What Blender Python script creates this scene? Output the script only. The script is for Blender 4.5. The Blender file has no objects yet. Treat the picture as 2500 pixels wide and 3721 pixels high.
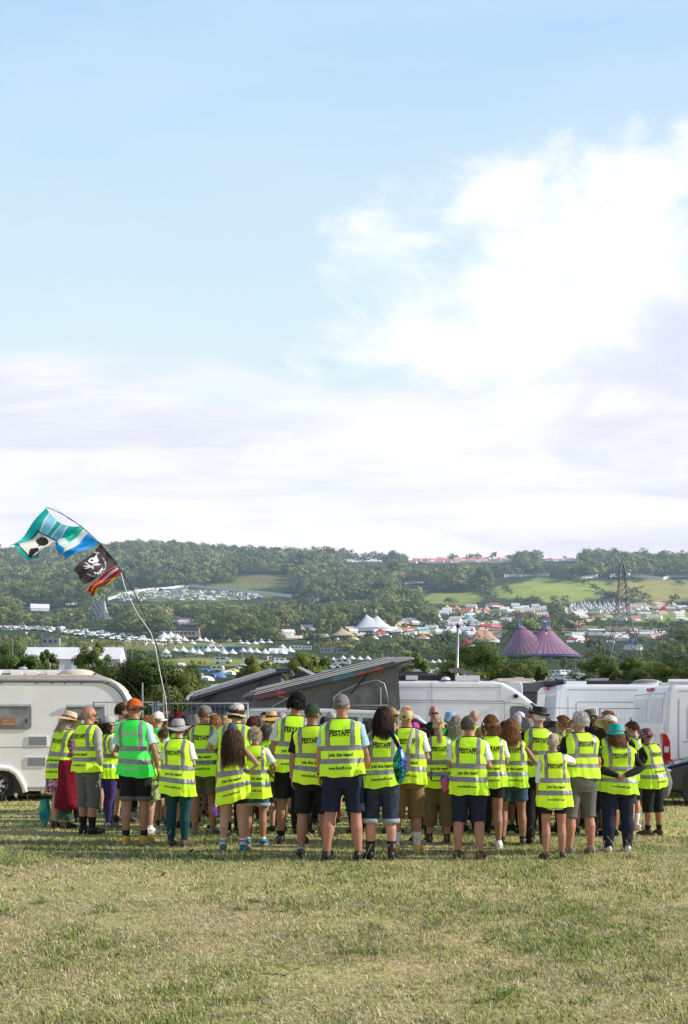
import bpy, bmesh, math, random
import numpy as np
from mathutils import Vector, Matrix, Euler
R = math.radians
random.seed(7)
rng = np.random.default_rng(7)
SC = bpy.context.scene
COL = SC.collection
F, HZ, EYE = 4000.0, 2640.0, 1.5          # focal length and horizon of the photograph in its pixels, eye height

def P(px, py, d):
    return ((px - 1250) / F * d, d, EYE + (HZ - py) / F * d)

# ---------------------------------------------------------------- mesh helpers
class MB:
    def __init__(s):
        s.v = []; s.f = []; s.m = []; s.n = 0; s.mi = 0
    def add(s, verts, faces):
        b = s.n
        s.v.extend([tuple(map(float, p)) for p in verts]); s.n = len(s.v)
        for f in faces:
            s.f.append([i + b for i in f]); s.m.append(s.mi)
        return s
    def box(s, c, h, rz=0.0, rot=None):
        v = [(-1,-1,-1),(1,-1,-1),(1,1,-1),(-1,1,-1),(-1,-1,1),(1,-1,1),(1,1,1),(-1,1,1)]
        M = rot if rot is not None else Matrix.Rotation(rz, 3, 'Z')
        vv = [Vector(c) + M @ Vector((a*h[0], b*h[1], d*h[2])) for a, b, d in v]
        return s.add(vv, [(0,3,2,1),(4,5,6,7),(0,1,5,4),(1,2,6,5),(2,3,7,6),(3,0,4,7)])
    def loft(s, rings, closed=True, cap0=True, cap1=True):
        n = len(rings[0]); b = s.n; F_ = []
        for k in range(len(rings) - 1):
            for i in range(n if closed else n - 1):
                j = (i + 1) % n
                F_.append((k*n+i, k*n+j, (k+1)*n+j, (k+1)*n+i))
        if cap0: F_.append(tuple(range(n - 1, -1, -1)))
        if cap1: F_.append(tuple((len(rings)-1)*n + i for i in range(n)))
        return s.add([p for r in rings for p in r], F_)
    def tube(s, pts, radii, n=8, flat=None, cap=True):
        pts = [Vector(p) for p in pts]
        if not hasattr(radii, '__len__'): radii = [radii] * len(pts)
        t0 = (pts[1] - pts[0]).normalized()
        up = Vector((0, 0, 1)) if abs(t0.z) < .9 else Vector((0, 1, 0))
        if flat is not None: up = Vector(flat)
        rings = []
        for k, p in enumerate(pts):
            t = (pts[min(k+1, len(pts)-1)] - pts[max(k-1, 0)])
            t = t.normalized() if t.length > 1e-9 else t0
            a = t.cross(up)
            a = a.normalized() if a.length > 1e-6 else t.cross(Vector((1, 0, 0))).normalized()
            b2 = a.cross(t).normalized(); 
            r = radii[k]
            ra, rb = (r, r) if not hasattr(r, '__len__') else r
            rings.append([p + a * (ra * math.cos(2*math.pi*i/n)) + b2 * (rb * math.sin(2*math.pi*i/n)) for i in range(n)])
        return s.loft(rings, True, cap, cap)
    def ball(s, c, r, nu=12, nv=8, rot=None):
        r = (r, r, r) if not hasattr(r, '__len__') else r
        c = Vector(c); v = []; f = []
        for j in range(1, nv):
            a = math.pi * j / nv
            for i in range(nu):
                b = 2*math.pi*i/nu
                q = Vector((r[0]*math.sin(a)*math.cos(b), r[1]*math.sin(a)*math.sin(b), r[2]*math.cos(a)))
                v.append(c + (rot @ q if rot is not None else q))
        q = Vector((0, 0, r[2])); q = rot @ q if rot is not None else q
        v.append(c + q); v.append(c - q); T = len(v) - 2
        for j in range(nv - 2):
            for i in range(nu):
                k = (i + 1) % nu
                f.append((j*nu+i, (j+1)*nu+i, (j+1)*nu+k, j*nu+k))
        for i in range(nu):
            k = (i + 1) % nu
            f.append((T, i, k)); f.append((T + 1, (nv-2)*nu+k, (nv-2)*nu+i))
        return s.add(v, f)
    def lathe(s, prof, n=24, c=(0, 0, 0), sx=1.0, sy=1.0, wob=None):
        rings = []
        for r, z in prof:
            ring = []
            for i in range(n):
                a = 2*math.pi*i/n
                dz = wob(a, r, z) if wob else 0.0
                ring.append((c[0] + sx*r*math.cos(a), c[1] + sy*r*math.sin(a), c[2] + z + dz))
            rings.append(ring)
        return s.loft(rings, True, False, False)
    def prism(s, poly, y0, y1):
        n = len(poly)
        v = [(x, y0, z) for x, z in poly] + [(x, y1, z) for x, z in poly]
        f = [tuple(range(n)), tuple(range(2*n-1, n-1, -1))] + [((i+1) % n, i, n+i, n+(i+1) % n) for i in range(n)]
        return s.add(v, f)
    def map(s, fn, start=0):
        s.v[start:] = [tuple(fn(Vector(p))) for p in s.v[start:]]
        return s
    def mesh(s, name, mats=(), smooth=False):
        me = bpy.data.meshes.new(name)
        me.from_pydata(s.v, [], s.f)
        for m in (mats if isinstance(mats, (list, tuple)) else [mats]): me.materials.append(m)
        if any(s.m): me.polygons.foreach_set('material_index', s.m)
        if smooth: me.polygons.foreach_set('use_smooth', [True] * len(me.polygons))
        me.update()
        return me
    def obj(s, name, mats=(), parent=None, smooth=False, **tags):
        return link(name, s.mesh(name, mats, smooth), parent, **tags)

def link(name, me, parent=None, **tags):
    o = bpy.data.objects.new(name, me); COL.objects.link(o)
    if parent is not None: o.parent = parent
    return tag(o, **tags)
def tag(o, label=None, cat=None, group=None, kind=None):
    if label: o['label'] = label
    if cat: o['category'] = cat
    if group: o['group'] = group
    if kind: o['kind'] = kind
    return o
def empty(name, loc, rz=0.0, **tags):
    o = bpy.data.objects.new(name, None); COL.objects.link(o)
    o.empty_display_size = .1
    o.location = loc; o.rotation_euler = (0, 0, rz)
    return tag(o, **tags)
def bevel(o, w=.01, seg=2, angle=40):
    m = o.modifiers.new('bevel', 'BEVEL'); m.width = w; m.segments = seg; m.limit_method = 'ANGLE'; m.angle_limit = R(angle)
    return o
def np_mesh(name, V, Fq, mats, attrs=None, smooth=False):
    """V n x 3, Fq m x k (all faces with k corners)"""
    me = bpy.data.meshes.new(name); n, k = Fq.shape
    me.vertices.add(len(V)); me.vertices.foreach_set('co', np.ascontiguousarray(V, dtype=np.float32).ravel())
    me.loops.add(n*k); me.loops.foreach_set('vertex_index', np.ascontiguousarray(Fq, dtype=np.int32).ravel())
    me.polygons.add(n); me.polygons.foreach_set('loop_start', np.arange(0, n*k, k, dtype=np.int32))
    try: me.polygons.foreach_set('loop_total', np.full(n, k, dtype=np.int32))
    except Exception: pass
    for a, (dom, typ, data) in (attrs or {}).items():
        at = me.attributes.new(a, typ, dom)
        at.data.foreach_set('color' if 'COLOR' in typ else ('vector' if 'VECTOR' in typ else 'value'), np.ascontiguousarray(data, dtype=np.float32).ravel())
    if smooth: me.polygons.foreach_set('use_smooth', np.ones(n, dtype=bool))
    for m in (mats if isinstance(mats, (list, tuple)) else [mats]): me.materials.append(m)
    me.update(calc_edges=True); me.validate()
    return me

# ---------------------------------------------------------------- materials
class NT:
    def __init__(s, name):
        s.m = bpy.data.materials.new(name); s.m.use_nodes = True
        s.t = s.m.node_tree; s.t.nodes.clear()
        s.out = s.t.nodes.new('ShaderNodeOutputMaterial')
    def n(s, typ, ins=None, **kw):
        return node(s.t, typ, ins, **kw)
def node(t, typ, ins=None, **kw):
    nd = t.nodes.new('ShaderNode' + typ)
    for k, v in kw.items(): setattr(nd, k, v)
    for k, v in (ins or {}).items():
        sock = nd.inputs[k]
        if isinstance(v, bpy.types.NodeSocket): t.links.new(v, sock)
        else:
            if hasattr(sock, 'default_value') and hasattr(sock.default_value, '__len__') and hasattr(v, '__len__') and len(sock.default_value) == 4 and len(v) == 3: v = (*v, 1)
            sock.default_value = v
    return nd
def math_(t, op, a, b=None, c=None, clamp=False):
    ins = {0: a}
    if b is not None: ins[1] = b
    if c is not None: ins[2] = c
    return node(t, 'Math', ins, operation=op, use_clamp=clamp).outputs[0]
def mixc(t, f, a, b, blend='MIX'):
    nd = t.nodes.new('ShaderNodeMix'); nd.data_type = 'RGBA'; nd.blend_type = blend
    for i, v in ((0, f), (6, a), (7, b)):
        if isinstance(v, bpy.types.NodeSocket): t.links.new(v, nd.inputs[i])
        else: nd.inputs[i].default_value = (*v, 1) if hasattr(v, '__len__') and len(v) == 3 else v
    return nd.outputs[2]
def ramp(t, f, stops, interp='LINEAR'):
    nd = node(t, 'ValToRGB', {0: f}); cr = nd.color_ramp; cr.interpolation = interp
    while len(cr.elements) < len(stops): cr.elements.new(.5)
    for e, (p, c) in zip(cr.elements, stops):
        e.position = p; e.color = (*c, 1) if len(c) == 3 else c
    return nd.outputs[0]
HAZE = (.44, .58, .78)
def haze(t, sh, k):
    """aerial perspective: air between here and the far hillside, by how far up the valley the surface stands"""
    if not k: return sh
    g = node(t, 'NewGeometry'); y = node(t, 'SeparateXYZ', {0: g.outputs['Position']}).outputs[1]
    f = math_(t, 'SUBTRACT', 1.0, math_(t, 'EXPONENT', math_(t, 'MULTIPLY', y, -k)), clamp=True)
    return node(t, 'MixShader', {0: f, 1: sh, 2: node(t, 'Emission', {'Color': HAZE, 'Strength': 1.0}).outputs[0]}).outputs[0]  # haze colour glows from the surface itself, no air is modelled
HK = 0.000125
MATS = {}
def mat(name, col, rough=.6, metal=0.0, var=.12, scale=8.0, bump=0.0, bscale=None, transl=0.0, hz=0.0, spec=.5, coord='Object', coat=0.0, alpha=None):
    if name in MATS: return MATS[name]
    w = NT(name); t = w.t
    tc = w.n('TexCoord').outputs[coord]
    nz = w.n('TexNoise', {'Vector': tc, 'Scale': scale, 'Detail': 5.0, 'Roughness': .6}).outputs['Fac']
    lo = tuple(c * (1 - var) for c in col); hi = tuple(min(c * (1 + var), 1.6) for c in col)
    c = ramp(t, nz, [(.3, lo), (.7, hi)])
    ins = {'Base Color': c, 'Roughness': rough, 'Metallic': metal, 'Specular IOR Level': spec, 'Coat Weight': coat}
    if bump:
        b = w.n('TexNoise', {'Vector': tc, 'Scale': bscale or scale * 4, 'Detail': 4.0}).outputs['Fac']
        ins['Normal'] = w.n('Bump', {'Height': b, 'Strength': bump, 'Distance': .02}).outputs[0]
    sh = w.n('BsdfPrincipled', ins).outputs[0]
    if transl:
        sh = w.n('MixShader', {0: transl, 1: sh, 2: w.n('BsdfTranslucent', {'Color': c}).outputs[0]}).outputs[0]
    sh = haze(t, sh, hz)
    t.links.new(sh, w.out.inputs[0])
    MATS[name] = w.m
    return w.m

# ---------------------------------------------------------------- camera, sun and sky
cam = bpy.data.cameras.new('camera'); camo = bpy.data.objects.new('camera', cam); COL.objects.link(camo)
camo.location = (0, 0, EYE); camo.rotation_euler = (R(90), 0, 0)
cam.sensor_fit = 'VERTICAL'; cam.sensor_height = 36; cam.lens = 36 * F / 3721
cam.shift_y = (HZ - 1860.5) / 3721
cam.clip_start = .1; cam.clip_end = 20000
SC.camera = camo
SC.view_settings.view_transform = 'Standard'; SC.view_settings.look = 'None'; SC.view_settings.exposure = 0
SUN_EL, SUN_AZ = R(29), R(94)            # azimuth clockwise from +Y (straight ahead)
sd = Vector((math.sin(SUN_AZ)*math.cos(SUN_EL), math.cos(SUN_AZ)*math.cos(SUN_EL), math.sin(SUN_EL)))
sun = bpy.data.lights.new('sun', 'SUN'); sun.energy = 5.0; sun.angle = R(.5); sun.color = (1, .95, .85)
suno = bpy.data.objects.new('sun', sun); COL.objects.link(suno); suno.location = sd * 100
suno.rotation_euler = sd.to_track_quat('Z', 'Y').to_euler()

W = bpy.data.worlds.new('World'); SC.world = W; W.use_nodes = True
t = W.node_tree; t.nodes.clear()
sky = node(t, 'TexSky', sky_type='NISHITA'); sky.sun_disc = False; sky.sun_elevation = SUN_EL; sky.sun_rotation = SUN_AZ
sky.air_density = 1.0; sky.dust_density = 1.2; sky.ozone_density = 2.0; sky.altitude = 100
dirv = node(t, 'TexCoord').outputs['Generated']
sx, sy, sz = node(t, 'SeparateXYZ', {0: dirv}).outputs
# cloud map: coordinates on a plane one unit ahead (x right, z up), like a real cloud deck seen ahead
ysafe = math_(t, 'MAXIMUM', math_(t, 'ABSOLUTE', sy), .05)
cx = math_(t, 'DIVIDE', sx, ysafe); cz = math_(t, 'DIVIDE', sz, ysafe)
def uvw(kx, kz, off):
    return node(t, 'CombineXYZ', {0: math_(t, 'MULTIPLY', cx, kx), 1: math_(t, 'MULTIPLY', cz, kz), 2: off}).outputs[0]
def nz(v, sc, det=6.0, rough=.55, dist=0.0):
    return node(t, 'TexNoise', {'Vector': v, 'Scale': sc, 'Detail': det, 'Roughness': rough, 'Distortion': dist}).outputs['Fac']
def sm(v, a, b):
    nd = node(t, 'MapRange', {0: v, 1: a, 2: b, 3: 0.0, 4: 1.0}); nd.interpolation_type = 'SMOOTHSTEP'; return nd.outputs[0]
def ell(px, py, rx, ry, rot=0.0):
    """1 inside .. 0 at the edge of an ellipse given in the photograph's pixels"""
    X, Z = (px - 1250) / F, (HZ - py) / F
    ux = math_(t, 'SUBTRACT', cx, X); uz = math_(t, 'SUBTRACT', cz, Z)
    c_, s_ = math.cos(rot), math.sin(rot)
    a = math_(t, 'ADD', math_(t, 'MULTIPLY', ux, c_ * F / rx), math_(t, 'MULTIPLY', uz, s_ * F / rx))
    b = math_(t, 'ADD', math_(t, 'MULTIPLY', ux, -s_ * F / ry), math_(t, 'MULTIPLY', uz, c_ * F / ry))
    return math_(t, 'SUBTRACT', 1.0, math_(t, 'SQRT', math_(t, 'ADD', math_(t, 'MULTIPLY', a, a), math_(t, 'MULTIPLY', b, b))))
def mx(*a):
    r = a[0]
    for b in a[1:]: r = math_(t, 'MAXIMUM', r, b)
    return r
# white cumulus bank on the right
bank = mx(ell(2200, 1080, 880, 430, .1), ell(1980, 900, 620, 330, .35), ell(2350, 620, 420, 170, .3), ell(1850, 690, 330, 110, .5), ell(1500, 870, 330, 85, -.12), ell(1750, 1250, 470, 190, .1), ell(2500, 1300, 700, 420))
cn = nz(uvw(1.0, 1.35, 3.1), 9.5, 7.0, .6, .35)
cumd = math_(t, 'ADD', math_(t, 'MULTIPLY', bank, .95), math_(t, 'MULTIPLY', math_(t, 'SUBTRACT', cn, .5), 3.3))
cum = math_(t, 'MULTIPLY', sm(cumd, -.22, 1.0), .93)
# low layered bank along the bottom of the sky
band = mx(ell(300, 1560, 1300, 290, -.08), ell(1500, 1660, 1700, 250, 0.02), ell(2300, 1560, 1100, 360, .05), ell(1250, 1950, 4000, 330))
ln = nz(uvw(.55, 2.3, 7.7), 8.0, 7.0, .58, .5)
layd = math_(t, 'ADD', math_(t, 'MULTIPLY', band, 1.0), math_(t, 'MULTIPLY', math_(t, 'SUBTRACT', ln, .5), 1.7))
lay = sm(layd, -.1, .6)
# thin high veil everywhere, strongest low down
veil = math_(t, 'MULTIPLY', sm(nz(uvw(.6, 1.6, 1.3), 4.0, 5.0, .6, .4), .35, .8), .22)
shade = sm(math_(t, 'ADD', mx(ell(2260, 1420, 560, 230, .3), ell(2500, 1250, 330, 300)), math_(t, 'MULTIPLY', math_(t, 'SUBTRACT', nz(uvw(1, 1.6, 5.5), 9.0), .5), 1.5)), .0, .75)
lsh = sm(nz(uvw(.5, 3.2, 2.2), 7.0, 6.0, .6, .4), .38, .68)
BG = .1
def lum(*c): return tuple(v / BG for v in c)
skyc = mixc(t, 1.0, sky.outputs[0], (1.0, 1.0, 1.0), 'MULTIPLY')
# pale bright haze that thickens to the horizon
hzn = sm(cz, .62, .02)
SKYGAIN = node(t, 'Mix', data_type='RGBA', blend_type='MULTIPLY')
t.links.new(sky.outputs[0], SKYGAIN.inputs[6]); SKYGAIN.inputs[0].default_value = 1; SKYGAIN.inputs[7].default_value = (1.3, 1.3, 1.3, 1)
blue = ramp(t, math_(t, 'MULTIPLY', cz, 1.0), [(.12, lum(.90, .95, 1.0)), (.24, lum(.86, .97, 1.01)), (.40, lum(.73, .93, 1.02)), (.64, lum(.53, .78, 1.04))])
base = mixc(t, .9, SKYGAIN.outputs[2], blue)
c1 = mixc(t, veil, base, lum(.93, .96, 1.02))
lcol = mixc(t, lsh, lum(1.03, 1.03, 1.06), lum(.80, .83, .97))
c2 = mixc(t, math_(t, 'MULTIPLY', lay, .9), c1, lcol)
ccol = mixc(t, math_(t, 'MULTIPLY', shade, .9), lum(1.12, 1.12, 1.13), lum(.77, .79, .96))
c3 = mixc(t, cum, c2, ccol)
# the rest of the dome: a deep blue zenith, and unseen bright cloud low behind the camera, added as fill light
zen = mixc(t, sm(sz, .0, .75), mixc(t, sm(nz(dirv, 2.2, 6.0, .6), .40, .62), lum(.80, .88, 1.02), lum(1.22, 1.22, 1.24)), lum(.08, .15, .34))
c3 = mixc(t, math_(t, 'MAXIMUM', sm(sy, .30, -.02), sm(cz, .68, .95)), c3, zen)
up = sm(sz, -.02, .0)
c4 = mixc(t, up, lum(.25, .28, .2), c3)
bg = node(t, 'Background', {'Color': c4, 'Strength': BG})
t.links.new(bg.outputs[0], node(t, 'OutputWorld').inputs[0])
SC.cycles.max_bounces = 6; SC.cycles.diffuse_bounces = 3; SC.cycles.transparent_max_bounces = 8
SC.cycles.use_denoising = True
# ================================================================ LAND
def hash2(i, j, s):
    n = (i * 374761393 + j * 668265263 + s * 974711) & 0x7fffffff
    n = ((n ^ (n >> 13)) * 1274126177) & 0x7fffffff
    return ((n ^ (n >> 16)) & 0xffff) / 65535.0
def vn(x, y, s=0):
    x = np.asarray(x, dtype=float); y = np.asarray(y, dtype=float)
    i = np.floor(x).astype(np.int64); j = np.floor(y).astype(np.int64)
    u = x - i; v = y - j; u = u*u*(3-2*u); v = v*v*(3-2*v)
    return (hash2(i, j, s)*(1-u) + hash2(i+1, j, s)*u)*(1-v) + (hash2(i, j+1, s)*(1-u) + hash2(i+1, j+1, s)*u)*v
def fbm(x, y, s=0, o=4):
    r = 0; a = .5; t_ = 0
    for k in range(o):
        r = r + a * vn(np.asarray(x) * 2**k, np.asarray(y) * 2**k, s + k); t_ += a; a *= .5
    return r / t_

ZD = [0, 34, 60, 100, 220, 400, 600, 850, 1150, 1500, 1900, 2400]
ZZ = [0, 0, .3, 3.5, 10.3, 25.5, 46.5, 78, 122, 185, 267, 372]
CX = [-900, 0, 300, 520, 750, 900, 1250, 1700, 2100, 2500, 3400]
CY = [2030, 2022, 2015, 1990, 2018, 2032, 2030, 2038, 2042, 2052, 2060]
def terrain(x, d):
    x = np.asarray(x, dtype=float); d = np.asarray(d, dtype=float)
    z = np.interp(d, ZD, ZZ)
    X = 1250 + F * x / np.maximum(d, 1.0)
    zc = EYE + (HZ - np.interp(X, CX, CY)) / F * 2400
    g = np.clip((z - 122) / 250, 0, 1)
    hill = 122 + (zc - 122) * g
    z = np.where(d > 1150, hill, z)
    z = np.where(d > 2400, hill - (d - 2400) * .05, z)
    z = z + np.where(d > 1150, (fbm(x/260, d/260, 5) - .5) * 26 * np.clip((d-1150)/500, 0, 1), 0)
    z = z + np.where(d > 55, (fbm(x/60, d/60, 9) - .5) * 2.4 * np.clip((d-55)/120, 0, 1), 0)
    return z
def tz(x, d): return float(terrain(x, d))
def px_of(x, d, z): return 1250 + F * x / d, HZ - (z - EYE) / d * F
DT = np.concatenate([np.arange(36, 100, 2.0), np.arange(100, 2420, 6.0)])
def ground_at(px, py):
    """the point of the ground seen at a pixel of the photograph: (x, d, z)"""
    xs = (px - 1250) / F * DT
    Y = HZ - (terrain(xs, DT) - EYE) / DT * F
    k = int(np.argmin(np.where(DT < 2401, np.abs(Y - py), 1e9)))
    d = DT[k]; x = (px - 1250) / F * d
    return x, d, tz(x, d)

# open fields on the slopes (centre, radii in the photograph's pixels of the ground seen there), colour
FIELDS = [(2020, 2148, 225, 46, (.36, .44, .11)), (2420, 2145, 230, 46, (.40, .38, .14)), (1640, 2175, 130, 24, (.30, .36, .10)), (2420, 2240, 260, 22, (.28, .37, .10)),
          (960, 2110, 120, 22, (.22, .22, .09)), (900, 2130, 150, 12, (.20, .24, .09)), (20, 2150, 60, 10, (.33, .30, .13)), (690, 2164, 300, 24, (.16, .22, .07)),
          (1480, 2290, 90, 14, (.25, .33, .09)), (760, 2405, 260, 16, (.27, .32, .11)), (550, 2345, 330, 15, (.25, .27, .11)), (1990, 2285, 420, 14, (.26, .24, .14)),
          (2000, 2222, 500, 10, (.26, .24, .16)), (600, 2345, 420, 22, (.18, .22, .07)), (1600, 2038, 320, 8, (.3, .25, .2))]
def field_at(X, Y):
    best = np.zeros(np.shape(X)); col = np.zeros(np.shape(X) + (3,))
    wob = (fbm(X/70, Y/22, 31) - .5) * .55
    for cx_, cy_, rx, ry, c in FIELDS:
        v = 1 - np.sqrt(((X-cx_)/rx)**2 + ((Y-cy_)/ry)**2) + wob
        m = np.clip(v / .12, 0, 1)
        col = np.where((m > best)[..., None], np.array(c), col); best = np.maximum(best, m)
    return best, col

def build_ground():
    ds = np.concatenate([np.arange(-12, 40, 1.0), np.geomspace(40, 2600, 330), np.geomspace(2700, 14000, 14)])
    us = np.linspace(-1, 1, 261); us = np.sign(us) * np.abs(us)**1.15
    half = np.maximum(40, np.abs(ds) * .62)
    D = np.repeat(ds[:, None], len(us), 1); X_ = us[None, :] * half[:, None]
    Z = terrain(X_, np.maximum(D, 0))
    Z = Z + np.where(D < 36, (fbm(X_/1.7, D/1.7, 3) - .5) * .05, 0)
    px_, py_ = px_of(X_, np.maximum(D, 5), Z)
    fm, fc = field_at(px_, py_)
    wood = np.stack([np.full(D.shape, .045), np.full(D.shape, .075), np.full(D.shape, .03)], -1)
    n = fbm(X_/25, D/25, 14)[..., None]
    c = wood * (1 - fm[..., None]) + fc * (.75 + .5*n) * fm[..., None]
    near = np.clip((60 - D) / 20, 0, 1)[..., None]
    n2 = np.clip((fbm(X_/.8, D/.8, 21)[..., None] - .5)*2.4 + .5, 0, 1)
    gcol = np.array([.68, .55, .29]) * (1-n2) + np.array([.42, .46, .16]) * n2
    c = c * (1 - near) + gcol * near
    c4_ = np.concatenate([c, np.ones(c.shape[:2] + (1,))], -1).reshape(-1, 4)
    m, k = D.shape
    idx = np.arange(m*k).reshape(m, k)
    Fq = np.stack([idx[:-1, :-1], idx[:-1, 1:], idx[1:, 1:], idx[1:, :-1]], -1).reshape(-1, 4)
    w = NT('ground'); t = w.t
    at = w.n('Attribute', attribute_name='tint').outputs['Color']
    g = w.n('NewGeometry').outputs['Position']
    z1 = w.n('TexNoise', {'Vector': g, 'Scale': 14.0, 'Detail': 8.0, 'Roughness': .7}).outputs['Fac']
    z2 = w.n('TexNoise', {'Vector': g, 'Scale': .09, 'Detail': 6.0, 'Roughness': .65}).outputs['Fac']
    c_ = mixc(t, 1.0, at, ramp(t, z1, [(.25, (.55, .55, .5)), (.75, (1.5, 1.45, 1.35))]), 'MULTIPLY')
    c_ = mixc(t, 1.0, c_, ramp(t, z2, [(.3, (.72, .78, .7)), (.7, (1.28, 1.2, 1.1))]), 'MULTIPLY')
    b = w.n('Bump', {'Height': z1, 'Strength': .6, 'Distance': .04}).outputs[0]
    sh = w.n('BsdfPrincipled', {'Base Color': c_, 'Roughness': .95, 'Specular IOR Level': .1, 'Normal': b}).outputs[0]
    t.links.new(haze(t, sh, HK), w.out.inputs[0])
    V = np.stack([X_, D, Z], -1).reshape(-1, 3)
    me = np_mesh('ground', V, Fq, w.m, {'tint': ('POINT', 'FLOAT_COLOR', c4_)}, True)
    link('ground', me, kind='structure', label='sloping grass field running down to the vans and across the valley to the wooded hill')
build_ground()

# ---------------------------------------------------------------- grass: far too many blades to count
def grass_mat():
    w = NT('grass'); t = w.t
    at = w.n('Attribute', attribute_name='tint').outputs['Color']
    nv = w.n('VectorMath', {0: w.n('NewGeometry').outputs['Normal'], 1: (0, 0, 1.5)}, operation='ADD').outputs[0]; nn = w.n('VectorMath', {0: nv}, operation='NORMALIZE').outputs[0]     # shading normals bent upward so blades catch light like flat ground
    b = w.n('BsdfPrincipled', {'Base Color': at, 'Roughness': .55, 'Specular IOR Level': .35, 'Normal': nn}).outputs[0]
    tr = w.n('BsdfTranslucent', {'Color': at}).outputs[0]
    t.links.new(w.n('MixShader', {0: .3, 1: b, 2: tr}).outputs[0], w.out.inputs[0])
    return w.m
def blades(N, d0, d1, wmul, hmul):
    u = rng.random(N); d = np.sqrt(d0*d0 + u*(d1*d1 - d0*d0))
    x = (rng.random(N)*2 - 1) * (d*.335 + .7)
    patch = fbm(x/.9, d/1.25, 41, 4); fine = fbm(x/.16, d/.2, 44, 3); big = fbm(x/3.1, d/3.3, 47, 3)
    lush_shade = np.clip((patch*.50 + fine*.45 + big*.30 - .625) * 3.2 + .31 + .30*np.clip((d - 10.6)/2.2, 0, 1) + rng.normal(0, .34, N), 0, 1)  # distance term: greener grass towards the crowd, partly its shade painted into the colour
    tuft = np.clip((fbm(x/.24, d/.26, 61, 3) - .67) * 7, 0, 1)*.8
    lush_shade = np.maximum(lush_shade, tuft)
    h = (.022 + .045*rng.random(N)**2.4 + .018*lush_shade + .055*tuft*rng.random(N)) * hmul
    w = (.0015 + .0013*rng.random(N) + .0009*lush_shade) * wmul
    a = rng.random(N) * 2*math.pi
    flat = np.where(lush_shade < .4, .45 + .55*rng.random(N), rng.random(N)*.7)      # dry thatch lies flatter
    lean = h * (.25 + 1.9*flat**1.2); hz_ = h * np.sqrt(np.clip(1 - .82*flat**1.3, .05, 1))
    wind = .35
    lx = np.cos(a)*lean - wind*h; ly = np.sin(a)*lean
    sa = a + math.pi/2 + rng.normal(0, .5, N)
    wx = np.cos(sa)*w; wy = np.sin(sa)*w
    z0 = terrain(x, d) + (fbm(x/1.7, d/1.7, 3) - .5)*.05 - .012
    def pt(f, fz, ww):
        return np.stack([x + lx*f + wx*ww, d + ly*f + wy*ww, z0 + hz_*fz + .010*(fz > 0)], -1)
    V = np.stack([pt(0, 0, -1), pt(0, 0, 1), pt(.38, .62, .85), pt(.38, .62, -.85), pt(1, 1, .12), pt(1, 1, -.12)], 1).reshape(-1, 3)
    b = np.arange(N)[:, None]*6
    Fq = np.stack([b + np.array([0, 1, 2, 3]), b + np.array([3, 2, 4, 5])], 1).reshape(-1, 4)
    straw = np.array([.82, .67, .40]); pale = np.array([.95, .86, .60]); green = np.array([.33, .405, .10]); dark = np.array([.15, .225, .055]); lime = np.array([.54, .58, .18]); brown = np.array([.50, .36, .19])
    r = rng.random(N)[:, None]; L = lush_shade[:, None]
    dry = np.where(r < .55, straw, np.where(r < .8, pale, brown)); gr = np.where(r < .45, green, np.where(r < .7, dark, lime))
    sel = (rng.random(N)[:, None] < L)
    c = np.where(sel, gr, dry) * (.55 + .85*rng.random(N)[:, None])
    c = np.concatenate([c, np.ones((N, 1))], 1)
    return V, Fq, np.repeat(c, 6, 0)
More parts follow.
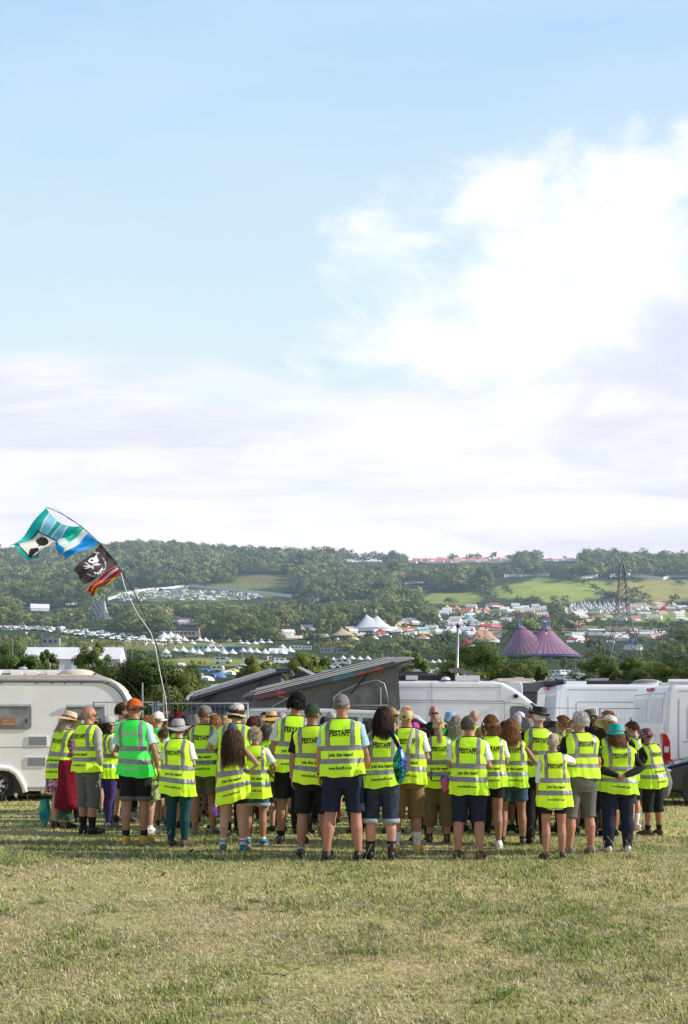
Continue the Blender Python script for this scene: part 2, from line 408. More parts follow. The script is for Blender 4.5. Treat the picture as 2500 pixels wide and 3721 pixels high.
def build_grass():
    Vs, Fs, Cs, o = [], [], [], 0
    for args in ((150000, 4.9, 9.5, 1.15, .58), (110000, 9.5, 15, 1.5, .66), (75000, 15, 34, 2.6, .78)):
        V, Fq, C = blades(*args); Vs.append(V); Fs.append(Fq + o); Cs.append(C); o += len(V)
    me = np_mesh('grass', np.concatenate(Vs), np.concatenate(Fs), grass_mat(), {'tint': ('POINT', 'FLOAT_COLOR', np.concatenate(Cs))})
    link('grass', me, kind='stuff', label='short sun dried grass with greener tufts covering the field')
    # tall dry seed stalks
    N = 900
    d = np.sqrt(10.5**2 + rng.random(N)*(26**2 - 10.5**2)); d[:380] = rng.normal(12.3, .9, 380); x = (rng.random(N)*2-1)*(d*.33)
    h = .10 + .20*rng.random(N)**1.5; a = rng.random(N)*6.28; ln = h*(.15 + .5*rng.random(N))
    w = .0016 * np.where(d > 14, 1.6, 1.0)
    z0 = terrain(x, d)
    def pt(f, fz, ww): return np.stack([x + np.cos(a)*ln*f + w*ww, d + np.sin(a)*ln*f, z0 + h*fz], -1)
    V = np.stack([pt(0, 0, -1), pt(0, 0, 1), pt(.3, .6, 1), pt(.3, .6, -1), pt(.75, .88, 1.2), pt(.75, .88, -1.2), pt(.88, .95, 2.4), pt(.88, .95, -2.4), pt(1, 1, .2), pt(1, 1, -.2)], 1).reshape(-1, 3)
    b = np.arange(N)[:, None]*10
    Fq = np.concatenate([b + np.array(q) for q in ((0, 1, 2, 3), (3, 2, 4, 5), (5, 4, 6, 7), (7, 6, 8, 9))])
    c = np.array([.58, .50, .28]) * (.7 + .5*rng.random(N)[:, None]); c = np.concatenate([c, np.ones((N, 1))], 1)
    me = np_mesh('seed_stalks', V, Fq, MATS_GRASS, {'tint': ('POINT', 'FLOAT_COLOR', np.repeat(c, 10, 0))})
    link('seed_stalks', me, kind='stuff', label='thin dry grass seed stalks standing above the short grass')
    # broad leaf weeds
    N = 16
    d = np.sqrt(5.5**2 + rng.random(N)*(13**2 - 5.5**2)); x = (rng.random(N)*2-1)*d*.32
    Vs, Fs, Cs = [], [], []; o = 0
    for i in range(N):
        for q in range(rng.integers(4, 8)):
            a = rng.random()*6.28; l = .05 + .05*rng.random(); w_ = l*.26; dx, dy = math.cos(a), math.sin(a); el = .3 + .6*rng.random()
            p = np.array([x[i], d[i], .015]); f = np.array([dx, dy, el])*l; s = np.array([-dy, dx, 0])*w_
            Vs += [p, p + f*.5 + s, p + f - np.array([0, 0, .3*l*el]), p + f*.5 - s]; Fs.append([o, o+1, o+2, o+3]); o += 4
            cc = np.array([.22, .32, .07])*(.7 + .7*rng.random()); Cs += [[*cc, 1]]*4
    me = np_mesh('weeds', np.array(Vs), np.array(Fs), MATS_GRASS, {'tint': ('POINT', 'FLOAT_COLOR', np.array(Cs))})
    link('weeds', me, kind='stuff', label='small broad leaved weeds scattered in the grass')
MATS_GRASS = grass_mat()
build_grass()

# ---------------------------------------------------------------- trees
def leaf_mat(name, cols, hz_, tr=.3):
    if name in MATS: return MATS[name]
    w = NT(name); t = w.t
    at = w.n('Attribute', attribute_name='tint').outputs['Fac']
    oi = w.n('ObjectInfo').outputs['Random']
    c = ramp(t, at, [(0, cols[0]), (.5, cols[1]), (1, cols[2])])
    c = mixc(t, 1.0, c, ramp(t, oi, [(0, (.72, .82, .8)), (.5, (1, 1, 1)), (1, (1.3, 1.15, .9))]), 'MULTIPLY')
    b = w.n('BsdfPrincipled', {'Base Color': c, 'Roughness': .6, 'Specular IOR Level': .3}).outputs[0]
    tl = w.n('BsdfTranslucent', {'Color': c}).outputs[0]
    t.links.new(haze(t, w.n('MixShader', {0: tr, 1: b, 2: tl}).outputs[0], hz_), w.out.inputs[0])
    MATS[name] = w.m
    return w.m
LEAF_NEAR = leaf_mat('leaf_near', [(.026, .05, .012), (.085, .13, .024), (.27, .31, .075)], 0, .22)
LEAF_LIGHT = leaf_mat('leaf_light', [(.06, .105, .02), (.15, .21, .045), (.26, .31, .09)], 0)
LEAF_MID = leaf_mat('leaf_mid', [(.028, .055, .018), (.15, .20, .055), (.35, .38, .13)], HK, .16)
LEAF_FAR = leaf_mat('leaf_far', [(.02, .042, .022), (.15, .205, .08), (.42, .45, .20)], HK, .12)  # stops run from shaded leaf colour to sunlit leaf colour
BARK = mat('bark', (.11, .085, .06), .9, bump=.5, hz=HK)

def crown_np(n, size, seed, shape=(1, 1, 1), clumps=26, open_=0.0, spread=.30, base=-.55):
    """leaf quads in a unit crown (radius about 1, centred at 0): clumps of leaves over an uneven volume, with gaps"""
    g = np.random.default_rng(seed)
    cd = g.normal(size=(clumps, 3)); cd /= np.linalg.norm(cd, axis=1)[:, None]
    cd[:, 2] = np.where(cd[:, 2] < base, -cd[:, 2]*.6, cd[:, 2])
    cr = (.42 + .44*g.random(clumps)**.6); cc = cd * cr[:, None]
    cs = spread * (.65 + .75*g.random(clumps)); ct = g.random(clumps)
    k = g.integers(0, clumps, n)
    q = g.normal(size=(n, 3)); q /= np.linalg.norm(q, axis=1)[:, None]
    rad = (1 - open_*.5) * g.random(n)**.4
    p = cc[k] + q * (cs[k] * rad)[:, None] * np.array([1.1, 1.1, .85])
    nor = q*.9 + p*.9 + g.normal(size=(n, 3))*.2 + np.array([0, 0, .25]); nor /= np.linalg.norm(nor, axis=1)[:, None]
    a = np.cross(nor, g.normal(size=(n, 3))); a /= np.linalg.norm(a, axis=1)[:, None]; b = np.cross(nor, a)
    s = size * (.6 + .8*g.random(n))[:, None]
    sh = np.array(shape)
    pp = p * sh
    V = np.stack([pp - a*s, pp - b*s*.55, pp + a*s, pp + b*s*.55], 1)
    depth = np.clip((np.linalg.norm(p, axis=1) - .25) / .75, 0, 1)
    tint = np.clip(.02 + .34*ct[k] + .42*depth*(.5 + .5*q[:, 2]) + .17*g.random(n) + .06, 0, 1)  # inner and lower leaves darker: crown self-shadow painted into the tint
    return V, tint
def crown_mesh(name, m, n, size, seed, **kw):
    V, tint = crown_np(n, size, seed, **kw)
    Fq = np.arange(n*4).reshape(n, 4)
    return np_mesh(name, V.reshape(-1, 3), Fq, m, {'tint': ('POINT', 'FLOAT', np.repeat(tint, 4))})
def trunk_mesh(name, seed, h=1.0, limbs=5, low=-.9):
    g = random.Random(seed); mb = MB()
    mb.tube([(0, 0, -h-.3), (.02, .01, -h*.5), (.0, .03, 0), (.02, 0, .45)], [.085, .06, .045, .012], 7)
    for i in range(limbs):
        a = 6.28*i/limbs + g.random(); z = -h*.55 + .5*g.random()
        l = .55 + .25*g.random()
        mb.tube([(.01, .01, z), (math.cos(a)*l*.5, math.sin(a)*l*.5, z + .3), (math.cos(a)*l, math.sin(a)*l, z + .5)], [.035, .022, .006], 5)
    return mb.mesh(name, BARK, True)

def near_tree(px, d, top, wpx, kind, label, leaves=6000, name='tree', open_=0., seed=1, hpx=None, lsize=None, ground=None):
    """a tree or bush standing at distance d whose crown spans wpx pixels and tops out at pixel row top"""
    x = (px - 1250)/F*d; z0 = tz(x, d) if ground is None else ground
    ztop = EYE + (HZ - top)/F*d; w = wpx/F*d/2; hh = (hpx/F*d/2) if hpx else (ztop - z0)*.46
    hh = min(hh, (ztop - z0)*.5)
    e = empty(name, (x, d, z0), label=label, cat='bush' if name == 'bush' else 'tree', group='trees and bushes behind the parked vans')
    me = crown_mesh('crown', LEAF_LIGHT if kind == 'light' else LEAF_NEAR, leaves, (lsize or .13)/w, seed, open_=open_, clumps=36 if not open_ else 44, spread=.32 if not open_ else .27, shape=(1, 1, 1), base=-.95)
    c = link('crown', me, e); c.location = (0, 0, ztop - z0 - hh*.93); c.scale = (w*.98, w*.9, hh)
    tr = link('trunk', trunk_mesh('trunk', seed, 1.1), e); tr.location = c.location; tr.scale = (w*.75, w*.75, (ztop - z0 - hh)/1.3 if ztop - z0 - hh > .5 else hh*.8)
    return e
# ================================================================ PEOPLE
def sn(p, seed, fx, fy, fz, n=7):
    """smooth pseudo noise of points p (n x 3), about -1..1, with its own frequency along each axis"""
    g = np.random.default_rng(seed); r = np.zeros(len(p))
    for _ in range(n):
        k = g.normal(size=3) * np.array([fx, fy, fz]); r += np.sin(p @ k + g.random()*6.28)
    return r / math.sqrt(n) / 1.2

# ---- materials
def skin(name, c): return mat(name, c, .5, var=.14, scale=9, bump=.08, bscale=90, spec=.35)
SKIN = {'fair': skin('skin_fair', (.52, .29, .21)), 'tan': skin('skin_tan', (.37, .185, .115)), 'ruddy': skin('skin_ruddy', (.46, .21, .145)), 'deep': skin('skin_deep', (.34, .18, .115))}
def cloth(name, c, **kw): 
    kw.setdefault('var', .16); kw.setdefault('scale', 6); kw.setdefault('bump', .25); kw.setdefault('bscale', 60)
    return mat(name, c, .85, spec=.2, transl=kw.pop('transl', .0), **kw)
def pattern(name, cols, scale, base=None, dist=.0, kind='vor'):
    if name in MATS: return MATS[name]
    w = NT(name); t = w.t; tc = w.n('TexCoord').outputs['Object']
    if kind == 'vor':
        nzv = w.n('TexNoise', {'Vector': tc, 'Scale': scale*.8, 'Detail': 2.0}).outputs['Color']
        v = mixc(t, .12 + dist, tc, nzv)
        f = w.n('SeparateColor', {0: w.n('TexVoronoi', {'Vector': v, 'Scale': scale}).outputs['Color']}).outputs[0]
    elif kind == 'noise':
        f = w.n('TexNoise', {'Vector': tc, 'Scale': scale, 'Detail': 3.0, 'Distortion': 1.6}).outputs['Fac']; f = w.n('MapRange', {0: f, 1: .25, 2: .75}).outputs[0]
    elif kind == 'stripe':
        x, y, z = w.n('SeparateXYZ', {0: tc}).outputs
        f = math_(t, 'FRACT', math_(t, 'MULTIPLY', z, scale))
    elif kind == 'check':
        x, y, z = w.n('SeparateXYZ', {0: tc}).outputs
        a = math_(t, 'FRACT', math_(t, 'MULTIPLY', math_(t, 'ADD', x, z), scale)); b = math_(t, 'FRACT', math_(t, 'MULTIPLY', math_(t, 'SUBTRACT', x, math_(t, 'ADD', z, y)), scale))
        f = math_(t, 'MULTIPLY', math_(t, 'ADD', math_(t, 'GREATER_THAN', a, .5), math_(t, 'GREATER_THAN', b, .5)), .49)
    n = len(cols)
    c = ramp(t, f, [(i/n, q) for i, q in enumerate(cols)], 'CONSTANT')
    sh = w.n('BsdfPrincipled', {'Base Color': c, 'Roughness': .85, 'Specular IOR Level': .2}).outputs[0]
    t.links.new(sh, w.out.inputs[0]); MATS[name] = w.m
    return w.m
BLACK = cloth('black_cotton', (.016, .016, .018)); NAVY = cloth('navy_cotton', (.018, .024, .05)); WHITE = cloth('white_cotton', (.78, .78, .80), var=.05)
LBLUE = cloth('light_blue_cotton', (.42, .62, .82)); MINT = cloth('mint_cotton', (.50, .78, .76)); GREYC = cloth('charcoal_cotton', (.05, .052, .06)); OLIVE = cloth('olive_cotton', (.145, .13, .085))
KHAKI = cloth('khaki_cotton', (.175, .125, .062)); BROWNC = cloth('brown_cotton', (.23, .145, .07)); DENIM = cloth('denim', (.028, .042, .065), var=.5, scale=12); DENIMB = cloth('blue_denim', (.055, .10, .17), var=.35, scale=12); DENIML = cloth('faded_denim', (.30, .34, .38), var=.3)
TEALD = cloth('dark_teal_lycra', (.012, .06, .075)); BEIGE = cloth('beige_linen', (.42, .39, .34)); SLATE = cloth('slate_cotton', (.13, .13, .125)); MAROON = cloth('maroon_cloth', (.20, .008, .022)); PINK = cloth('pink_cotton', (.80, .06, .32))
ORANGEC = cloth('orange_cotton', (.80, .13, .02)); TEALC = cloth('teal_cotton', (.02, .42, .36)); BUFF = cloth('tan_cotton', (.42, .27, .10)); DGREEN = cloth('dark_green_cotton', (.03, .06, .035)); GREYCAP = cloth('grey_cotton', (.20, .19, .18)); BLUEGREY = cloth('blue_grey_cotton', (.09, .105, .14)); HATGREY = cloth('pale_grey_cotton', (.40, .39, .37)); REDC = cloth('red_cotton', (.6, .02, .03)); SKYC = cloth('sky_blue_denim', (.22, .42, .58)); PURPLEC = cloth('purple_cotton', (.14, .06, .25)); GREENC = cloth('green_cotton', (.05, .35, .12))
STRAW = mat('straw_weave', (.68, .54, .34), .8, var=.15, scale=60, bump=.5, bscale=160); STRAWW = mat('white_straw', (.78, .74, .68), .8, var=.08, scale=60, bump=.4, bscale=160); STRAWY = mat('yellow_straw', (.66, .42, .14), .8, var=.15, scale=60, bump=.5, bscale=160); FELT = mat('black_felt', (.014, .013, .013), .8, var=.2)
FLORAL = pattern('floral_print', [(.60, .03, .08), (.03, .05, .16), (.80, .28, .05), (.06, .07, .20), (.66, .06, .28), (.70, .52, .44), (.10, .20, .42)], 34)
LEAFP = pattern('leaf_print', [(.34, .42, .14), (.14, .20, .05), (.55, .60, .32), (.24, .31, .08)], 30, kind='noise')
TROPIC = pattern('tropical_print', [(.75, .74, .70), (.05, .20, .09), (.72, .72, .68), (.62, .07, .07), (.75, .75, .72), (.09, .27, .12)], 38, dist=.2)
PURPL = pattern('purple_swirl_print', [(.012, .014, .05), (.12, .05, .22), (.02, .05, .16), (.08, .02, .12), (.05, .10, .20)], 22, kind='noise')
DARKFL = pattern('dark_floral_print', [(.05, .015, .03), (.42, .10, .16), (.12, .03, .06), (.55, .48, .46), (.06, .02, .05), (.20, .06, .13)], 55)
PINKFL = pattern('pink_floral_print', [(.75, .10, .32), (.10, .38, .20), (.80, .45, .55), (.55, .03, .18), (.18, .48, .42)], 34)
KEFF = pattern('black_white_check', [(.72, .72, .70), (.02, .02, .02), (.02, .02, .02)], 34, kind='check')
ORSTRIPE = pattern('striped_knit', [(.65, .25, .08), (.10, .10, .16), (.70, .42, .30), (.38, .12, .10)], 16, kind='stripe')
REDBLK = pattern('red_black_print', [(.02, .012, .012), (.25, .02, .015), (.03, .015, .012), (.10, .015, .01)], 26, kind='noise')
SOCKW = mat('white_sock', (.74, .73, .72), .9, var=.06); SHOEB = mat('black_shoe', (.022, .022, .024), .5); SHOEW = mat('white_shoe', (.68, .67, .64), .6, var=.12); SHOEY = mat('yellow_shoe', (.72, .46, .02), .6); SHOEBR = mat('brown_shoe', (.09, .05, .03), .6); SHOEGR = mat('grey_shoe', (.22, .20, .20), .7); SHOEBL = mat('blue_shoe', (.03, .16, .24), .6); SOLE = mat('shoe_sole', (.45, .43, .40), .8)
LENS = mat('dark_lens', (.01, .01, .012), .12, spec=.8); LENSM = mat('mirror_lens', (.05, .55, .50), .1, metal=.8); GLASSF = mat('glasses_frame', (.02, .018, .016), .3)
EYEW = mat('eye_white', (.75, .72, .70), .3); EYED = mat('eye_iris', (.05, .035, .025), .3); LIPS = mat('lips', (.45, .14, .12), .5)
WRISTP = mat('pink_wristband', (.75, .10, .38), .6)
def hairm(name, c): return mat('hair_' + name, c, .55, var=.5, scale=30, spec=.25)
HAIR = {'black': hairm('black', (.018, .014, .012)), 'dark': hairm('dark_brown', (.040, .024, .016)), 'brown': hairm('brown', (.095, .050, .026)), 'auburn': hairm('auburn', (.13, .035, .016)), 'ginger': hairm('ginger', (.36, .155, .06)),
        'copper': hairm('copper', (.27, .12, .05)), 'blond': hairm('blond', (.60, .44, .23)), 'ash': hairm('ash_blond', (.50, .42, .32)), 'grey': hairm('grey', (.38, .36, .34)), 'dgrey': hairm('dark_grey', (.13, .115, .10)), 'white': hairm('white', (.62, .60, .57)), 'red': hairm('red', (.22, .02, .02))}
def dyed():
    w = NT('hair_dyed'); t = w.t; tc = w.n('TexCoord').outputs['Object']
    v = w.n('TexVoronoi', {'Vector': tc, 'Scale': 15.0, 'Randomness': .9})
    petal = w.n('TexNoise', {'Vector': tc, 'Scale': 40.0}).outputs['Fac']
    d = math_(t, 'ADD', v.outputs['Distance'], math_(t, 'MULTIPLY', petal, .22))
    k = w.n('SeparateColor', {0: v.outputs['Color']}).outputs[0]
    spot = ramp(t, k, [(0, (.50, .02, .015)), (.45, (.50, .02, .015)), (.46, (.04, .16, .06)), (.75, (.62, .45, .24))], 'CONSTANT')
    c = mixc(t, math_(t, 'LESS_THAN', d, .52), (.62, .45, .24), spot)
    t.links.new(w.n('BsdfPrincipled', {'Base Color': c, 'Roughness': .7}).outputs[0], w.out.inputs[0])
    return w.m
HAIR['dyed'] = dyed()

def vest_mat(name, c, c2, tr=.34):
    w = NT(name); t = w.t
    at = w.n('Attribute', attribute_name='vest').outputs['Vector']
    u, v, e = w.n('SeparateXYZ', {0: at}).outputs
    def box(x, a, b): return math_(t, 'MULTIPLY', math_(t, 'GREATER_THAN', x, a), math_(t, 'LESS_THAN', x, b))
    au = math_(t, 'ABSOLUTE', u)
    strip = math_(t, 'MAXIMUM', math_(t, 'MAXIMUM', box(v, .225, .310), box(v, .445, .533)), math_(t, 'MULTIPLY', box(au, .100, .152), math_(t, 'GREATER_THAN', v, .50)))
    seam = math_(t, 'MAXIMUM', box(v, .221, .227), math_(t, 'MAXIMUM', box(v, .308, .314), math_(t, 'MAXIMUM', box(v, .441, .447), box(v, .531, .537))))
    edge = math_(t, 'GREATER_THAN', e, .5)
    tc = w.n('TexCoord').outputs['Object']
    n1 = w.n('TexNoise', {'Vector': tc, 'Scale': 5.0, 'Detail': 3.0}).outputs['Fac']
    col = ramp(t, n1, [(.3, c), (.7, c2)])
    col = mixc(t, 1.0, col, ramp(t, w.n('ObjectInfo').outputs['Random'], [(0, (.84, .88, .8)), (.5, (1, 1, 1)), (1, (1.04, .95, .9))]), 'MULTIPLY')
    wv = w.n('TexNoise', {'Vector': tc, 'Scale': 22.0, 'Detail': 4.0}).outputs['Fac']
    bp = w.n('Bump', {'Height': wv, 'Strength': .22, 'Distance': .02}).outputs[0]
    fab = w.n('MixShader', {0: tr, 1: w.n('BsdfPrincipled', {'Base Color': col, 'Roughness': .55, 'Specular IOR Level': .35, 'Normal': bp}).outputs[0], 2: w.n('BsdfTranslucent', {'Color': col}).outputs[0]}).outputs[0]
    fab = w.n('AddShader', {0: fab, 1: w.n('Emission', {'Color': col, 'Strength': .13}).outputs[0]}).outputs[0]      # constant glow added to stand for the fluorescent dye
    fab = w.n('MixShader', {0: math_(t, 'MULTIPLY', seam, .25), 1: fab, 2: w.n('BsdfDiffuse', {'Color': (.3, .3, .1)}).outputs[0]}).outputs[0]
    rn = w.n('TexNoise', {'Vector': tc, 'Scale': 30.0}).outputs['Fac']
    refl = w.n('BsdfPrincipled', {'Base Color': ramp(t, rn, [(.3, (.20, .20, .21)), (.7, (.30, .30, .31))]), 'Roughness': .42, 'Metallic': .25, 'Normal': bp}).outputs[0]
    s1 = w.n('MixShader', {0: strip, 1: fab, 2: refl}).outputs[0]
    s2 = w.n('MixShader', {0: edge, 1: s1, 2: w.n('BsdfDiffuse', {'Color': (.02, .02, .02)}).outputs[0]}).outputs[0]
    t.links.new(s2, w.out.inputs[0])
    return w.m
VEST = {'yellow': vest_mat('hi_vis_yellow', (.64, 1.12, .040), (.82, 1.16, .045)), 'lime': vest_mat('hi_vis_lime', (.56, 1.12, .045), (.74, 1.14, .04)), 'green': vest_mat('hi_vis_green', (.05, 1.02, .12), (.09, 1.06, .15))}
INK = mat('black_print', (.02, .02, .018), .7); INKP = mat('pale_print', (.42, .62, .48), .6)

# ---- text as flat meshes (x, y), centred, unit cap height set by size
def text2d(s, width, height, bold=.02, bow=0.0):
    cu = bpy.data.curves.new('t', 'FONT'); cu.body = s; cu.offset = bold; cu.align_x = 'CENTER'; cu.resolution_u = 2
    o = bpy.data.objects.new('t', cu); COL.objects.link(o)
    dg = bpy.context.evaluated_depsgraph_get()
    me = bpy.data.meshes.new_from_object(o.evaluated_get(dg))
    V = np.array([v.co[:2] for v in me.vertices]); Fs = [tuple(p.vertices) for p in me.polygons]
    bpy.data.objects.remove(o); bpy.data.curves.remove(cu); bpy.data.meshes.remove(me)
    V[:, 0] -= (V[:, 0].min() + V[:, 0].max())/2
    V[:, 0] *= width / (V[:, 0].max() - V[:, 0].min())
    cap = .70; V[:, 1] = (V[:, 1] / cap - .5) * height
    if bow: V[:, 1] *= 1 + bow * (np.abs(V[:, 0]) / (width/2))**1.3
    return V, Fs
def festaff2d():
    V, Fs = text2d('FESTAFF', .20, .041, .05, .45)
    V = list(map(tuple, V)); w = .104
    for sgn in (1, -1):                                    # bars that bow with the letters, serifs down at the ends
        for k in range(12):
            x0 = -w + 2*w*k/12; x1 = x0 + 2*w/12
            y = lambda x: sgn * (.0245 + .0095*(abs(x)/w)**1.3)
            b = len(V); V += [(x0, y(x0)), (x1, y(x1)), (x1, y(x1) + sgn*.0035), (x0, y(x0) + sgn*.0035)]
            Fs.append((b, b+1, b+2, b+3) if sgn > 0 else (b+3, b+2, b+1, b))
    b = len(V); V += [(-.03, -.0335), (.03, -.0335), (.03, -.0355), (-.03, -.0355)]; Fs.append((b+3, b+2, b+1, b))
    return np.array(V), Fs
TXT = {'logo': (festaff2d(), .745), 'join': (text2d('Join the team!', .255, .038, .036), .378), 'www': (text2d('www.festaff.co.uk', .245, .032, .03), .155)}

# ---- body profile
TZ = np.array([.78, .84, .92, 1.0, 1.08, 1.16, 1.24, 1.32, 1.38, 1.43, 1.47, 1.50, 1.54])
TA = {'m': np.array([.13, .162, .172, .166, .156, .158, .167, .177, .178, .160, .108, .068, .058]), 'f': np.array([.135, .176, .188, .172, .142, .140, .149, .157, .158, .142, .092, .060, .052])}
TB = {'m': np.array([.09, .112, .122, .115, .110, .113, .12, .124, .117, .100, .080, .066, .060]), 'f': np.array([.09, .118, .130, .118, .100, .102, .115, .124, .114, .092, .074, .058, .053])}
TY = np.array([-.008, -.014, -.020, -.012, .0, .004, .002, -.004, -.010, -.012, -.010, -.006, .0])
def gk(z, g):      # girth acts on the trunk, fading out at the neck
    return 1 + (g - 1) * np.clip((1.5 - z) / .12, 0, 1)
def ring(sex, g, z, off=0., n=24, a=None, b=None, e=2.3):
    k = float(gk(z, g))
    A = (np.interp(z, TZ, TA[sex])*k if a is None else a) + off; B = (np.interp(z, TZ, TB[sex])*(1 + (k-1)*1.25) if b is None else b) + off
    y0 = float(np.interp(z, TZ, TY)); out = []
    for i in range(n):
        th = 2*math.pi*i/n; c, s = math.cos(th), math.sin(th)
        out.append((A*math.copysign(abs(c)**(2/e), c), y0 + B*math.copysign(abs(s)**(2/e), s), z))
    return out
ARM = {  # elbow, wrist (right arm; mirrored for the left), palm normal
    'down': ((.232, -.030, 1.135), (.245, .030, .905), (-1, .1, 0)), 'relax': ((.245, -.020, 1.14), (.262, .065, .92), (-1, -.2, 0)), 'pocket': ((.275, -.075, 1.15), (.205, .03, .95), (-1, 0, 0)),
    'front': ((.245, -.015, 1.145), (.09, .215, 1.10), (0, -.6, .8)), 'fold': ((.250, .00, 1.15), (.05, .205, 1.18), (0, -1, .2)), 'phone': ((.235, .05, 1.16), (.11, .26, 1.27), (0, -.8, .6)),
    'hip': ((.395, -.10, 1.19), (.195, -.005, 1.04), (-.4, .9, 0)), 'back': ((.315, -.10, 1.155), (.045, -.205, 1.06), (0, 1, .2)), 'around': ((.33, .16, 1.37), (.46, .44, 1.28), (0, -1, -.3)),
    'akimbo': ((.34, -.06, 1.17), (.20, .10, 1.02), (-1, 0, 0)), 'chin': ((.23, .08, 1.17), (.07, .19, 1.42), (0, -1, 0)),
}
def hand(mb, w, d, nrm, side, curl=.35):
    w, d = Vector(w), Vector(d).normalized(); n = Vector(nrm); n = (n - d * n.dot(d)).normalized(); u = d.cross(n)       # u across the palm
    if u.dot(Vector((0, 1, 0))) < 0: u = -u                                               # thumb side forward
    mb.tube([w - d*.02, w + d*.02, w + d*.055, w + d*.088], [(.024, .019), (.032, .016), (.038, .015), (.034, .012)], 8, flat=n)
    for i, L in enumerate((.066, .074, .070, .054)):
        b = w + d*.082 + u*(.029 - .0193*i); pts = [b]; dd = d.copy(); ax = None
        for k, sgm in enumerate((.45, .32, .23)):
            ang = curl * (.6 + .5*k) * (1 + .12*i)
            dd = (dd + n*math.tan(min(ang, 1.2))*.8).normalized(); pts.append(pts[-1] + dd*(L*sgm))
        mb.tube(pts, [.0092, .0088, .0078, .0058], 6)
    b = w + d*.025 + u*.028
    mb.tube([b, b + (d*.55 + u*.6 + n*.2).normalized()*.034, b + (d*.9 + u*.45 + n*.45).normalized()*.062], [.0125, .0105, .0072], 6)

PEND = []
def remesh(o, vox, it, seed=0, amp=0.0, freq=(9, 9, 5), mats=None, grow=0):
    m = o.modifiers.new('remesh', 'REMESH'); m.mode = 'VOXEL'; m.voxel_size = vox; m.use_smooth_shade = True
    s = o.modifiers.new('smooth', 'SMOOTH'); s.iterations = it; s.factor = .5
    PEND.append((o, seed, amp, freq))
def flush():
    bpy.context.view_layer.update(); dg = bpy.context.evaluated_depsgraph_get()
    for o, seed, amp, fr in PEND:
        me = bpy.data.meshes.new_from_object(o.evaluated_get(dg)); old = o.data; o.modifiers.clear()
        n = len(me.vertices)
        if amp and n:
            co = np.empty(n*3, dtype=np.float32); me.vertices.foreach_get('co', co); co = co.reshape(-1, 3)
            no = np.empty(n*3, dtype=np.float32); me.vertices.foreach_get('normal', no); no = no.reshape(-1, 3)
            h = sn(co, seed, *fr) * .7 + sn(co, seed + 1, fr[0]*2.3, fr[1]*2.3, fr[2]*2.3) * .3
            h = np.sign(h) * np.abs(h)**.8
            co = co + no * (h * amp)[:, None]
            me.vertices.foreach_set('co', co.ravel())
        me.materials.clear()
        for m in old.materials: me.materials.append(m)
        me.polygons.foreach_set('use_smooth', np.ones(len(me.polygons), dtype=bool)); me.update()
        if o.name in HANDS:
            hme = HANDS[o.name].mesh('h'); bm_ = bmesh.new(); bm_.from_mesh(me); bm_.from_mesh(hme); bm_.to_mesh(me); bm_.free(); bpy.data.meshes.remove(hme)
            me.polygons.foreach_set('use_smooth', np.ones(len(me.polygons), dtype=bool)); me.update(); del o['hands']
        me.name = o.name; o.data = me; bpy.data.meshes.remove(old)
    PEND.clear()

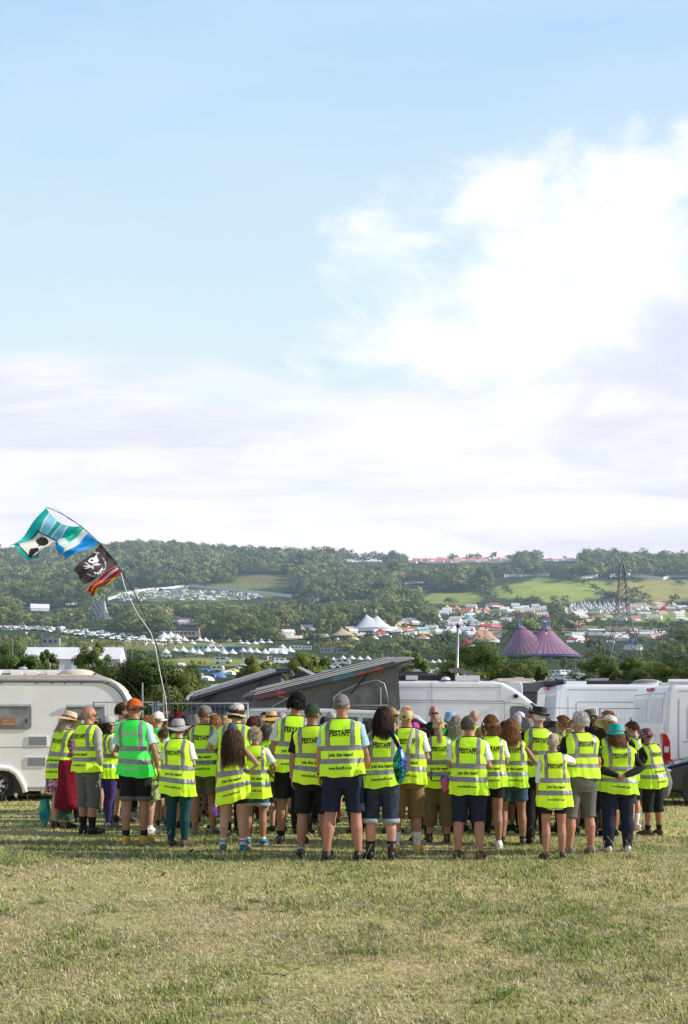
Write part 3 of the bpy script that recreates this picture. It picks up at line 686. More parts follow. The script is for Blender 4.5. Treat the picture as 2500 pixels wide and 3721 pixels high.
# ---- hair, in the head's own space: origin at the neck pivot, face towards +y
SK_C, SK_R = Vector((0, -.008, .133)), (.077, .098, .106)
def hair_mesh(mb, style, length, seed, vol=1.0, hat=False, dense=1.0):
    g = random.Random(seed)
    def scalp(nz_lo=-.35, front=.30):
        while True:
            n = Vector((g.gauss(0, 1), g.gauss(0, 1), g.gauss(0, 1))).normalized()
            if hat and n.z > .22: continue
            if n.z > nz_lo and (n.y < front or n.z > .62 + .3*max(0, n.y - .6)): return n
    def on(n, k=1.0): return SK_C + Vector((n.x*SK_R[0]*k, n.y*SK_R[1]*k, n.z*SK_R[2]*k))
    def shell(k, lump, lo=-.45, front=.32):
        if hat: k, lump = min(k, 1.02), min(lump, .006)
        nu, nv = 26, 16; idx = {}; V = []; Fq = []
        ph = [(Vector((g.gauss(0, 1), g.gauss(0, 1), g.gauss(0, 1))) * f, g.random()*6.28) for f in (5, 7, 9, 13, 16)]
        for j in range(nv + 1):
            for i in range(nu):
                a = math.pi*j/nv*.72; b = 2*math.pi*i/nu
                n = Vector((math.sin(a)*math.cos(b), math.sin(a)*math.sin(b), math.cos(a)))
                fr = max(0, n.y - front)                                # pull the hairline back over the forehead
                n2 = Vector((n.x, n.y, max(n.z, min(.62, .28 + fr*1.1)) if n.y > front else n.z)).normalized()
                r = k + lump * sum(math.sin(q.dot(n) + p) for q, p in ph) / 3
                edge = 1 - .10*max(0, (j/nv - .85)/.15)
                V.append(on(n2, r*edge))
        for j in range(nv):
            for i in range(nu):
                i2 = (i + 1) % nu; Fq.append((j*nu+i, (j+1)*nu+i, (j+1)*nu+i2, j*nu+i2))
        mb.add(V, Fq)
    def strand(pts, r0, r1):
        m = len(pts); mb.tube(pts, [r0 + (r1 - r0)*(i/(m-1))**1.5 for i in range(m)], 3, cap=False)
    def out(p, k):
        q = p - SK_C; e = math.sqrt((q.x/SK_R[0])**2 + (q.y/SK_R[1])**2 + (q.z/SK_R[2])**2)
        return SK_C + q*(k/e) if e < k else p
    if style == 'short':
        shell(1.06*vol, .012)
        for _ in range(int(1000*dense)):
            n = scalp(-.5); p = on(n, 1.05*vol); dd = (n*.32 + Vector((g.gauss(0, .25), -.25 + g.gauss(0, .25), g.gauss(0, .2) - .3))).normalized()
            strand([p, p + dd*length*.6, p + dd*length + Vector((0, 0, -length*.25))], .0017, .0006)
    elif style == 'buzz':
        shell(1.025, .006)
    elif style == 'bald':                                        # a fringe of hair round the back and sides
        for _ in range(240):
            n = scalp(-.62, .15)
            if n.z > .12: continue
            p = on(n, 1.01); dd = (n*.25 + Vector((0, -.2, -.9))).normalized(); strand([p, p + dd*.016, p + dd*.03], .004, .0012)
    elif style in ('curly', 'bob_curly'):
        shell(1.10*vol, .04)
        m = int((420 if style == 'curly' else 560)*dense)
        for _ in range(m):
            n = scalp(-.45 if style == 'curly' else -.62); p = on(n, (1.08 + .14*g.random())*vol)
            if style == 'bob_curly' and n.z < .3: p += Vector((n.x*.02, -.012, -length*g.random()))
            a, b = Vector((g.gauss(0, 1), g.gauss(0, 1), g.gauss(0, 1))).normalized(), g.random()*6.28
            t1 = n.cross(a).normalized(); t2 = n.cross(t1); rr = .009 + .008*g.random(); pts = []
            for k in range(7):
                th = b + k*.95; pts.append(p + t1*(rr*math.cos(th)) + t2*(rr*math.sin(th)) + n*(.003*k) - Vector((0, 0, .0035*k)))
            strand(pts, .0036, .0022)
    elif style in ('long', 'bob'):
        shell(1.06*vol, .01)
        for _ in range(int((1500 if style == 'long' else 1000)*dense)):
            n = scalp(-.35, .12); p = on(n, 1.03); L = length*(.82 + .22*g.random()); step = L/10 + .004
            v = (Vector((n.x*.8, n.y*.6 - .35, n.z*.25 - .5))).normalized(); pts = [p]; wv = g.random()*6.28; wa = .004 + .006*g.random()
            for k in range(11):
                v = (v*.62 + Vector((0, -.03, -1))*.38 + Vector((g.gauss(0, .05), g.gauss(0, .05), 0))).normalized()
                p = out(p + v*step, (1.06 + .09*g.random())*vol)
                if p.z < .0: p.y = min(p.y, -.066 - min(.075, -p.z*.55) - .01*g.random()); p.x *= 1.01 if abs(p.x) < .12 else .99
                pts.append(p + Vector((wa*math.sin(wv + k*.9), 0, 0)))
            strand(pts, .0018 + .0013*g.random(), .0006)
    elif style in ('ponytail', 'bun', 'low_tail'):
        shell(1.035, .006)
        K = Vector((0, -.112, .165)) if style != 'low_tail' else Vector((0, -.108, .09))
        for _ in range(int(420*dense)):
            n = scalp(-.4, .35); p = on(n, 1.04); pts = [p]
            for k in range(1, 6): pts.append(out(p.lerp(K, k/5), 1.05 + .012*g.random()))
            strand(pts, .0026, .0022)
        if style == 'bun':
            for _ in range(70):
                a = Vector((g.gauss(0, 1), g.gauss(0, 1), g.gauss(0, 1))).normalized(); c = K + Vector((0, -.030, 0)); t1 = a.cross(Vector((0, 0, 1))).normalized(); t2 = a.cross(t1); rr = .026 + .010*g.random()
                strand([c + t1*(rr*math.cos(x)) + t2*(rr*math.sin(x)) + a*.004 for x in np.linspace(0, 5, 8)], .006, .004)
        else:
            for _ in range(int(260*dense)):
                p = K + Vector((g.gauss(0, .006), g.gauss(0, .006), g.gauss(0, .006))); v = Vector((g.gauss(0, .16), -.55, -.15 + g.gauss(0, .12))).normalized(); pts = [p]; L = length*(.7 + .4*g.random())
                for k in range(9):
                    v = (v*.66 + Vector((g.gauss(0, .06), -.01, -1))*.34).normalized(); p = p + v*(L/9)
                    if p.z < .0: p.y = min(p.y, -.085)
                    pts.append(p.copy())
                strand(pts, .0028, .0008)

def hat_parts(kind, m, seed):
    """list of (part name, MB, material, smooth) in head space"""
    g = random.Random(seed); out = []
    def wob(amp, n=2, ph=0.): return lambda a, r, z: amp*math.sin(n*a + ph)*max(0, (r - .1))/.06
    c = (0, -.008, 0)
    if kind in ('cap', 'cap_back'):
        sg = 1 if kind == 'cap' else -1
        mb = MB(); n = 28; rings = []
        for j in range(10):
            a = math.pi/2*j/9; r = math.cos(a)**.85 if j < 9 else .02; z = .146 + .102*math.sin(a)
            rings.append([(.086*r*math.cos(2*math.pi*i/n)*(1 + .012*math.cos(6*2*math.pi*i/n)), -.006 + .107*r*math.sin(2*math.pi*i/n), z - (.022*(-math.sin(2*math.pi*i/n)*sg*.5 + .5) if j == 0 else 0.012*(-math.sin(2*math.pi*i/n)*sg*.5+.5)*(1-j/9))) for i in range(n)])
        mb.loft(rings, True, False, True); mb.ball((0, -.006, .249), .009, 8, 5)
        out.append(('cap_crown', mb, m, True))
        v = MB(); R0, R1 = [], []
        top = []; 
        for i in range(13):
            t_ = -1 + 2*i/12; x = .080*math.sin(t_*1.35); y0 = -.006 + .106*math.cos(t_*1.30); ext = .078*math.cos(t_*1.5)**.6 if abs(t_) < .99 else .0
            zc = .150 - .020*t_*t_
            top.append(((x, sg*y0 - (.012 if sg < 0 else 0), zc), (x*.98, sg*(y0 + ext) - (.012 if sg < 0 else 0), zc - .018 - .012*t_*t_)))
        for dz in (0, -.004):
            pass
        V = []; Fq = []
        for a, b in top: V += [a, b, (b[0], b[1], b[2] - .004), (a[0], a[1], a[2] - .004)]
        for i in range(12):
            k = i*4
            for q in range(4): Fq.append((k+q, k+4+q, k+4+(q+1) % 4, k+(q+1) % 4))
        v.add(V, Fq); out.append(('cap_visor', v, m, True))
        if sg > 0:                                             # the half moon gap over the strap at the back
            s = MB(); n = 9; V = []
            for i in range(n): 
                a = math.pi*i/(n-1); V.append((.030*math.cos(a), -.116 + .006*math.sin(a) + .008*math.cos(a)**2, .140 + .034*math.sin(a)))
            s.add(V, [tuple(range(n))]); out.append(('cap_opening', s, HAIR['black'], False))
            s = MB(); s.tube([(-.034, -.108, .136), (-.017, -.117, .1345), (0, -.120, .134), (.017, -.117, .1345), (.034, -.108, .136)], [(.007, .003)]*5, 6, flat=(0, 1, 0)); out.append(('cap_strap', s, m, True))
    elif kind == 'bucket':
        mb = MB(); mb.lathe([(.146, .098), (.128, .122), (.104, .150), (.100, .158), (.094, .200), (.086, .236), (.070, .249), (.035, .254), (.002, .255)], 36, c, .92, 1.08, wob(.012, 3, g.random()*6)); out.append(('hat_body', mb, m, True))
    elif kind == 'bush':
        mb = MB(); mb.lathe([(.195, .130), (.165, .128), (.125, .142), (.102, .152), (.099, .160), (.095, .205), (.085, .244), (.066, .256), (.03, .260), (.002, .260)], 36, c, .94, 1.05, wob(.022, 2, .2)); out.append(('hat_body', mb, m, True))
        b = MB(); b.lathe([(.1035, .156), (.1045, .166), (.1025, .172)], 36, c, .94, 1.05); out.append(('hat_band', b, GREYCAP, True))
    elif kind in ('straw', 'straw_flower'):
        mb = MB(); mb.lathe([(.205, .118), (.200, .114), (.150, .138), (.112, .150), (.103, .156), (.100, .200), (.094, .240), (.080, .258), (.045, .252), (.002, .248)], 40, c, .93, 1.05, wob(.014, 2, .8)); out.append(('hat_body', mb, m, True))
        b = MB(); b.lathe([(.108, .154), (.109, .168), (.106, .184)], 40, c, .93, 1.05); out.append(('hat_band', b, MAROON if kind == 'straw_flower' else FELT, True))
        if kind == 'straw_flower':
            f = MB()
            for i in range(26):
                a = 6.28*i/26 + g.random()*.1; f.ball((.108*.95*math.cos(a), -.008 + .112*1.03*math.sin(a), .166 + g.gauss(0, .005)), .009 + .006*g.random(), 6, 4)
            out.append(('flower_band', f, FLORAL, True))
    elif kind == 'porkpie':
        mb = MB(); mb.lathe([(.150, .168), (.146, .158), (.125, .150), (.104, .152), (.101, .160), (.099, .205), (.098, .246), (.092, .256), (.078, .250), (.066, .240), (.002, .242)], 36, c, .92, 1.06, wob(.016, 2, 1.57)); out.append(('hat_body', mb, m, True))
        b = MB(); b.lathe([(.1055, .158), (.106, .172), (.1035, .186)], 36, c, .92, 1.06); out.append(('hat_band', b, mat('black_ribbon', (.05, .045, .045), .35), True))
    elif kind == 'party':
        mb = MB(); mb.lathe([(.052, .222), (.026, .300), (.002, .378)], 20, c); out.append(('hat_body', mb, m, True))
    elif kind == 'bandana':
        mb = MB(); mb.lathe([(.088, .118), (.092, .150), (.092, .19), (.078, .225), (.045, .246), (.002, .252)], 28, c, .93, 1.13, lambda a, r, z: .002*math.sin(9*a)); out.append(('cloth', mb, m, True))
    elif kind == 'scarf':
        mb = MB(); n = 30; rings = []
        for a, b, z, y in ((.16, .13, -.10, -.03), (.135, .125, -.04, -.03), (.105, .115, .02, -.022), (.094, .115, .08, -.015), (.094, .115, .14, -.012), (.086, .104, .20, -.01), (.055, .065, .243, -.01), (.004, .004, .254, -.01)):
            rings.append([(a*math.cos(6.2832*i/n)*(1 + .05*math.sin(5*6.28*i/n + z*30)), y + b*math.sin(6.2832*i/n)*(1 + .05*math.sin(4*6.28*i/n + z*22)) - (.0), z) for i in range(n)])
        mb.loft(rings, True, False, True); out.append(('cloth', mb, m, True))
    return out

def person(px, feet, top, label, yaw=0, sex='m', g=1.0, vest=None, vl=.66, vw=1.0, shirt=None, sleeve='short', bottom=('shorts', BLACK, .52), skin_='fair', hair=('short', 'dark', .03), hat=None, arms=('down', 'down'),
           head=(0, 0), lean=(0, 0), socks=None, shoes=SHOEB, face=False, glasses=None, beard=None, stance=.0, seed=1, extras=(), detail=1, hem=.86, group='volunteers in high visibility vests', vol=1.0, txt=('logo', 'join', 'www'), d=None, wide=1.0, wrist=None, tilt=0, skew=0):
    """a standing person placed by where the feet meet the grass (px, feet) and how high the head or hat reaches (top)"""
    if d is None: d = F*EYE/(feet - HZ)
    x = (px - 1250)/F*d
    J = random.Random(seed*7 + 3); lean = (lean[0] + J.uniform(-2.2, 2.2), lean[1] + J.uniform(-1, 2)); head = (head[0] + J.uniform(-9, 9), head[1] + J.uniform(-3, 5)); tilt += J.uniform(-5, 5); vw *= J.uniform(.92, .99); step = [J.uniform(-.05, .05), 0]; step[1] = -step[0]; stance += J.uniform(-.01, .02); yaw += J.uniform(-9, 9) if detail else 0; g *= .99
    tall = EYE + (HZ - top)/F*d
    hb = {'cap': .012, 'cap_back': .012, 'bucket': .015, 'bush': .022, 'straw': .015, 'straw_flower': .015, 'porkpie': .015, 'party': .13, 'scarf': .012, 'bandana': .012}.get(hat[0] if hat else '', .012 if hair else 0)
    S = tall / (1.76 + hb - .10*abs(math.sin(R(lean[1]))) - .08*abs(math.sin(R(lean[0]))))
    root = empty('person', (x, d, 0), -R(yaw), label=label, cat='person', group=group)
    nv = 24 if detail else 16
    lx, ly = R(lean[0]), R(lean[1])
    def bend(p):
        p = Vector(p); z0 = .86
        k = min(max((p.z - z0)/.5, 0), 1); k = k*k*(3 - 2*k) if k < 1 else 1
        if k > 0 and (lx or ly):
            M = Matrix.Rotation(lx*k, 3, 'Y') @ Matrix.Rotation(-ly*k, 3, 'X'); q = p - Vector((0, 0, z0)); p = M @ q + Vector((0, 0, z0))
        return p * S
    HM = Matrix.Translation((0, -.004, 1.52)) @ Euler((-R(head[1]), R(tilt), -R(head[0])), 'XYZ').to_matrix().to_4x4()
    def hd(p): return bend(HM @ Vector(p))
    sw = .158 if sex == 'm' else .142; sw *= (1 + (g - 1)*.5) * wide
    ax = (sw + .017) / .175
    # ---- body
    mb = MB()
    mb.loft([ring(sex, g, z) for z in TZ])
    hw = .088 * (1 + (g - 1)*.6) * (1 if sex == 'm' else 1.02)
    lr = np.array([.090, .087, .081, .069, .0590, .0580, .0620, .049, .037, .035]) * (1 + (g - 1)*.75) * (1.0 if sex == 'm' else 1.02)
    lz = [.93, .82, .72, .60, .50, .45, .355, .22, .11, .07]; lyy = [-.012, -.008, 0, .004, .006, -.002, -.020, -.016, -.014, -.012]
    def legpts(s, sc=1.0): 
        return [(s*(hw + stance*(.93 - z)*1.0 + .006*math.sin(z*3)), yy + step[0 if s < 0 else 1]*(.93 - z), z) for z, yy in zip(lz, lyy)]
    LP = {}
    for s in (-1, 1):
        pts = legpts(s); LP[s] = pts; mb.tube(pts, list(lr), 14)
        fx = pts[-1][0]; fo = s*.035
        fy = step[0 if s < 0 else 1]*.86
        mb.tube([(fx - fo*.3, fy - .068, .036), (fx, fy - .02, .045), (fx + fo*.5, fy + .06, .034), (fx + fo, fy + .135, .022), (fx + fo*1.1, fy + .165, .018)], [(.030, .030), (.036, .040), (.040, .030), (.042, .019), (.026, .013)], 10)
        sh = Vector((s*sw, -.006, 1.418)); el, wr, pn = ARM[arms[0 if s < 0 else 1]]
        k = lambda p: Vector((s*p[0]*ax, p[1], p[2]))
        E_, W_ = k(el), k(wr)
        ar = np.array([.052, .058, .053, .047, .040, .042, .035, .027]) * (1 if sex == 'm' else .88) * (1 + (g - 1)*.6)
        apts = [sh + Vector((-s*.03, 0, .0)), sh + Vector((s*.012, 0, -.02)), sh.lerp(E_, .35), sh.lerp(E_, .7), E_, E_.lerp(W_, .25), E_.lerp(W_, .65), W_]
        mb.tube(apts, list(ar), 12)
        LP[('a', s)] = (apts, ar)
    mb.tube([(0, -.012, 1.44), (0, -.008, 1.50), tuple(HM @ Vector((0, -.012, .05)))], [.062, .056, .054] if sex == 'm' else [.054, .047, .046], 12)
    n0 = mb.n
    mb.ball(SK_C, (SK_R[0]*.985, SK_R[1]*.985, SK_R[2]*.985), 18, 12); mb.ball((0, .022, .070), (.057, .066, .060), 14, 9); mb.ball((0, .062, .034), (.026, .026, .022), 10, 7)
    mb.tube([(0, .086, .128), (0, .099, .108), (0, .112, .090), (0, .098, .082)], [.008, .010, .014, .008], 8)
    mb.tube([(-.045, .078, .132), (0, .090, .136), (.045, .078, .132)], [.010, .010, .010], 8)
    for s in (-1, 1): mb.ball((s*.080, -.004, .105), (.011, .020, .032), 8, 7)
    mb.map(lambda p: HM @ p, n0)
    mb.map(bend)
    o = mb.obj('body', SKIN[skin_], root); remesh(o, .0105*S if detail else .014*S, 2, seed)
    # ---- hands are part of the body: joined to it after the remesh so that the fingers stay apart
    hm = MB()
    for s in (-1, 1):
        apts, _ = LP[('a', s)]; el, wr, pn = ARM[arms[0 if s < 0 else 1]]; pose = arms[0 if s < 0 else 1]
        dv = (apts[-1] - apts[-4]).normalized()
        if pose in ('down', 'relax'): dv = (dv + Vector((0, .1, -.5))).normalized()
        if pose == 'hip': dv = Vector((-s*.75, .35, -.3)).normalized()
        if pose == 'back': dv = Vector((-s*.8, 0, -.45)).normalized()
        hand(hm, apts[-1], dv, (s*pn[0], pn[1], pn[2]), s, .45 if pose in ('down', 'relax') else .7)
    hm.map(bend); o['hands'] = 1; HANDS[o.name] = hm
    # ---- clothes
    def arm_sleeve(mbx, off, kind, s):
        apts, ar = LP[('a', s)]
        f = {'short': (5 if sex == 'm' else 4), 'half': 6, 'long': 8, 'cap': 3}[kind]; pts = [Vector(p) for p in apts[:f]]; rr = [r + off for r in ar[:f]]
        if kind == 'short':
            pts = pts[:4] + [pts[3].lerp(Vector(apts[4]), .30)]; rr = [r + off for r in ar[:4]] + [ar[3] + off*2.0]; rr[3] = ar[3] + off*1.7
        if kind == 'long': rr[-1] = ar[-1] + off*.6; rr = [r*(1 + .03*math.sin(i*2.1)) for i, r in enumerate(rr)]
        mbx.tube(pts, rr, 14)
    if shirt is not None:
        sb = MB(); zz = [z for z in TZ if hem + .03 < z < 1.49]; 
        sb.loft([ring(sex, g, hem, .017)] + [ring(sex, g, z, .019 if z < 1.2 else .014) for z in zz] + [ring(sex, g, 1.497, .008)])
        for s in (-1, 1): arm_sleeve(sb, .014 if sleeve != 'long' else .013, sleeve, s)
        sb.map(bend); o = sb.obj('jacket' if sleeve == 'long' and shirt is BEIGE else 'shirt', shirt, root); remesh(o, .0115*S if detail else .015*S, 3, seed + 5, .0055*S, (10, 10, 7))
    bt, bm, bh = bottom[:3]
    bb = MB()
    if bt == 'skirt':
        n = 48; fl = bottom[3] if len(bottom) > 3 else .05; rings = []
        for j in range(12):
            z = 1.06 - (1.06 - bh)*j/11; k = j/11
            a = np.interp(max(z, .9), TZ, TA[sex])*g + .014 + fl*k; b_ = np.interp(max(z, .9), TZ, TB[sex])*g + .014 + fl*k
            rings.append([(a*math.cos(6.2832*i/n)*(1 + .07*k*math.sin(9*6.2832*i/n + seed)), -.012 + b_*math.sin(6.2832*i/n)*(1 + .09*k*math.sin(7*6.2832*i/n + 1.3*seed)), z + .012*k*math.sin(5*6.28*i/n)) for i in range(n)])
        bb.loft(rings, True, False, False); bb.map(bend); bb.obj('skirt', bm, root, True)
    else:
        off = {'shorts': .021, 'tight': .007, 'trousers': .019, 'cargo': .027, 'hot': .010}[bt]
        bb.loft([ring(sex, g, z, off*.75 + (.016 if bt not in ('tight', 'hot') else .008)) for z in (.77, .80, .84, .88, .92, .96, 1.0, 1.06)])
        for s in (-1, 1):
            pts, rr = [], []
            for (p, r) in zip(LP[s], lr):
                if p[2] > bh + .015:
                    pts.append(p); fl = off * (1 + (.55 if bt in ('shorts', 'cargo') else .1) * (.93 - p[2])/.5)
                    rr.append(max(r + fl, .062 if bt == 'trousers' else 0))
            xe = float(np.interp(bh, [q[2] for q in LP[s]][::-1], [q[0] for q in LP[s]][::-1])); re = float(np.interp(bh, lz[::-1], lr[::-1])); ye = float(np.interp(bh, lz[::-1], [q[1] for q in LP[s]][::-1]))
            fl = off*(1.8 if bt in ('shorts', 'cargo') else 1.15)
            pts.append((xe, ye, bh)); rr.append(max(re + fl, .068 if bt == 'trousers' else 0))
            bb.tube(pts, rr, 16)
            if bt == 'cargo': bb.box((s*(hw + .105), -.01, .60), (.014, .06, .075))
        bb.map(bend); o = bb.obj({'trousers': 'trousers', 'tight': 'leggings'}.get(bt, 'shorts'), bm, root)
        remesh(o, .0115*S if detail else .015*S, 2, seed + 9, {'tight': .0015, 'trousers': .0075, 'hot': .003}.get(bt, .0065)*S, (9, 9, 9))
        if bt == 'shorts' and len(bottom) > 3:                  # turned up cuffs
            for s in (-1, 1):
                c = MB(); xe = float(np.interp(bh, [q[2] for q in LP[s]][::-1], [q[0] for q in LP[s]][::-1])); re = float(np.interp(bh, lz[::-1], lr[::-1])) + off*1.8
                ye = float(np.interp(bh, lz[::-1], [q[1] for q in LP[s]][::-1]))
                c.tube([(xe, ye, bh - .012), (xe, ye, bh + .014), (xe, ye, bh + .04)], [re + .009, re + .013, re + .008], 18); c.map(bend); c.obj('cuff', bottom[3], root, True)
    if socks:
        for s in (-1, 1):
            k = MB(); p = LP[s]; zt = socks[1]; pts, rr = [], []
            for z in np.linspace(.05, zt, 6):
                pts.append((float(np.interp(z, lz[::-1], [q[0] for q in p][::-1])), float(np.interp(z, lz[::-1], [q[1] for q in p][::-1])), z)); rr.append(float(np.interp(z, lz[::-1], lr[::-1])) + .0055)
            k.tube(pts, rr, 14); k.map(bend); so = k.obj('sock', socks[0], root, True)
            if len(socks) > 2:
                for zz_ in (zt - .03, zt - .05):
                    k = MB(); q = float(np.interp(zz_, lz[::-1], lr[::-1])) + .0075; xq = float(np.interp(zz_, lz[::-1], [w_[0] for w_ in p][::-1])); yq = float(np.interp(zz_, lz[::-1], [w_[1] for w_ in p][::-1]))
                    k.tube([(xq, yq, zz_ - .005), (xq, yq, zz_ + .005)], [q, q], 14); k.map(bend); k.obj('sock_stripe', BLACK, so, True)
    if shoes:
        boot = shoes in (BOOT,)
        for s in (-1, 1):
            fx = LP[s][-1][0]; fo = s*.035; k = MB()
            k.tube([(fx - fo*.4, -.090, .045), (fx - fo*.2, -.065, .055), (fx, -.015, .060), (fx + fo*.45, .055, .048), (fx + fo*.8, .115, .036), (fx + fo*1.05, .165, .030), (fx + fo*1.15, .182, .026)], [(.022, .030), (.038, .050), (.043, .056), (.045, .046), (.047, .034), (.036, .026), (.014, .012)], 14)
            if shoes is not SANDAL: k.tube([(fx, -.022, .05), (fx, -.018, .095 if not boot else .20)], [.050, .047 if not boot else .053], 14)
            fy = Vector((0, step[0 if s < 0 else 1]*.86, 0)); k.map(lambda p: p + fy)
            k.map(bend); sh = k.obj('boot' if boot else 'shoe', shoes, root, True)
            k = MB(); k.tube([(fx - fo*.4, -.094, .012), (fx, -.02, .012), (fx + fo*.6, .08, .012), (fx + fo*1.05, .165, .013), (fx + fo*1.15, .186, .014)], [(.030, .012), (.043, .013), (.048, .013), (.038, .012), (.014, .008)], 12, flat=(0, 0, 1)); k.map(lambda p: p + fy); k.map(bend); k.obj('sole', SOLE if shoes in (SHOEY, SHOEGR, SHOEW, SHOEBL) else SHOEB, sh, True)
    # ---- the vest
    if vest: make_vest(root, bend, sex, g, vest, vl, vw, seed, ax, txt, S, skew)
    # ---- head: hair, hat, face
    if hair:
        h = MB(); hair_mesh(h, hair[0], hair[2], seed*3 + 1, vol, bool(hat) and hat[0] != 'party', 1.0 if detail else .45); h.map(hd); h.obj('hair', HAIR[hair[1]], root, True)
    if beard:
        h = MB(); gg = random.Random(seed)
        for _ in range(150):
            a = gg.uniform(-1.35, 1.35); v = gg.random(); p = Vector((.058*math.sin(a), .022 + .066*math.cos(a), .085 - .060*v*math.cos(a*.6)))
            dd = Vector((math.sin(a), math.cos(a), -.9)).normalized(); h.tube([p, p + dd*.018, p + dd*.032], [.005, .004, .001], 3, cap=False)
        h.map(hd); h.obj('beard', HAIR[beard], root, True)
    if hat:
        pt = None
        for i, (nm, m_, mt, sm_) in enumerate(hat_parts(hat[0], hat[1], seed)):
            if len(hat) > 2: Mh = Matrix.Translation((0, -.008, .15)) @ Euler((R(hat[2]), R(hat[3]) if len(hat) > 3 else 0, R(hat[4]) if len(hat) > 4 else 0)).to_matrix().to_4x4() @ Matrix.Translation((0, .008, -.15)); m_.map(lambda p: Mh @ p)
            m_.map(hd)
            if pt is None: pt = m_.obj({'cap': 'cap', 'cap_back': 'cap', 'scarf': 'headscarf', 'bandana': 'bandana', 'party': 'party_hat'}.get(hat[0], 'hat'), hat[1] if nm != 'hat_body' or True else mt, root, True)
            else: m_.obj(nm, mt if nm != 'cap_visor' or not (len(hat) > 5) else hat[5], pt, sm_)
    if glasses:
        gl = MB(); gl.tube([(-.078, -.01, .122), (-.074, .07, .122), (-.06, .094, .122), (0, .104, .124), (.06, .094, .122), (.074, .07, .122), (.078, -.01, .122)], .0032, 5); gl.map(hd); go = gl.obj('sunglasses', GLASSF, root, True)
        for s in (-1, 1):
            l = MB(); l.ball((s*.036, .101, .116), (.026, .006, .019), 12, 8, Matrix.Rotation(-s*.28, 3, 'Z')); l.map(hd); l.obj('lens', glasses, go, True)
    if face:
        for s in (-1, 1):
            e = MB(); e.ball((s*.030, .086, .117), (.013, .009, .0085), 10, 7); e.map(hd); eo = e.obj('eye', EYEW, root, True)
            e = MB(); e.ball((s*.030, .0945, .117), (.006, .003, .006), 8, 6); e.map(hd); e.obj('iris', EYED, eo, True)
        e = MB(); e.tube([(-.022, .083, .061), (-.008, .091, .064), (0, .0925, .063), (.008, .091, .064), (.022, .083, .061)], [.002, .0055, .005, .0055, .002], 6); e.map(hd); e.obj('mouth', LIPS, root, True)
    for s, wm in (wrist or ()):
        apts, ar = LP[('a', s)]; w_ = MB(); a, b = apts[-2], apts[-1]
        w_.tube([a.lerp(b, .78), a.lerp(b, .92)], [ar[-1] + .006]*2, 12); w_.map(bend); w_.obj('wristband', wm, root, True)
    return root, bend, LP, S
HANDS = {}
SANDAL = mat('black_flip_flop', (.03, .025, .025), .6); BOOT = mat('black_boot', (.02, .019, .02), .5)

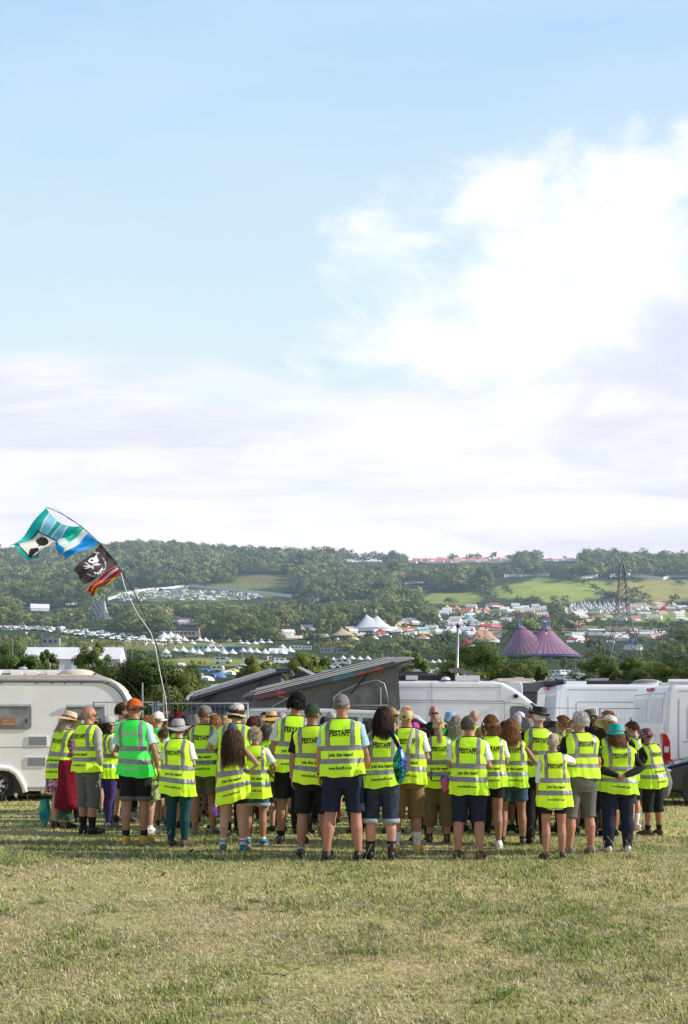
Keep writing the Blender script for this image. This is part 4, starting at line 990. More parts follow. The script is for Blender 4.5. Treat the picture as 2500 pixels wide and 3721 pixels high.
def make_vest(root, bend, sex, g, vest, vl, vw, seed, ax, txt, S, skew=0):
    K, M = (84, 128) if txt else (56, 80)
    ztop = 1.508; hemz = ztop - vl; zs = hemz + (ztop - hemz) * np.linspace(0, 1, K)**.96
    VZ = [.70, .80, .95, 1.10, 1.24, 1.34, 1.395, 1.425, 1.45, 1.475, 1.497, 1.52]
    va = np.array([.240, .234, .222, .210, .207, .210, .209, .200, .178, .136, .090, .080]) * (1 if sex == 'm' else .955); vb = np.array([.182, .174, .160, .148, .146, .143, .128, .112, .094, .080, .074, .074])
    ph = np.random.default_rng(seed + 77); f1, f2, f3 = ph.random(3)*6.28; f3_ = ph.normal()
    th = np.linspace(-math.pi + .04, math.pi - .04, M)            # 0 at the middle of the back, positive to the wearer's right
    Pg = np.zeros((K, M, 3)); ARC = np.zeros((K, M))
    for j, z in enumerate(zs):
        k = float(gk(z, g)); a = float(np.interp(z, VZ, va))*vw*(.5*(1 + ax) if z > 1.3 else 1); b = float(np.interp(z, VZ, vb))
        a = max(a*(1 + (k-1)*.6), float(np.interp(z, TZ, TA[sex]))*k + (.026 if z < 1.40 else .015)); b = max(b*(1 + (k-1)*.8), float(np.interp(z, TZ, TB[sex]))*(1 + (k-1)*1.25) + .028)
        y0 = float(np.interp(z, TZ, TY)) - .004
        e = 2.5; s, c = np.sin(th), np.cos(th)
        X = a*np.sign(s)*np.abs(s)**(2/e); Y = y0 - b*np.sign(c)*np.abs(c)**(2/e)
        low = np.clip((1.30 - z)/.5, 0, 1)
        fl = .010*low**1.4*(np.sin(th*5 + f1 + z*2) + .7*np.sin(th*9 + f2 - z*3)) + .004*low*np.sin(th*17 + f3 + z*6)
        X = X*(1 + fl/ .2); Y = Y + fl*np.sign(-c)*.9
        Pg[j, :, 0] = X; Pg[j, :, 1] = Y; Pg[j, :, 2] = z
        seg = np.hypot(np.diff(X), np.diff(Y)); cum = np.concatenate([[0], np.cumsum(seg)]); ARC[j] = cum - np.interp(0, th, cum)
    flat = Pg.reshape(-1, 3)
    w1 = sn(flat, seed + 3, 7, 7, 5) * .55 + sn(flat, seed + 4, 16, 10, 22) * .45 + np.abs(sn(flat, seed + 6, 12, 9, 16)) * .5
    amp = .015 * np.clip((1.50 - flat[:, 2])/.12, .15, 1)
    nrm = np.stack([flat[:, 0]*.6, flat[:, 1] + .005, np.zeros(len(flat))], -1); nrm /= np.linalg.norm(nrm, axis=1)[:, None] + 1e-9
    flat = flat + nrm * (w1*amp + .009)[:, None]
    flat[:, 2] += np.where(flat[:, 2] < hemz + .1, .008*np.sin(flat[:, 0]*14 + f1) + .006*np.sin(flat[:, 0]*31 + f2), 0) * np.clip((hemz + .1 - flat[:, 2])/.1, 0, 1)
    sk_ = skew if skew else f3_*.012
    flat[:, 2] += sk_*flat[:, 0]/.2*np.clip((1.30 - flat[:, 2])/.4, 0, 1)
    Pg = flat.reshape(K, M, 3)
    # armholes
    rr = np.sqrt((flat[:, 1]/.092)**2 + ((flat[:, 2] - 1.315)/.128)**2); side = np.abs(flat[:, 0]) > .11
    cut = (side & (rr < 1)).reshape(K, M)
    edge = np.where(side & (rr < 1.13), 1.0, 0.0).reshape(K, M)
    fr = (zs - hemz)/vl
    edge[fr < .013] = 1; edge[fr > .985] = 1; edge[:, 0] = 1; edge[:, -1] = 1
    A = np.stack([ARC, np.repeat(fr[:, None], M, 1), edge], -1).reshape(-1, 3)
    idx = np.arange(K*M).reshape(K, M)
    q = np.stack([idx[:-1, :-1], idx[:-1, 1:], idx[1:, 1:], idx[1:, :-1]], -1).reshape(-1, 4)
    cutf = cut.reshape(-1)[q].any(1)
    q = q[~cutf]
    V = np.array([bend(p) for p in flat])
    me = np_mesh('vest', V, q, VEST[vest], {'vest': ('POINT', 'FLOAT_VECTOR', A)}, True)
    vo = link('vest', me, root)
    if txt:
        NR = None
        for nm in txt:
            (T, Fs), fc = TXT[nm]
            tilt_ = ph.normal()*.014
            pts = []
            for (tx, ty) in T:
                v = fc*vl + ty + tx*tilt_; j = v/vl; j = float(np.interp(j, fr, np.arange(K))); j0 = min(max(int(j), 0), K-2); fj = j - j0
                i0 = np.interp(tx, ARC[j0], np.arange(M)); ii = min(int(i0), M-2); fi = i0 - ii
                p = (Pg[j0, ii]*(1-fi) + Pg[j0, ii+1]*fi)*(1-fj) + (Pg[j0+1, ii]*(1-fi) + Pg[j0+1, ii+1]*fi)*fj
                n = np.array([p[0]*.5, p[1], 0]); n /= np.linalg.norm(n)
                pts.append(bend(p + n*.0045))
            mb = MB(); mb.add(pts, Fs); mb.obj('lettering', INKP if vest == 'green' else INK, vo)
# ================================================================ THE CROWD (each entry: one person)
def crowd():
    Pn = person
    R_ = {}
    # ---- left flank
    R_['strawhat'] = Pn(222, 3010, 2587, 'leftmost woman, cream straw sun hat with a flower band and short floral dress', yaw=28, sex='f', vest='yellow', vl=.76, vw=1.04, shirt=FLORAL, sleeve='half', hem=.80, bottom=('skirt', FLORAL, .56, .06), skin_='fair', hair=('bob', 'ash', .16), hat=('straw_flower', STRAW), arms=('relax', 'front'), head=(10, 8), lean=(7, 4), shoes=SANDAL, seed=11)
    Pn(322, 3030, 2561, 'balding older man in a beige jacket and long charcoal shorts beside the caravan', yaw=30, vest='yellow', vl=.66, vw=.97, shirt=BEIGE, sleeve='long', hem=.82, bottom=('shorts', SLATE, .36), skin_='ruddy', hair=('bald', 'grey', .03), arms=('front', 'pocket'), head=(25, 4), lean=(2, 0), socks=(BLACK, .24), shoes=SHOEB, glasses=LENS, seed=12)
    Pn(398, 3010, 2600, 'woman with long dark ringlets and a pale cap wearing purple patterned leggings', yaw=48, sex='f', vest='yellow', vl=.72, vw=.95, shirt=WHITE, bottom=('tight', PURPL, .09), skin_='fair', hair=('bob_curly', 'dark', .17), hat=('cap', HATGREY), arms=('front', 'front'), head=(10, 0), shoes=SHOEGR, glasses=LENS, seed=13)
    Pn(446, 2988, 2553, 'bearded man with short dark hair and sunglasses in a lime vest behind the orange cap', yaw=48, vest='green', vl=.66, shirt=None, bottom=('shorts', BLACK, .5), skin_='fair', hair=('short', 'dark', .028), arms=('front', 'front'), head=(25, 0), glasses=LENS, beard='dark', face=True, seed=14, txt=())
    Pn(492, 3066, 2537, 'tall man in an orange cap and bright green vest with yellow shoes', yaw=16, vest='green', vl=.69, vw=.97, shirt=MINT, bottom=('shorts', BLACK, .54, SLATE), skin_='tan', hair=('bun', 'copper', .1), hat=('cap', ORANGEC, 0, 0, -70, GREYCAP), arms=('front', 'relax'), head=(30, 2), socks=(NAVY, .17), shoes=SHOEY, seed=15, txt=('logo', 'www'), stance=.02)
    Pn(538, 3028, 2600, 'ginger haired woman in a green leaf print dress with white trainers', yaw=35, sex='f', vest='yellow', vl=.70, vw=.95, shirt=LEAFP, hem=.8, bottom=('skirt', LEAFP, .50, .02), hair=('bob', 'ginger', .12), arms=('front', 'front'), head=(15, 0), socks=(SOCKW, .13), shoes=SHOEW, seed=16, txt=())
    Pn(571, 2985, 2584, 'woman with ginger hair under a white cap', yaw=30, sex='f', vest='green', vl=.66, shirt=MINT, bottom=('shorts', OLIVE, .45), hair=('ponytail', 'ginger', .2), hat=('cap', WHITE), arms=('front', 'front'), head=(20, 0), shoes=SHOEGR, seed=17, txt=(), detail=0)
    Pn(600, 2962, 2612, 'smiling woman in dark sunglasses facing left beside the grey sun hat', yaw=-110, sex='f', vest='green', vl=.66, shirt=WHITE, bottom=('shorts', NAVY, .5), skin_='ruddy', hair=('short', 'auburn', .03), arms=('front', 'front'), head=(-15, 0), glasses=LENS, face=True, shoes=SHOEBL, seed=18, txt=())
    Pn(648, 3076, 2611, 'stocky woman in a wide brimmed grey sun hat and dark teal leggings', yaw=6, sex='f', g=1.12, vest='yellow', vl=.79, vw=1.06, shirt=WHITE, bottom=('tight', TEALD, .09), skin_='fair', hair=('short', 'dgrey', .03), hat=('bush', HATGREY, 4, 0), arms=('down', 'front'), head=(8, -4), socks=(SOCKW, .12), shoes=SHOEBR, seed=19, stance=.02)
    Pn(672, 3008, 2598, 'red haired woman in a dark grey bucket hat', yaw=20, sex='f', vest='green', vl=.7, shirt=MINT, bottom=('shorts', NAVY, .4), hair=('bob', 'red', .18), hat=('bucket', GREYC), arms=('front', 'front'), seed=20, txt=(), detail=0)
    Pn(646, 2975, 2585, 'person with bright dark red hair behind the grey sun hat', yaw=10, sex='f', vest='yellow', vl=.66, shirt=BLACK, bottom=('shorts', NAVY, .4), hair=('long', 'red', .25), arms=('front', 'front'), seed=21, txt=(), detail=0)
    Pn(742, 3038, 2561, 'slim man in a grey cap with olive shorts and bare legs', yaw=14, vest='lime', vl=.70, vw=.96, shirt=None, bottom=('shorts', OLIVE, .57), skin_='tan', hair=('buzz', 'brown', .02), hat=('cap', GREYCAP, 0, 0, -38), arms=('front', 'front'), head=(34, 2), socks=(SOCKW, .10), shoes=SHOEGR, seed=22, stance=.04)
    Pn(722, 2965, 2596, 'pale blond woman standing behind the slim man in the grey cap', yaw=-10, sex='f', vest='yellow', vl=.66, shirt=WHITE, bottom=('shorts', BLACK, .5), hair=('long', 'ash', .3), arms=('front', 'front'), seed=23, txt=(), detail=0)
    Pn(778, 2972, 2594, 'woman with long straight light copper hair beside the grey cap', yaw=0, sex='f', vest='yellow', vl=.66, shirt=WHITE, bottom=('trousers', DARKFL, .08), hair=('long', 'ginger', .34), arms=('front', 'front'), seed=24, txt=(), detail=0)
    Pn(814, 2968, 2601, 'blond woman whose head shows left of the tropical bucket hat', yaw=10, sex='f', vest='yellow', vl=.66, shirt=WHITE, bottom=('shorts', NAVY, .5), hair=('long', 'blond', .25), arms=('front', 'front'), seed=25, txt=(), detail=0)
    Pn(852, 3042, 2556, 'tall person with dark curls under a tropical leaf print bucket hat', yaw=6, g=1.08, vest='yellow', vl=.72, vw=1.06, shirt=WHITE, bottom=('shorts', GREYC, .45), hair=('curly', 'brown', .04), hat=('bucket', TROPIC, 5, 8), arms=('akimbo', 'front'), head=(24, 4), socks=(BLACK, .2), shoes=SHOEB, seed=26, vol=1.05)
    Pn(848, 3094, 2626, 'woman with very long brown hair in a dark blue cap, right hand on her hip', yaw=-2, sex='f', vest='yellow', vl=.83, vw=1.02, shirt=None, bottom=('hot', BLACK, .66), skin_='fair', hair=('long', 'brown', .42), hat=('cap', BLUEGREY, 0, 0, 10), arms=('down', 'hip'), head=(-6, 0), socks=(SOCKW, .19, 1), shoes=SHOEBL, seed=27, stance=.055, skew=.05, wrist=((-1, WRISTP),), vol=.92)
    Pn(930, 3072, 2642, 'short woman with cropped ash blond hair and denim shorts', yaw=4, sex='f', vest='yellow', vl=.80, vw=.98, shirt=WHITE, sleeve='short', bottom=('shorts', DENIMB, .60, DENIML), skin_='tan', hair=('short', 'ash', .045), arms=('front', 'akimbo'), head=(4, 0), socks=(SOCKW, .13), shoes=SHOEBL, seed=28, vol=1.08, stance=.02)
    Pn(922, 2978, 2602, 'woman with straight auburn hair in front of the campervan', yaw=5, sex='f', vest='yellow', vl=.66, shirt=BLACK, bottom=('trousers', REDBLK, .08), hair=('bob', 'auburn', .2), arms=('front', 'front'), seed=29, txt=(), detail=0)
    Pn(975, 3012, 2633, 'woman with dark grey bobbed hair behind the cropped blond woman', yaw=6, sex='f', vest='lime', vl=.7, shirt=LEAFP, bottom=('trousers', BLACK, .08), hair=('bob', 'dgrey', .13), arms=('front', 'front'), seed=30, txt=(), detail=0, vol=1.06)
    Pn(985, 2966, 2585, 'person in a yellow straw hat in front of the white campervan', yaw=20, sex='f', vest='yellow', vl=.66, shirt=WHITE, bottom=('shorts', NAVY, .5), hair=('short', 'dark', .03), hat=('straw', STRAWY), arms=('front', 'front'), seed=31, txt=(), detail=0)
    Pn(962, 2955, 2586, 'dark haired person behind the yellow straw hat', yaw=-150, vest='yellow', vl=.66, shirt=BLACK, bottom=('trousers', BLACK, .08), hair=('short', 'black', .03), arms=('front', 'front'), seed=32, txt=(), detail=0)
    Pn(1024, 2958, 2590, 'person in a pink flowered bucket hat', yaw=-20, sex='f', vest='yellow', vl=.66, shirt=PINK, bottom=('shorts', BLACK, .5), hair=('bob', 'brown', .1), hat=('bucket', PINKFL), arms=('front', 'front'), seed=33, txt=(), detail=0)
    # ---- middle
    Pn(1060, 3066, 2520, 'tall man with a mop of black curls and a white t-shirt under his vest', yaw=6, vest='yellow', vl=.665, vw=1.0, shirt=WHITE, hem=.80, bottom=('shorts', BLACK, .54), skin_='tan', hair=('curly', 'black', .035), arms=('down', 'front'), head=(18, 0), lean=(3, 0), socks=(BLACK, .16), shoes=SHOEB, seed=34, stance=.04, vol=1.07)
    Pn(1120, 2995, 2602, 'person with dark curly hair seen between the tall man and the green cap', yaw=0, sex='f', vest='yellow', vl=.66, shirt=BLACK, bottom=('trousers', BLACK, .08), hair=('curly', 'black', .05), arms=('front', 'front'), seed=35, txt=(), detail=0)
    Pn(1140, 3114, 2554, 'man in a dark green cap with a black t-shirt and black shorts', yaw=4, g=1.06, vest='yellow', vl=.675, shirt=BLACK, bottom=('shorts', BLACK, .50), skin_='tan', hair=('buzz', 'brown', .02), hat=('cap', DGREEN, 0, 0, -8), arms=('down', 'front'), head=(10, 0), socks=(LBLUE, .12), shoes=SHOEB, seed=36, stance=.05, wrist=((-1, WRISTP),))
    Pn(1246, 3127, 2520, 'tall broad man in a grey cap and light blue t-shirt mid crowd', yaw=0, g=1.08, vest='yellow', vl=.615, vw=1.04, shirt=LBLUE, hem=.92, bottom=('shorts', NAVY, .52), skin_='ruddy', hair=('buzz', 'dgrey', .02), hat=('cap', GREYCAP, 0, 0, -4), arms=('down', 'relax'), head=(6, 0), socks=(GREYC, .10), shoes=SHOEB, seed=37, stance=.075, wrist=((-1, BLACK),))
    Pn(1208, 2990, 2585, 'person with a grey and white cap hidden behind the tall broad man', yaw=-15, vest='yellow', vl=.66, shirt=GREYC, bottom=('shorts', BLACK, .5), hair=('short', 'grey', .03), hat=('cap', HATGREY), arms=('front', 'front'), seed=38, txt=(), detail=0)
    Pn(1330, 2985, 2620, 'woman in dark red patterned trousers hidden behind the tall man', yaw=-10, sex='f', vest='yellow', vl=.66, shirt=BLACK, bottom=('trousers', REDBLK, .07), hair=('bob', 'dark', .1), arms=('front', 'front'), seed=39, txt=(), detail=0)
    Pn(1384, 3123, 2572, 'woman with loose long dark brown hair and rolled up dark jeans, carrying a sequin bag', yaw=-5, sex='f', g=1.04, vest='yellow', vl=.66, vw=1.0, shirt=None, bottom=('shorts', DENIM, .44, DENIML), skin_='fair', hair=('long', 'dark', .24), arms=('front', 'front'), head=(-10, 0), socks=(BLACK, .22), shoes=BOOT, seed=40, stance=.035, vol=1.12)
    R_['dyed'] = Pn(1478, 3100, 2562, 'person with a shaved blond head dyed with red flowers and brown cargo shorts', yaw=2, vest='yellow', vl=.665, shirt=WHITE, hem=.80, bottom=('cargo', BROWNC, .43), skin_='ruddy', hair=('buzz', 'dyed', .02), arms=('front', 'front'), head=(-4, 0), socks=(SOCKW, .26), shoes=SHOEY, seed=41, stance=.05)
    Pn(1424, 2960, 2571, 'bearded man in a tan cap and mirrored sunglasses facing the camera', yaw=168, vest=None, shirt=ORSTRIPE, sleeve='long', bottom=('trousers', BLACK, .07), skin_='tan', hair=('short', 'brown', .03), hat=('cap', BUFF), arms=('down', 'down'), head=(-18, 0), glasses=LENSM, beard='copper', face=True, seed=42)
    Pn(1513, 2975, 2624, 'person in a bright pink cap', yaw=20, sex='f', vest='yellow', vl=.66, shirt=PINK, bottom=('shorts', GREYC, .5), hair=('bob', 'brown', .1), hat=('cap', PINK), arms=('front', 'front'), seed=43, txt=(), detail=0)
    Pn(1533, 3058, 2647, 'woman with light brown hair and a black sleeve right of the dyed head', yaw=-12, sex='f', vest='yellow', vl=.74, shirt=BLACK, bottom=('trousers', NAVY, .08), skin_='tan', hair=('bob', 'brown', .14), arms=('front', 'down'), seed=44, detail=0)
    Pn(1580, 2955, 2565, 'bald man in sunglasses and a black waistcoat facing the camera by the white van', yaw=172, vest=None, shirt=BLACK, sleeve='short', bottom=('trousers', BLACK, .07), skin_='ruddy', hair=None, arms=('front', 'front'), head=(8, 0), glasses=LENS, face=True, seed=45, group='people facing the volunteers')
    Pn(1592, 3062, 2603, 'woman with a messy blond ponytail and khaki cargo trousers rolled below the knee', yaw=-4, sex='f', g=1.02, vest='yellow', vl=.74, vw=.99, shirt=None, bottom=('cargo', KHAKI, .24), skin_='ruddy', hair=('low_tail', 'blond', .24), arms=('front', 'front'), head=(6, 0), socks=(GREYC, .13), shoes=SHOEBR, seed=46, stance=.035, vol=1.05)
    Pn(1640, 2985, 2587, 'person in a light blue denim bucket hat', yaw=20, vest='green', vl=.66, shirt=GREENC, bottom=('shorts', BLACK, .5), skin_='ruddy', hair=('buzz', 'grey', .02), hat=('bucket', SKYC), arms=('front', 'front'), seed=47, txt=(), detail=0)
    Pn(1664, 3022, 2601, 'woman with long silvery blond hair in a green vest', yaw=8, sex='f', vest='green', vl=.7, shirt=None, bottom=('shorts', GREYC, .5), hair=('long', 'ash', .25), arms=('front', 'front'), seed=48, txt=(), detail=0, vol=1.1)
    Pn(1718, 2978, 2581, 'bald ruddy man whose head shows above the short dark grey hair', yaw=-10, vest='yellow', vl=.66, shirt=BLACK, bottom=('shorts', BLACK, .5), skin_='ruddy', hair=None, arms=('front', 'front'), seed=49, txt=(), detail=0)
    Pn(1700, 3000, 2615, 'dark haired woman half hidden behind the short dark grey hair', yaw=5, sex='f', vest='yellow', vl=.66, shirt=BLACK, bottom=('trousers', BLACK, .08), hair=('bob', 'dark', .12), arms=('front', 'front'), seed=490, txt=(), detail=0)
    Pn(1704, 3119, 2600, 'man with short dark grey hair, white t-shirt and long navy shorts', yaw=10, g=1.06, vest='yellow', vl=.72, vw=1.06, shirt=WHITE, bottom=('shorts', NAVY, .45), skin_='ruddy', hair=('short', 'dgrey', .018), arms=('front', 'front'), head=(22, -6), lean=(2, 3), shoes=SHOEBR, seed=50, stance=.055)
    Pn(1778, 3082, 2600, 'woman with a curly dark blond bob, black shorts and white trainers', yaw=-4, sex='f', vest='yellow', vl=.70, vw=1.0, shirt=WHITE, bottom=('shorts', BLACK, .68), skin_='tan', hair=('bob_curly', 'copper', .07), arms=('front', 'front'), head=(-4, 0), socks=(SOCKW, .11), shoes=SHOEW, seed=51, stance=.04, vol=1.06)
    Pn(1862, 3072, 2613, 'woman with long straight ginger brown hair and short denim shorts', yaw=-4, sex='f', g=1.03, vest='yellow', vl=.69, vw=1.02, shirt=None, bottom=('shorts', DENIMB, .63), skin_='tan', hair=('long', 'copper', .30), arms=('front', 'akimbo'), head=(-4, 0), socks=(BLACK, .13), shoes=SHOEB, seed=52, stance=.07, vol=1.12)
    Pn(1878, 3018, 2594, 'grey stubbled bald man between the ginger hair and the checked headscarf', yaw=-12, vest='yellow', vl=.66, shirt=WHITE, bottom=('shorts', OLIVE, .4), skin_='ruddy', hair=('buzz', 'grey', .02), arms=('front', 'front'), seed=53, txt=(), detail=0)
    Pn(1893, 2968, 2585, 'person in a white cap in front of the van door', yaw=-30, vest='yellow', vl=.66, shirt=WHITE, bottom=('shorts', NAVY, .5), hair=('short', 'brown', .03), hat=('cap', WHITE), arms=('front', 'front'), seed=54, txt=(), detail=0)
    Pn(1930, 2972, 2599, 'person in a bright red cap', yaw=-25, vest='yellow', vl=.66, shirt=BLACK, bottom=('shorts', BLACK, .5), hair=('short', 'black', .03), hat=('cap', REDC), arms=('front', 'front'), seed=55, txt=(), detail=0)
    Pn(1916, 3030, 2609, 'person wrapped in a black and white checked headscarf', yaw=-15, sex='f', vest='yellow', vl=.66, shirt=GREYC, bottom=('trousers', BLACK, .08), hair=None, hat=('scarf', KEFF), arms=('front', 'front'), seed=56, txt=(), detail=0)
    # ---- right flank
    Pn(1950, 3068, 2569, 'man in a black pork pie hat, black t-shirt and black jeans', yaw=-12, vest='yellow', vl=.63, vw=.99, shirt=BLACK, bottom=('trousers', BLACK, .07), skin_='fair', hair=('buzz', 'white', .02), hat=('porkpie', FELT, 2, 6), arms=('relax', 'front'), head=(-14, 0), shoes=SHOEB, seed=57, txt=('logo',))
    Pn(2008, 3000, 2622, 'person in a black brimmed hat behind the pork pie hat', yaw=-20, vest='yellow', vl=.66, shirt=BLACK, bottom=('trousers', BLACK, .08), hair=('short', 'grey', .03), hat=('porkpie', FELT), arms=('front', 'front'), seed=58, txt=(), detail=0)
    Pn(2042, 3022, 2600, 'woman with short brown curls behind the blond ponytail', yaw=-45, sex='f', vest='yellow', vl=.7, shirt=BLACK, bottom=('trousers', BLACK, .08), hair=('curly', 'copper', .04), arms=('front', 'front'), head=(-20, 0), seed=59, txt=(), detail=0, glasses=LENS)
    Pn(2012, 3122, 2663, 'short woman with a grey blond ponytail, her arm around the man beside her', yaw=4, sex='f', vest='yellow', vl=.78, vw=1.05, shirt=WHITE, sleeve='half', hem=.70, bottom=('hot', BLACK, .64), skin_='ruddy', hair=('ponytail', 'ash', .22), arms=('down', 'around'), head=(12, 0), shoes=SANDAL, seed=60, stance=.03)
    Pn(2106, 3106, 2582, 'grey haired bearded man in a black t-shirt and grey shorts', yaw=-14, g=1.10, vest='yellow', vl=.56, vw=1.06, shirt=BLACK, hem=.78, bottom=('shorts', SLATE, .45), skin_='ruddy', hair=('short', 'white', .03), arms=('front', 'relax'), head=(-24, 0), shoes=SHOEGR, seed=61, stance=.05, beard='white', glasses=LENS, txt=('logo',))
    Pn(2150, 2965, 2576, 'man in an olive brimmed hat and green mirrored glasses facing the camera', yaw=160, vest='yellow', vl=.66, shirt=OLIVE, bottom=('trousers', BLACK, .08), skin_='ruddy', hair=('short', 'brown', .03), hat=('bush', OLIVE), arms=('front', 'front'), glasses=LENSM, face=True, seed=62, txt=(), group='people facing the volunteers')
    Pn(2122, 2975, 2581, 'person in a black cap worn backwards', yaw=-20, vest='yellow', vl=.66, shirt=BLACK, bottom=('trousers', BLACK, .08), hair=('long', 'black', .25), hat=('cap_back', BLACK), arms=('front', 'front'), seed=63, txt=(), detail=0)
    Pn(2134, 3002, 2613, 'dark haired woman in a pale blue party hat', yaw=-25, sex='f', vest='yellow', vl=.66, shirt=BLACK, bottom=('trousers', BLACK, .08), hair=('long', 'dark', .3), hat=('party', SKYC, -20, 25), arms=('front', 'front'), seed=64, txt=(), detail=0)
    Pn(2160, 3010, 2640, 'woman with long dark hair left of the green sun hat', yaw=-20, sex='f', vest='yellow', vl=.7, shirt=BLACK, bottom=('shorts', BLACK, .4), hair=('long', 'dark', .3), arms=('front', 'front'), seed=65, txt=(), detail=0)
    Pn(2172, 2992, 2607, 'ginger haired person behind the grey haired bearded man', yaw=-40, vest='yellow', vl=.66, shirt=BLACK, bottom=('trousers', BLACK, .08), hair=('curly', 'ginger', .03), arms=('front', 'front'), seed=66, txt=(), detail=0)
    Pn(2208, 2980, 2582, 'man with light brown hair and sunglasses in front of the fence', yaw=-60, vest='yellow', vl=.66, shirt=WHITE, bottom=('shorts', BLACK, .5), skin_='fair', hair=('short', 'copper', .04), arms=('front', 'front'), head=(-25, 0), glasses=LENS, seed=67, txt=(), detail=0, vol=1.06)
    Pn(2212, 3040, 2604, 'woman in a white wide brimmed hat with a dark flower band', yaw=-22, sex='f', vest='lime', vl=.72, shirt=GREENC, bottom=('shorts', BLACK, .4), skin_='tan', hair=('long', 'blond', .2), hat=('straw_flower', STRAWW, 10, 22), arms=('front', 'front'), head=(-10, 8), socks=(SOCKW, .1), shoes=SHOEB, seed=68, txt=())
    Pn(2244, 3097, 2629, 'large woman in a bright teal sun hat with her hands clasped behind her back', yaw=6, sex='f', g=1.18, vest='yellow', vl=.70, vw=1.12, shirt=BLACK, sleeve='long', hem=.78, bottom=('trousers', NAVY, .07), skin_='ruddy', hair=('long', 'copper', .17), hat=('bucket', TEALC, 6, 6), arms=('back', 'back'), head=(14, 4), shoes=SHOEW, seed=69, stance=.03, txt=('logo', 'www'))
    Pn(2296, 3005, 2606, 'person with curly grey hair in a small black and white party hat', yaw=-30, vest='lime', vl=.7, shirt=MINT, bottom=('shorts', BLACK, .5), hair=('curly', 'dgrey', .03), hat=('party', KEFF, 0, -8), arms=('front', 'front'), seed=70, txt=(), detail=0)
    Pn(2326, 3014, 2620, 'dark haired man in sunglasses looking down, white socks and trainers', yaw=-48, vest='yellow', vl=.68, shirt=BLACK, bottom=('shorts', BLACK, .48), skin_='fair', hair=('short', 'brown', .03), arms=('front', 'front'), head=(-22, 16), lean=(-4, 6), socks=(SOCKW, .27), shoes=SHOEW, glasses=LENS, face=True, seed=71, txt=(), stance=.03)
    Pn(2372, 3036, 2647, 'bearded man in a dark pink flowered bucket hat, rightmost of the crowd', yaw=-42, vest='yellow', vl=.72, vw=1.0, shirt=BLACK, bottom=('shorts', BLACK, .38), skin_='tan', hair=('buzz', 'dark', .02), hat=('bucket', DARKFL, 8, -4), arms=('front', 'front'), head=(-20, 10), lean=(-3, 5), socks=(BLACK, .18), shoes=SHOEBR, beard='dark', seed=72)
    # ---- the far side of the ring, mostly hidden
    gg = random.Random(5)
    for i, (px, ft, hz_) in enumerate([(350, 2955, 1.62), (470, 2950, 1.7), (690, 2945, 1.6), (760, 2942, 1.68), (890, 2940, 1.66), (1080, 2938, 1.6), (1180, 2942, 1.7), (1300, 2944, 1.62), (1480, 2942, 1.66), (1690, 2944, 1.6), (1790, 2946, 1.68), (1840, 2950, 1.62), (2060, 2950, 1.66), (262, 2990, 1.5), (590, 3000, 1.5), (700, 3005, 1.52), (790, 3012, 1.5), (885, 3020, 1.5), (1010, 3020, 1.52), (1098, 3030, 1.55), (1190, 3040, 1.55), (1300, 3030, 1.58), (1425, 3030, 1.55), (1548, 3010, 1.5), (1640, 3020, 1.5), (1750, 3030, 1.52), (1815, 3020, 1.5), (1905, 3010, 1.5), (2075, 3030, 1.5), (2180, 3040, 1.5), (2275, 3020, 1.45)]):
        d = F*EYE/(ft - HZ); top = HZ - (hz_ - .02 - EYE)/d*F
        col = ['dark hair and blue shirt', 'fair hair and white shirt', 'brown hair and dark shirt'][i % 3]
        Pn(px, ft, top, ('person with %s on the far side of the crowd, almost hidden' if i < 13 else 'person with %s standing inside the crowd behind the front row') % col, yaw=gg.uniform(150, 210) if i % 2 and i < 13 else gg.uniform(-20, 20), sex='mf'[i % 2], vest='yellow', vl=.66, shirt=[NAVY, WHITE, GREYC][i % 3], bottom=[('shorts', GREYC, .5), ('trousers', BLACK, .08)][i % 2], hair=(['short', 'bob'][i % 2], ['dark', 'blond', 'brown'][i % 3], .04 if i % 2 == 0 else .12), arms=('front', 'front'), seed=200 + i, txt=(), detail=0, group='people hidden on the far side of the crowd' if i < 13 else 'people hidden behind the front row')
    return R_
PEOPLE = crowd()
flush()
# ================================================================ VALLEY AND HILLSIDE
def vmat(name, c, rough=.7, var=.08, **kw): return mat(name, c, rough, var=var, hz=HK, scale=kw.pop('scale', .5), **kw)
VW = vmat('white_canvas', (.86, .86, .86)); VCREAM = vmat('cream_canvas', (.80, .74, .62)); VGREY = vmat('grey_sheet', (.34, .36, .38)); VDARK = vmat('dark_sheet', (.05, .055, .07)); VBLUE = vmat('blue_canvas', (.10, .24, .55)); VRED = vmat('red_canvas', (.62, .08, .07)); VPINK = vmat('pink_canvas', (.85, .30, .34)); VPEACH = vmat('peach_canvas', (.72, .42, .30)); VTAN = vmat('tan_canvas', (.70, .54, .34)); VYEL = vmat('yellow_canvas', (.80, .62, .15)); VORANGE = vmat('orange_canvas', (.75, .26, .07)); VGREEN = vmat('green_canvas', (.20, .42, .20)); VTEAL = vmat('pale_teal_canvas', (.38, .60, .60)); VSTEEL = vmat('galvanised_steel', (.42, .43, .44), .45, metal=.6); VBROWN = vmat('brown_boards', (.22, .13, .09)); VFENCE = vmat('white_fence_panel', (.72, .70, .66)); VGLASS = vmat('vehicle_glass', (.03, .035, .045), .15)
KEEP = []           # picture boxes of things the trees must not hide: x0, y0, x1, y1, distance
def keep(x0, y0, x1, y1, d, s=None): KEEP.append((x0, y0, x1, y1, d, s or (.36 if x1 - x0 < 60 else .10)))
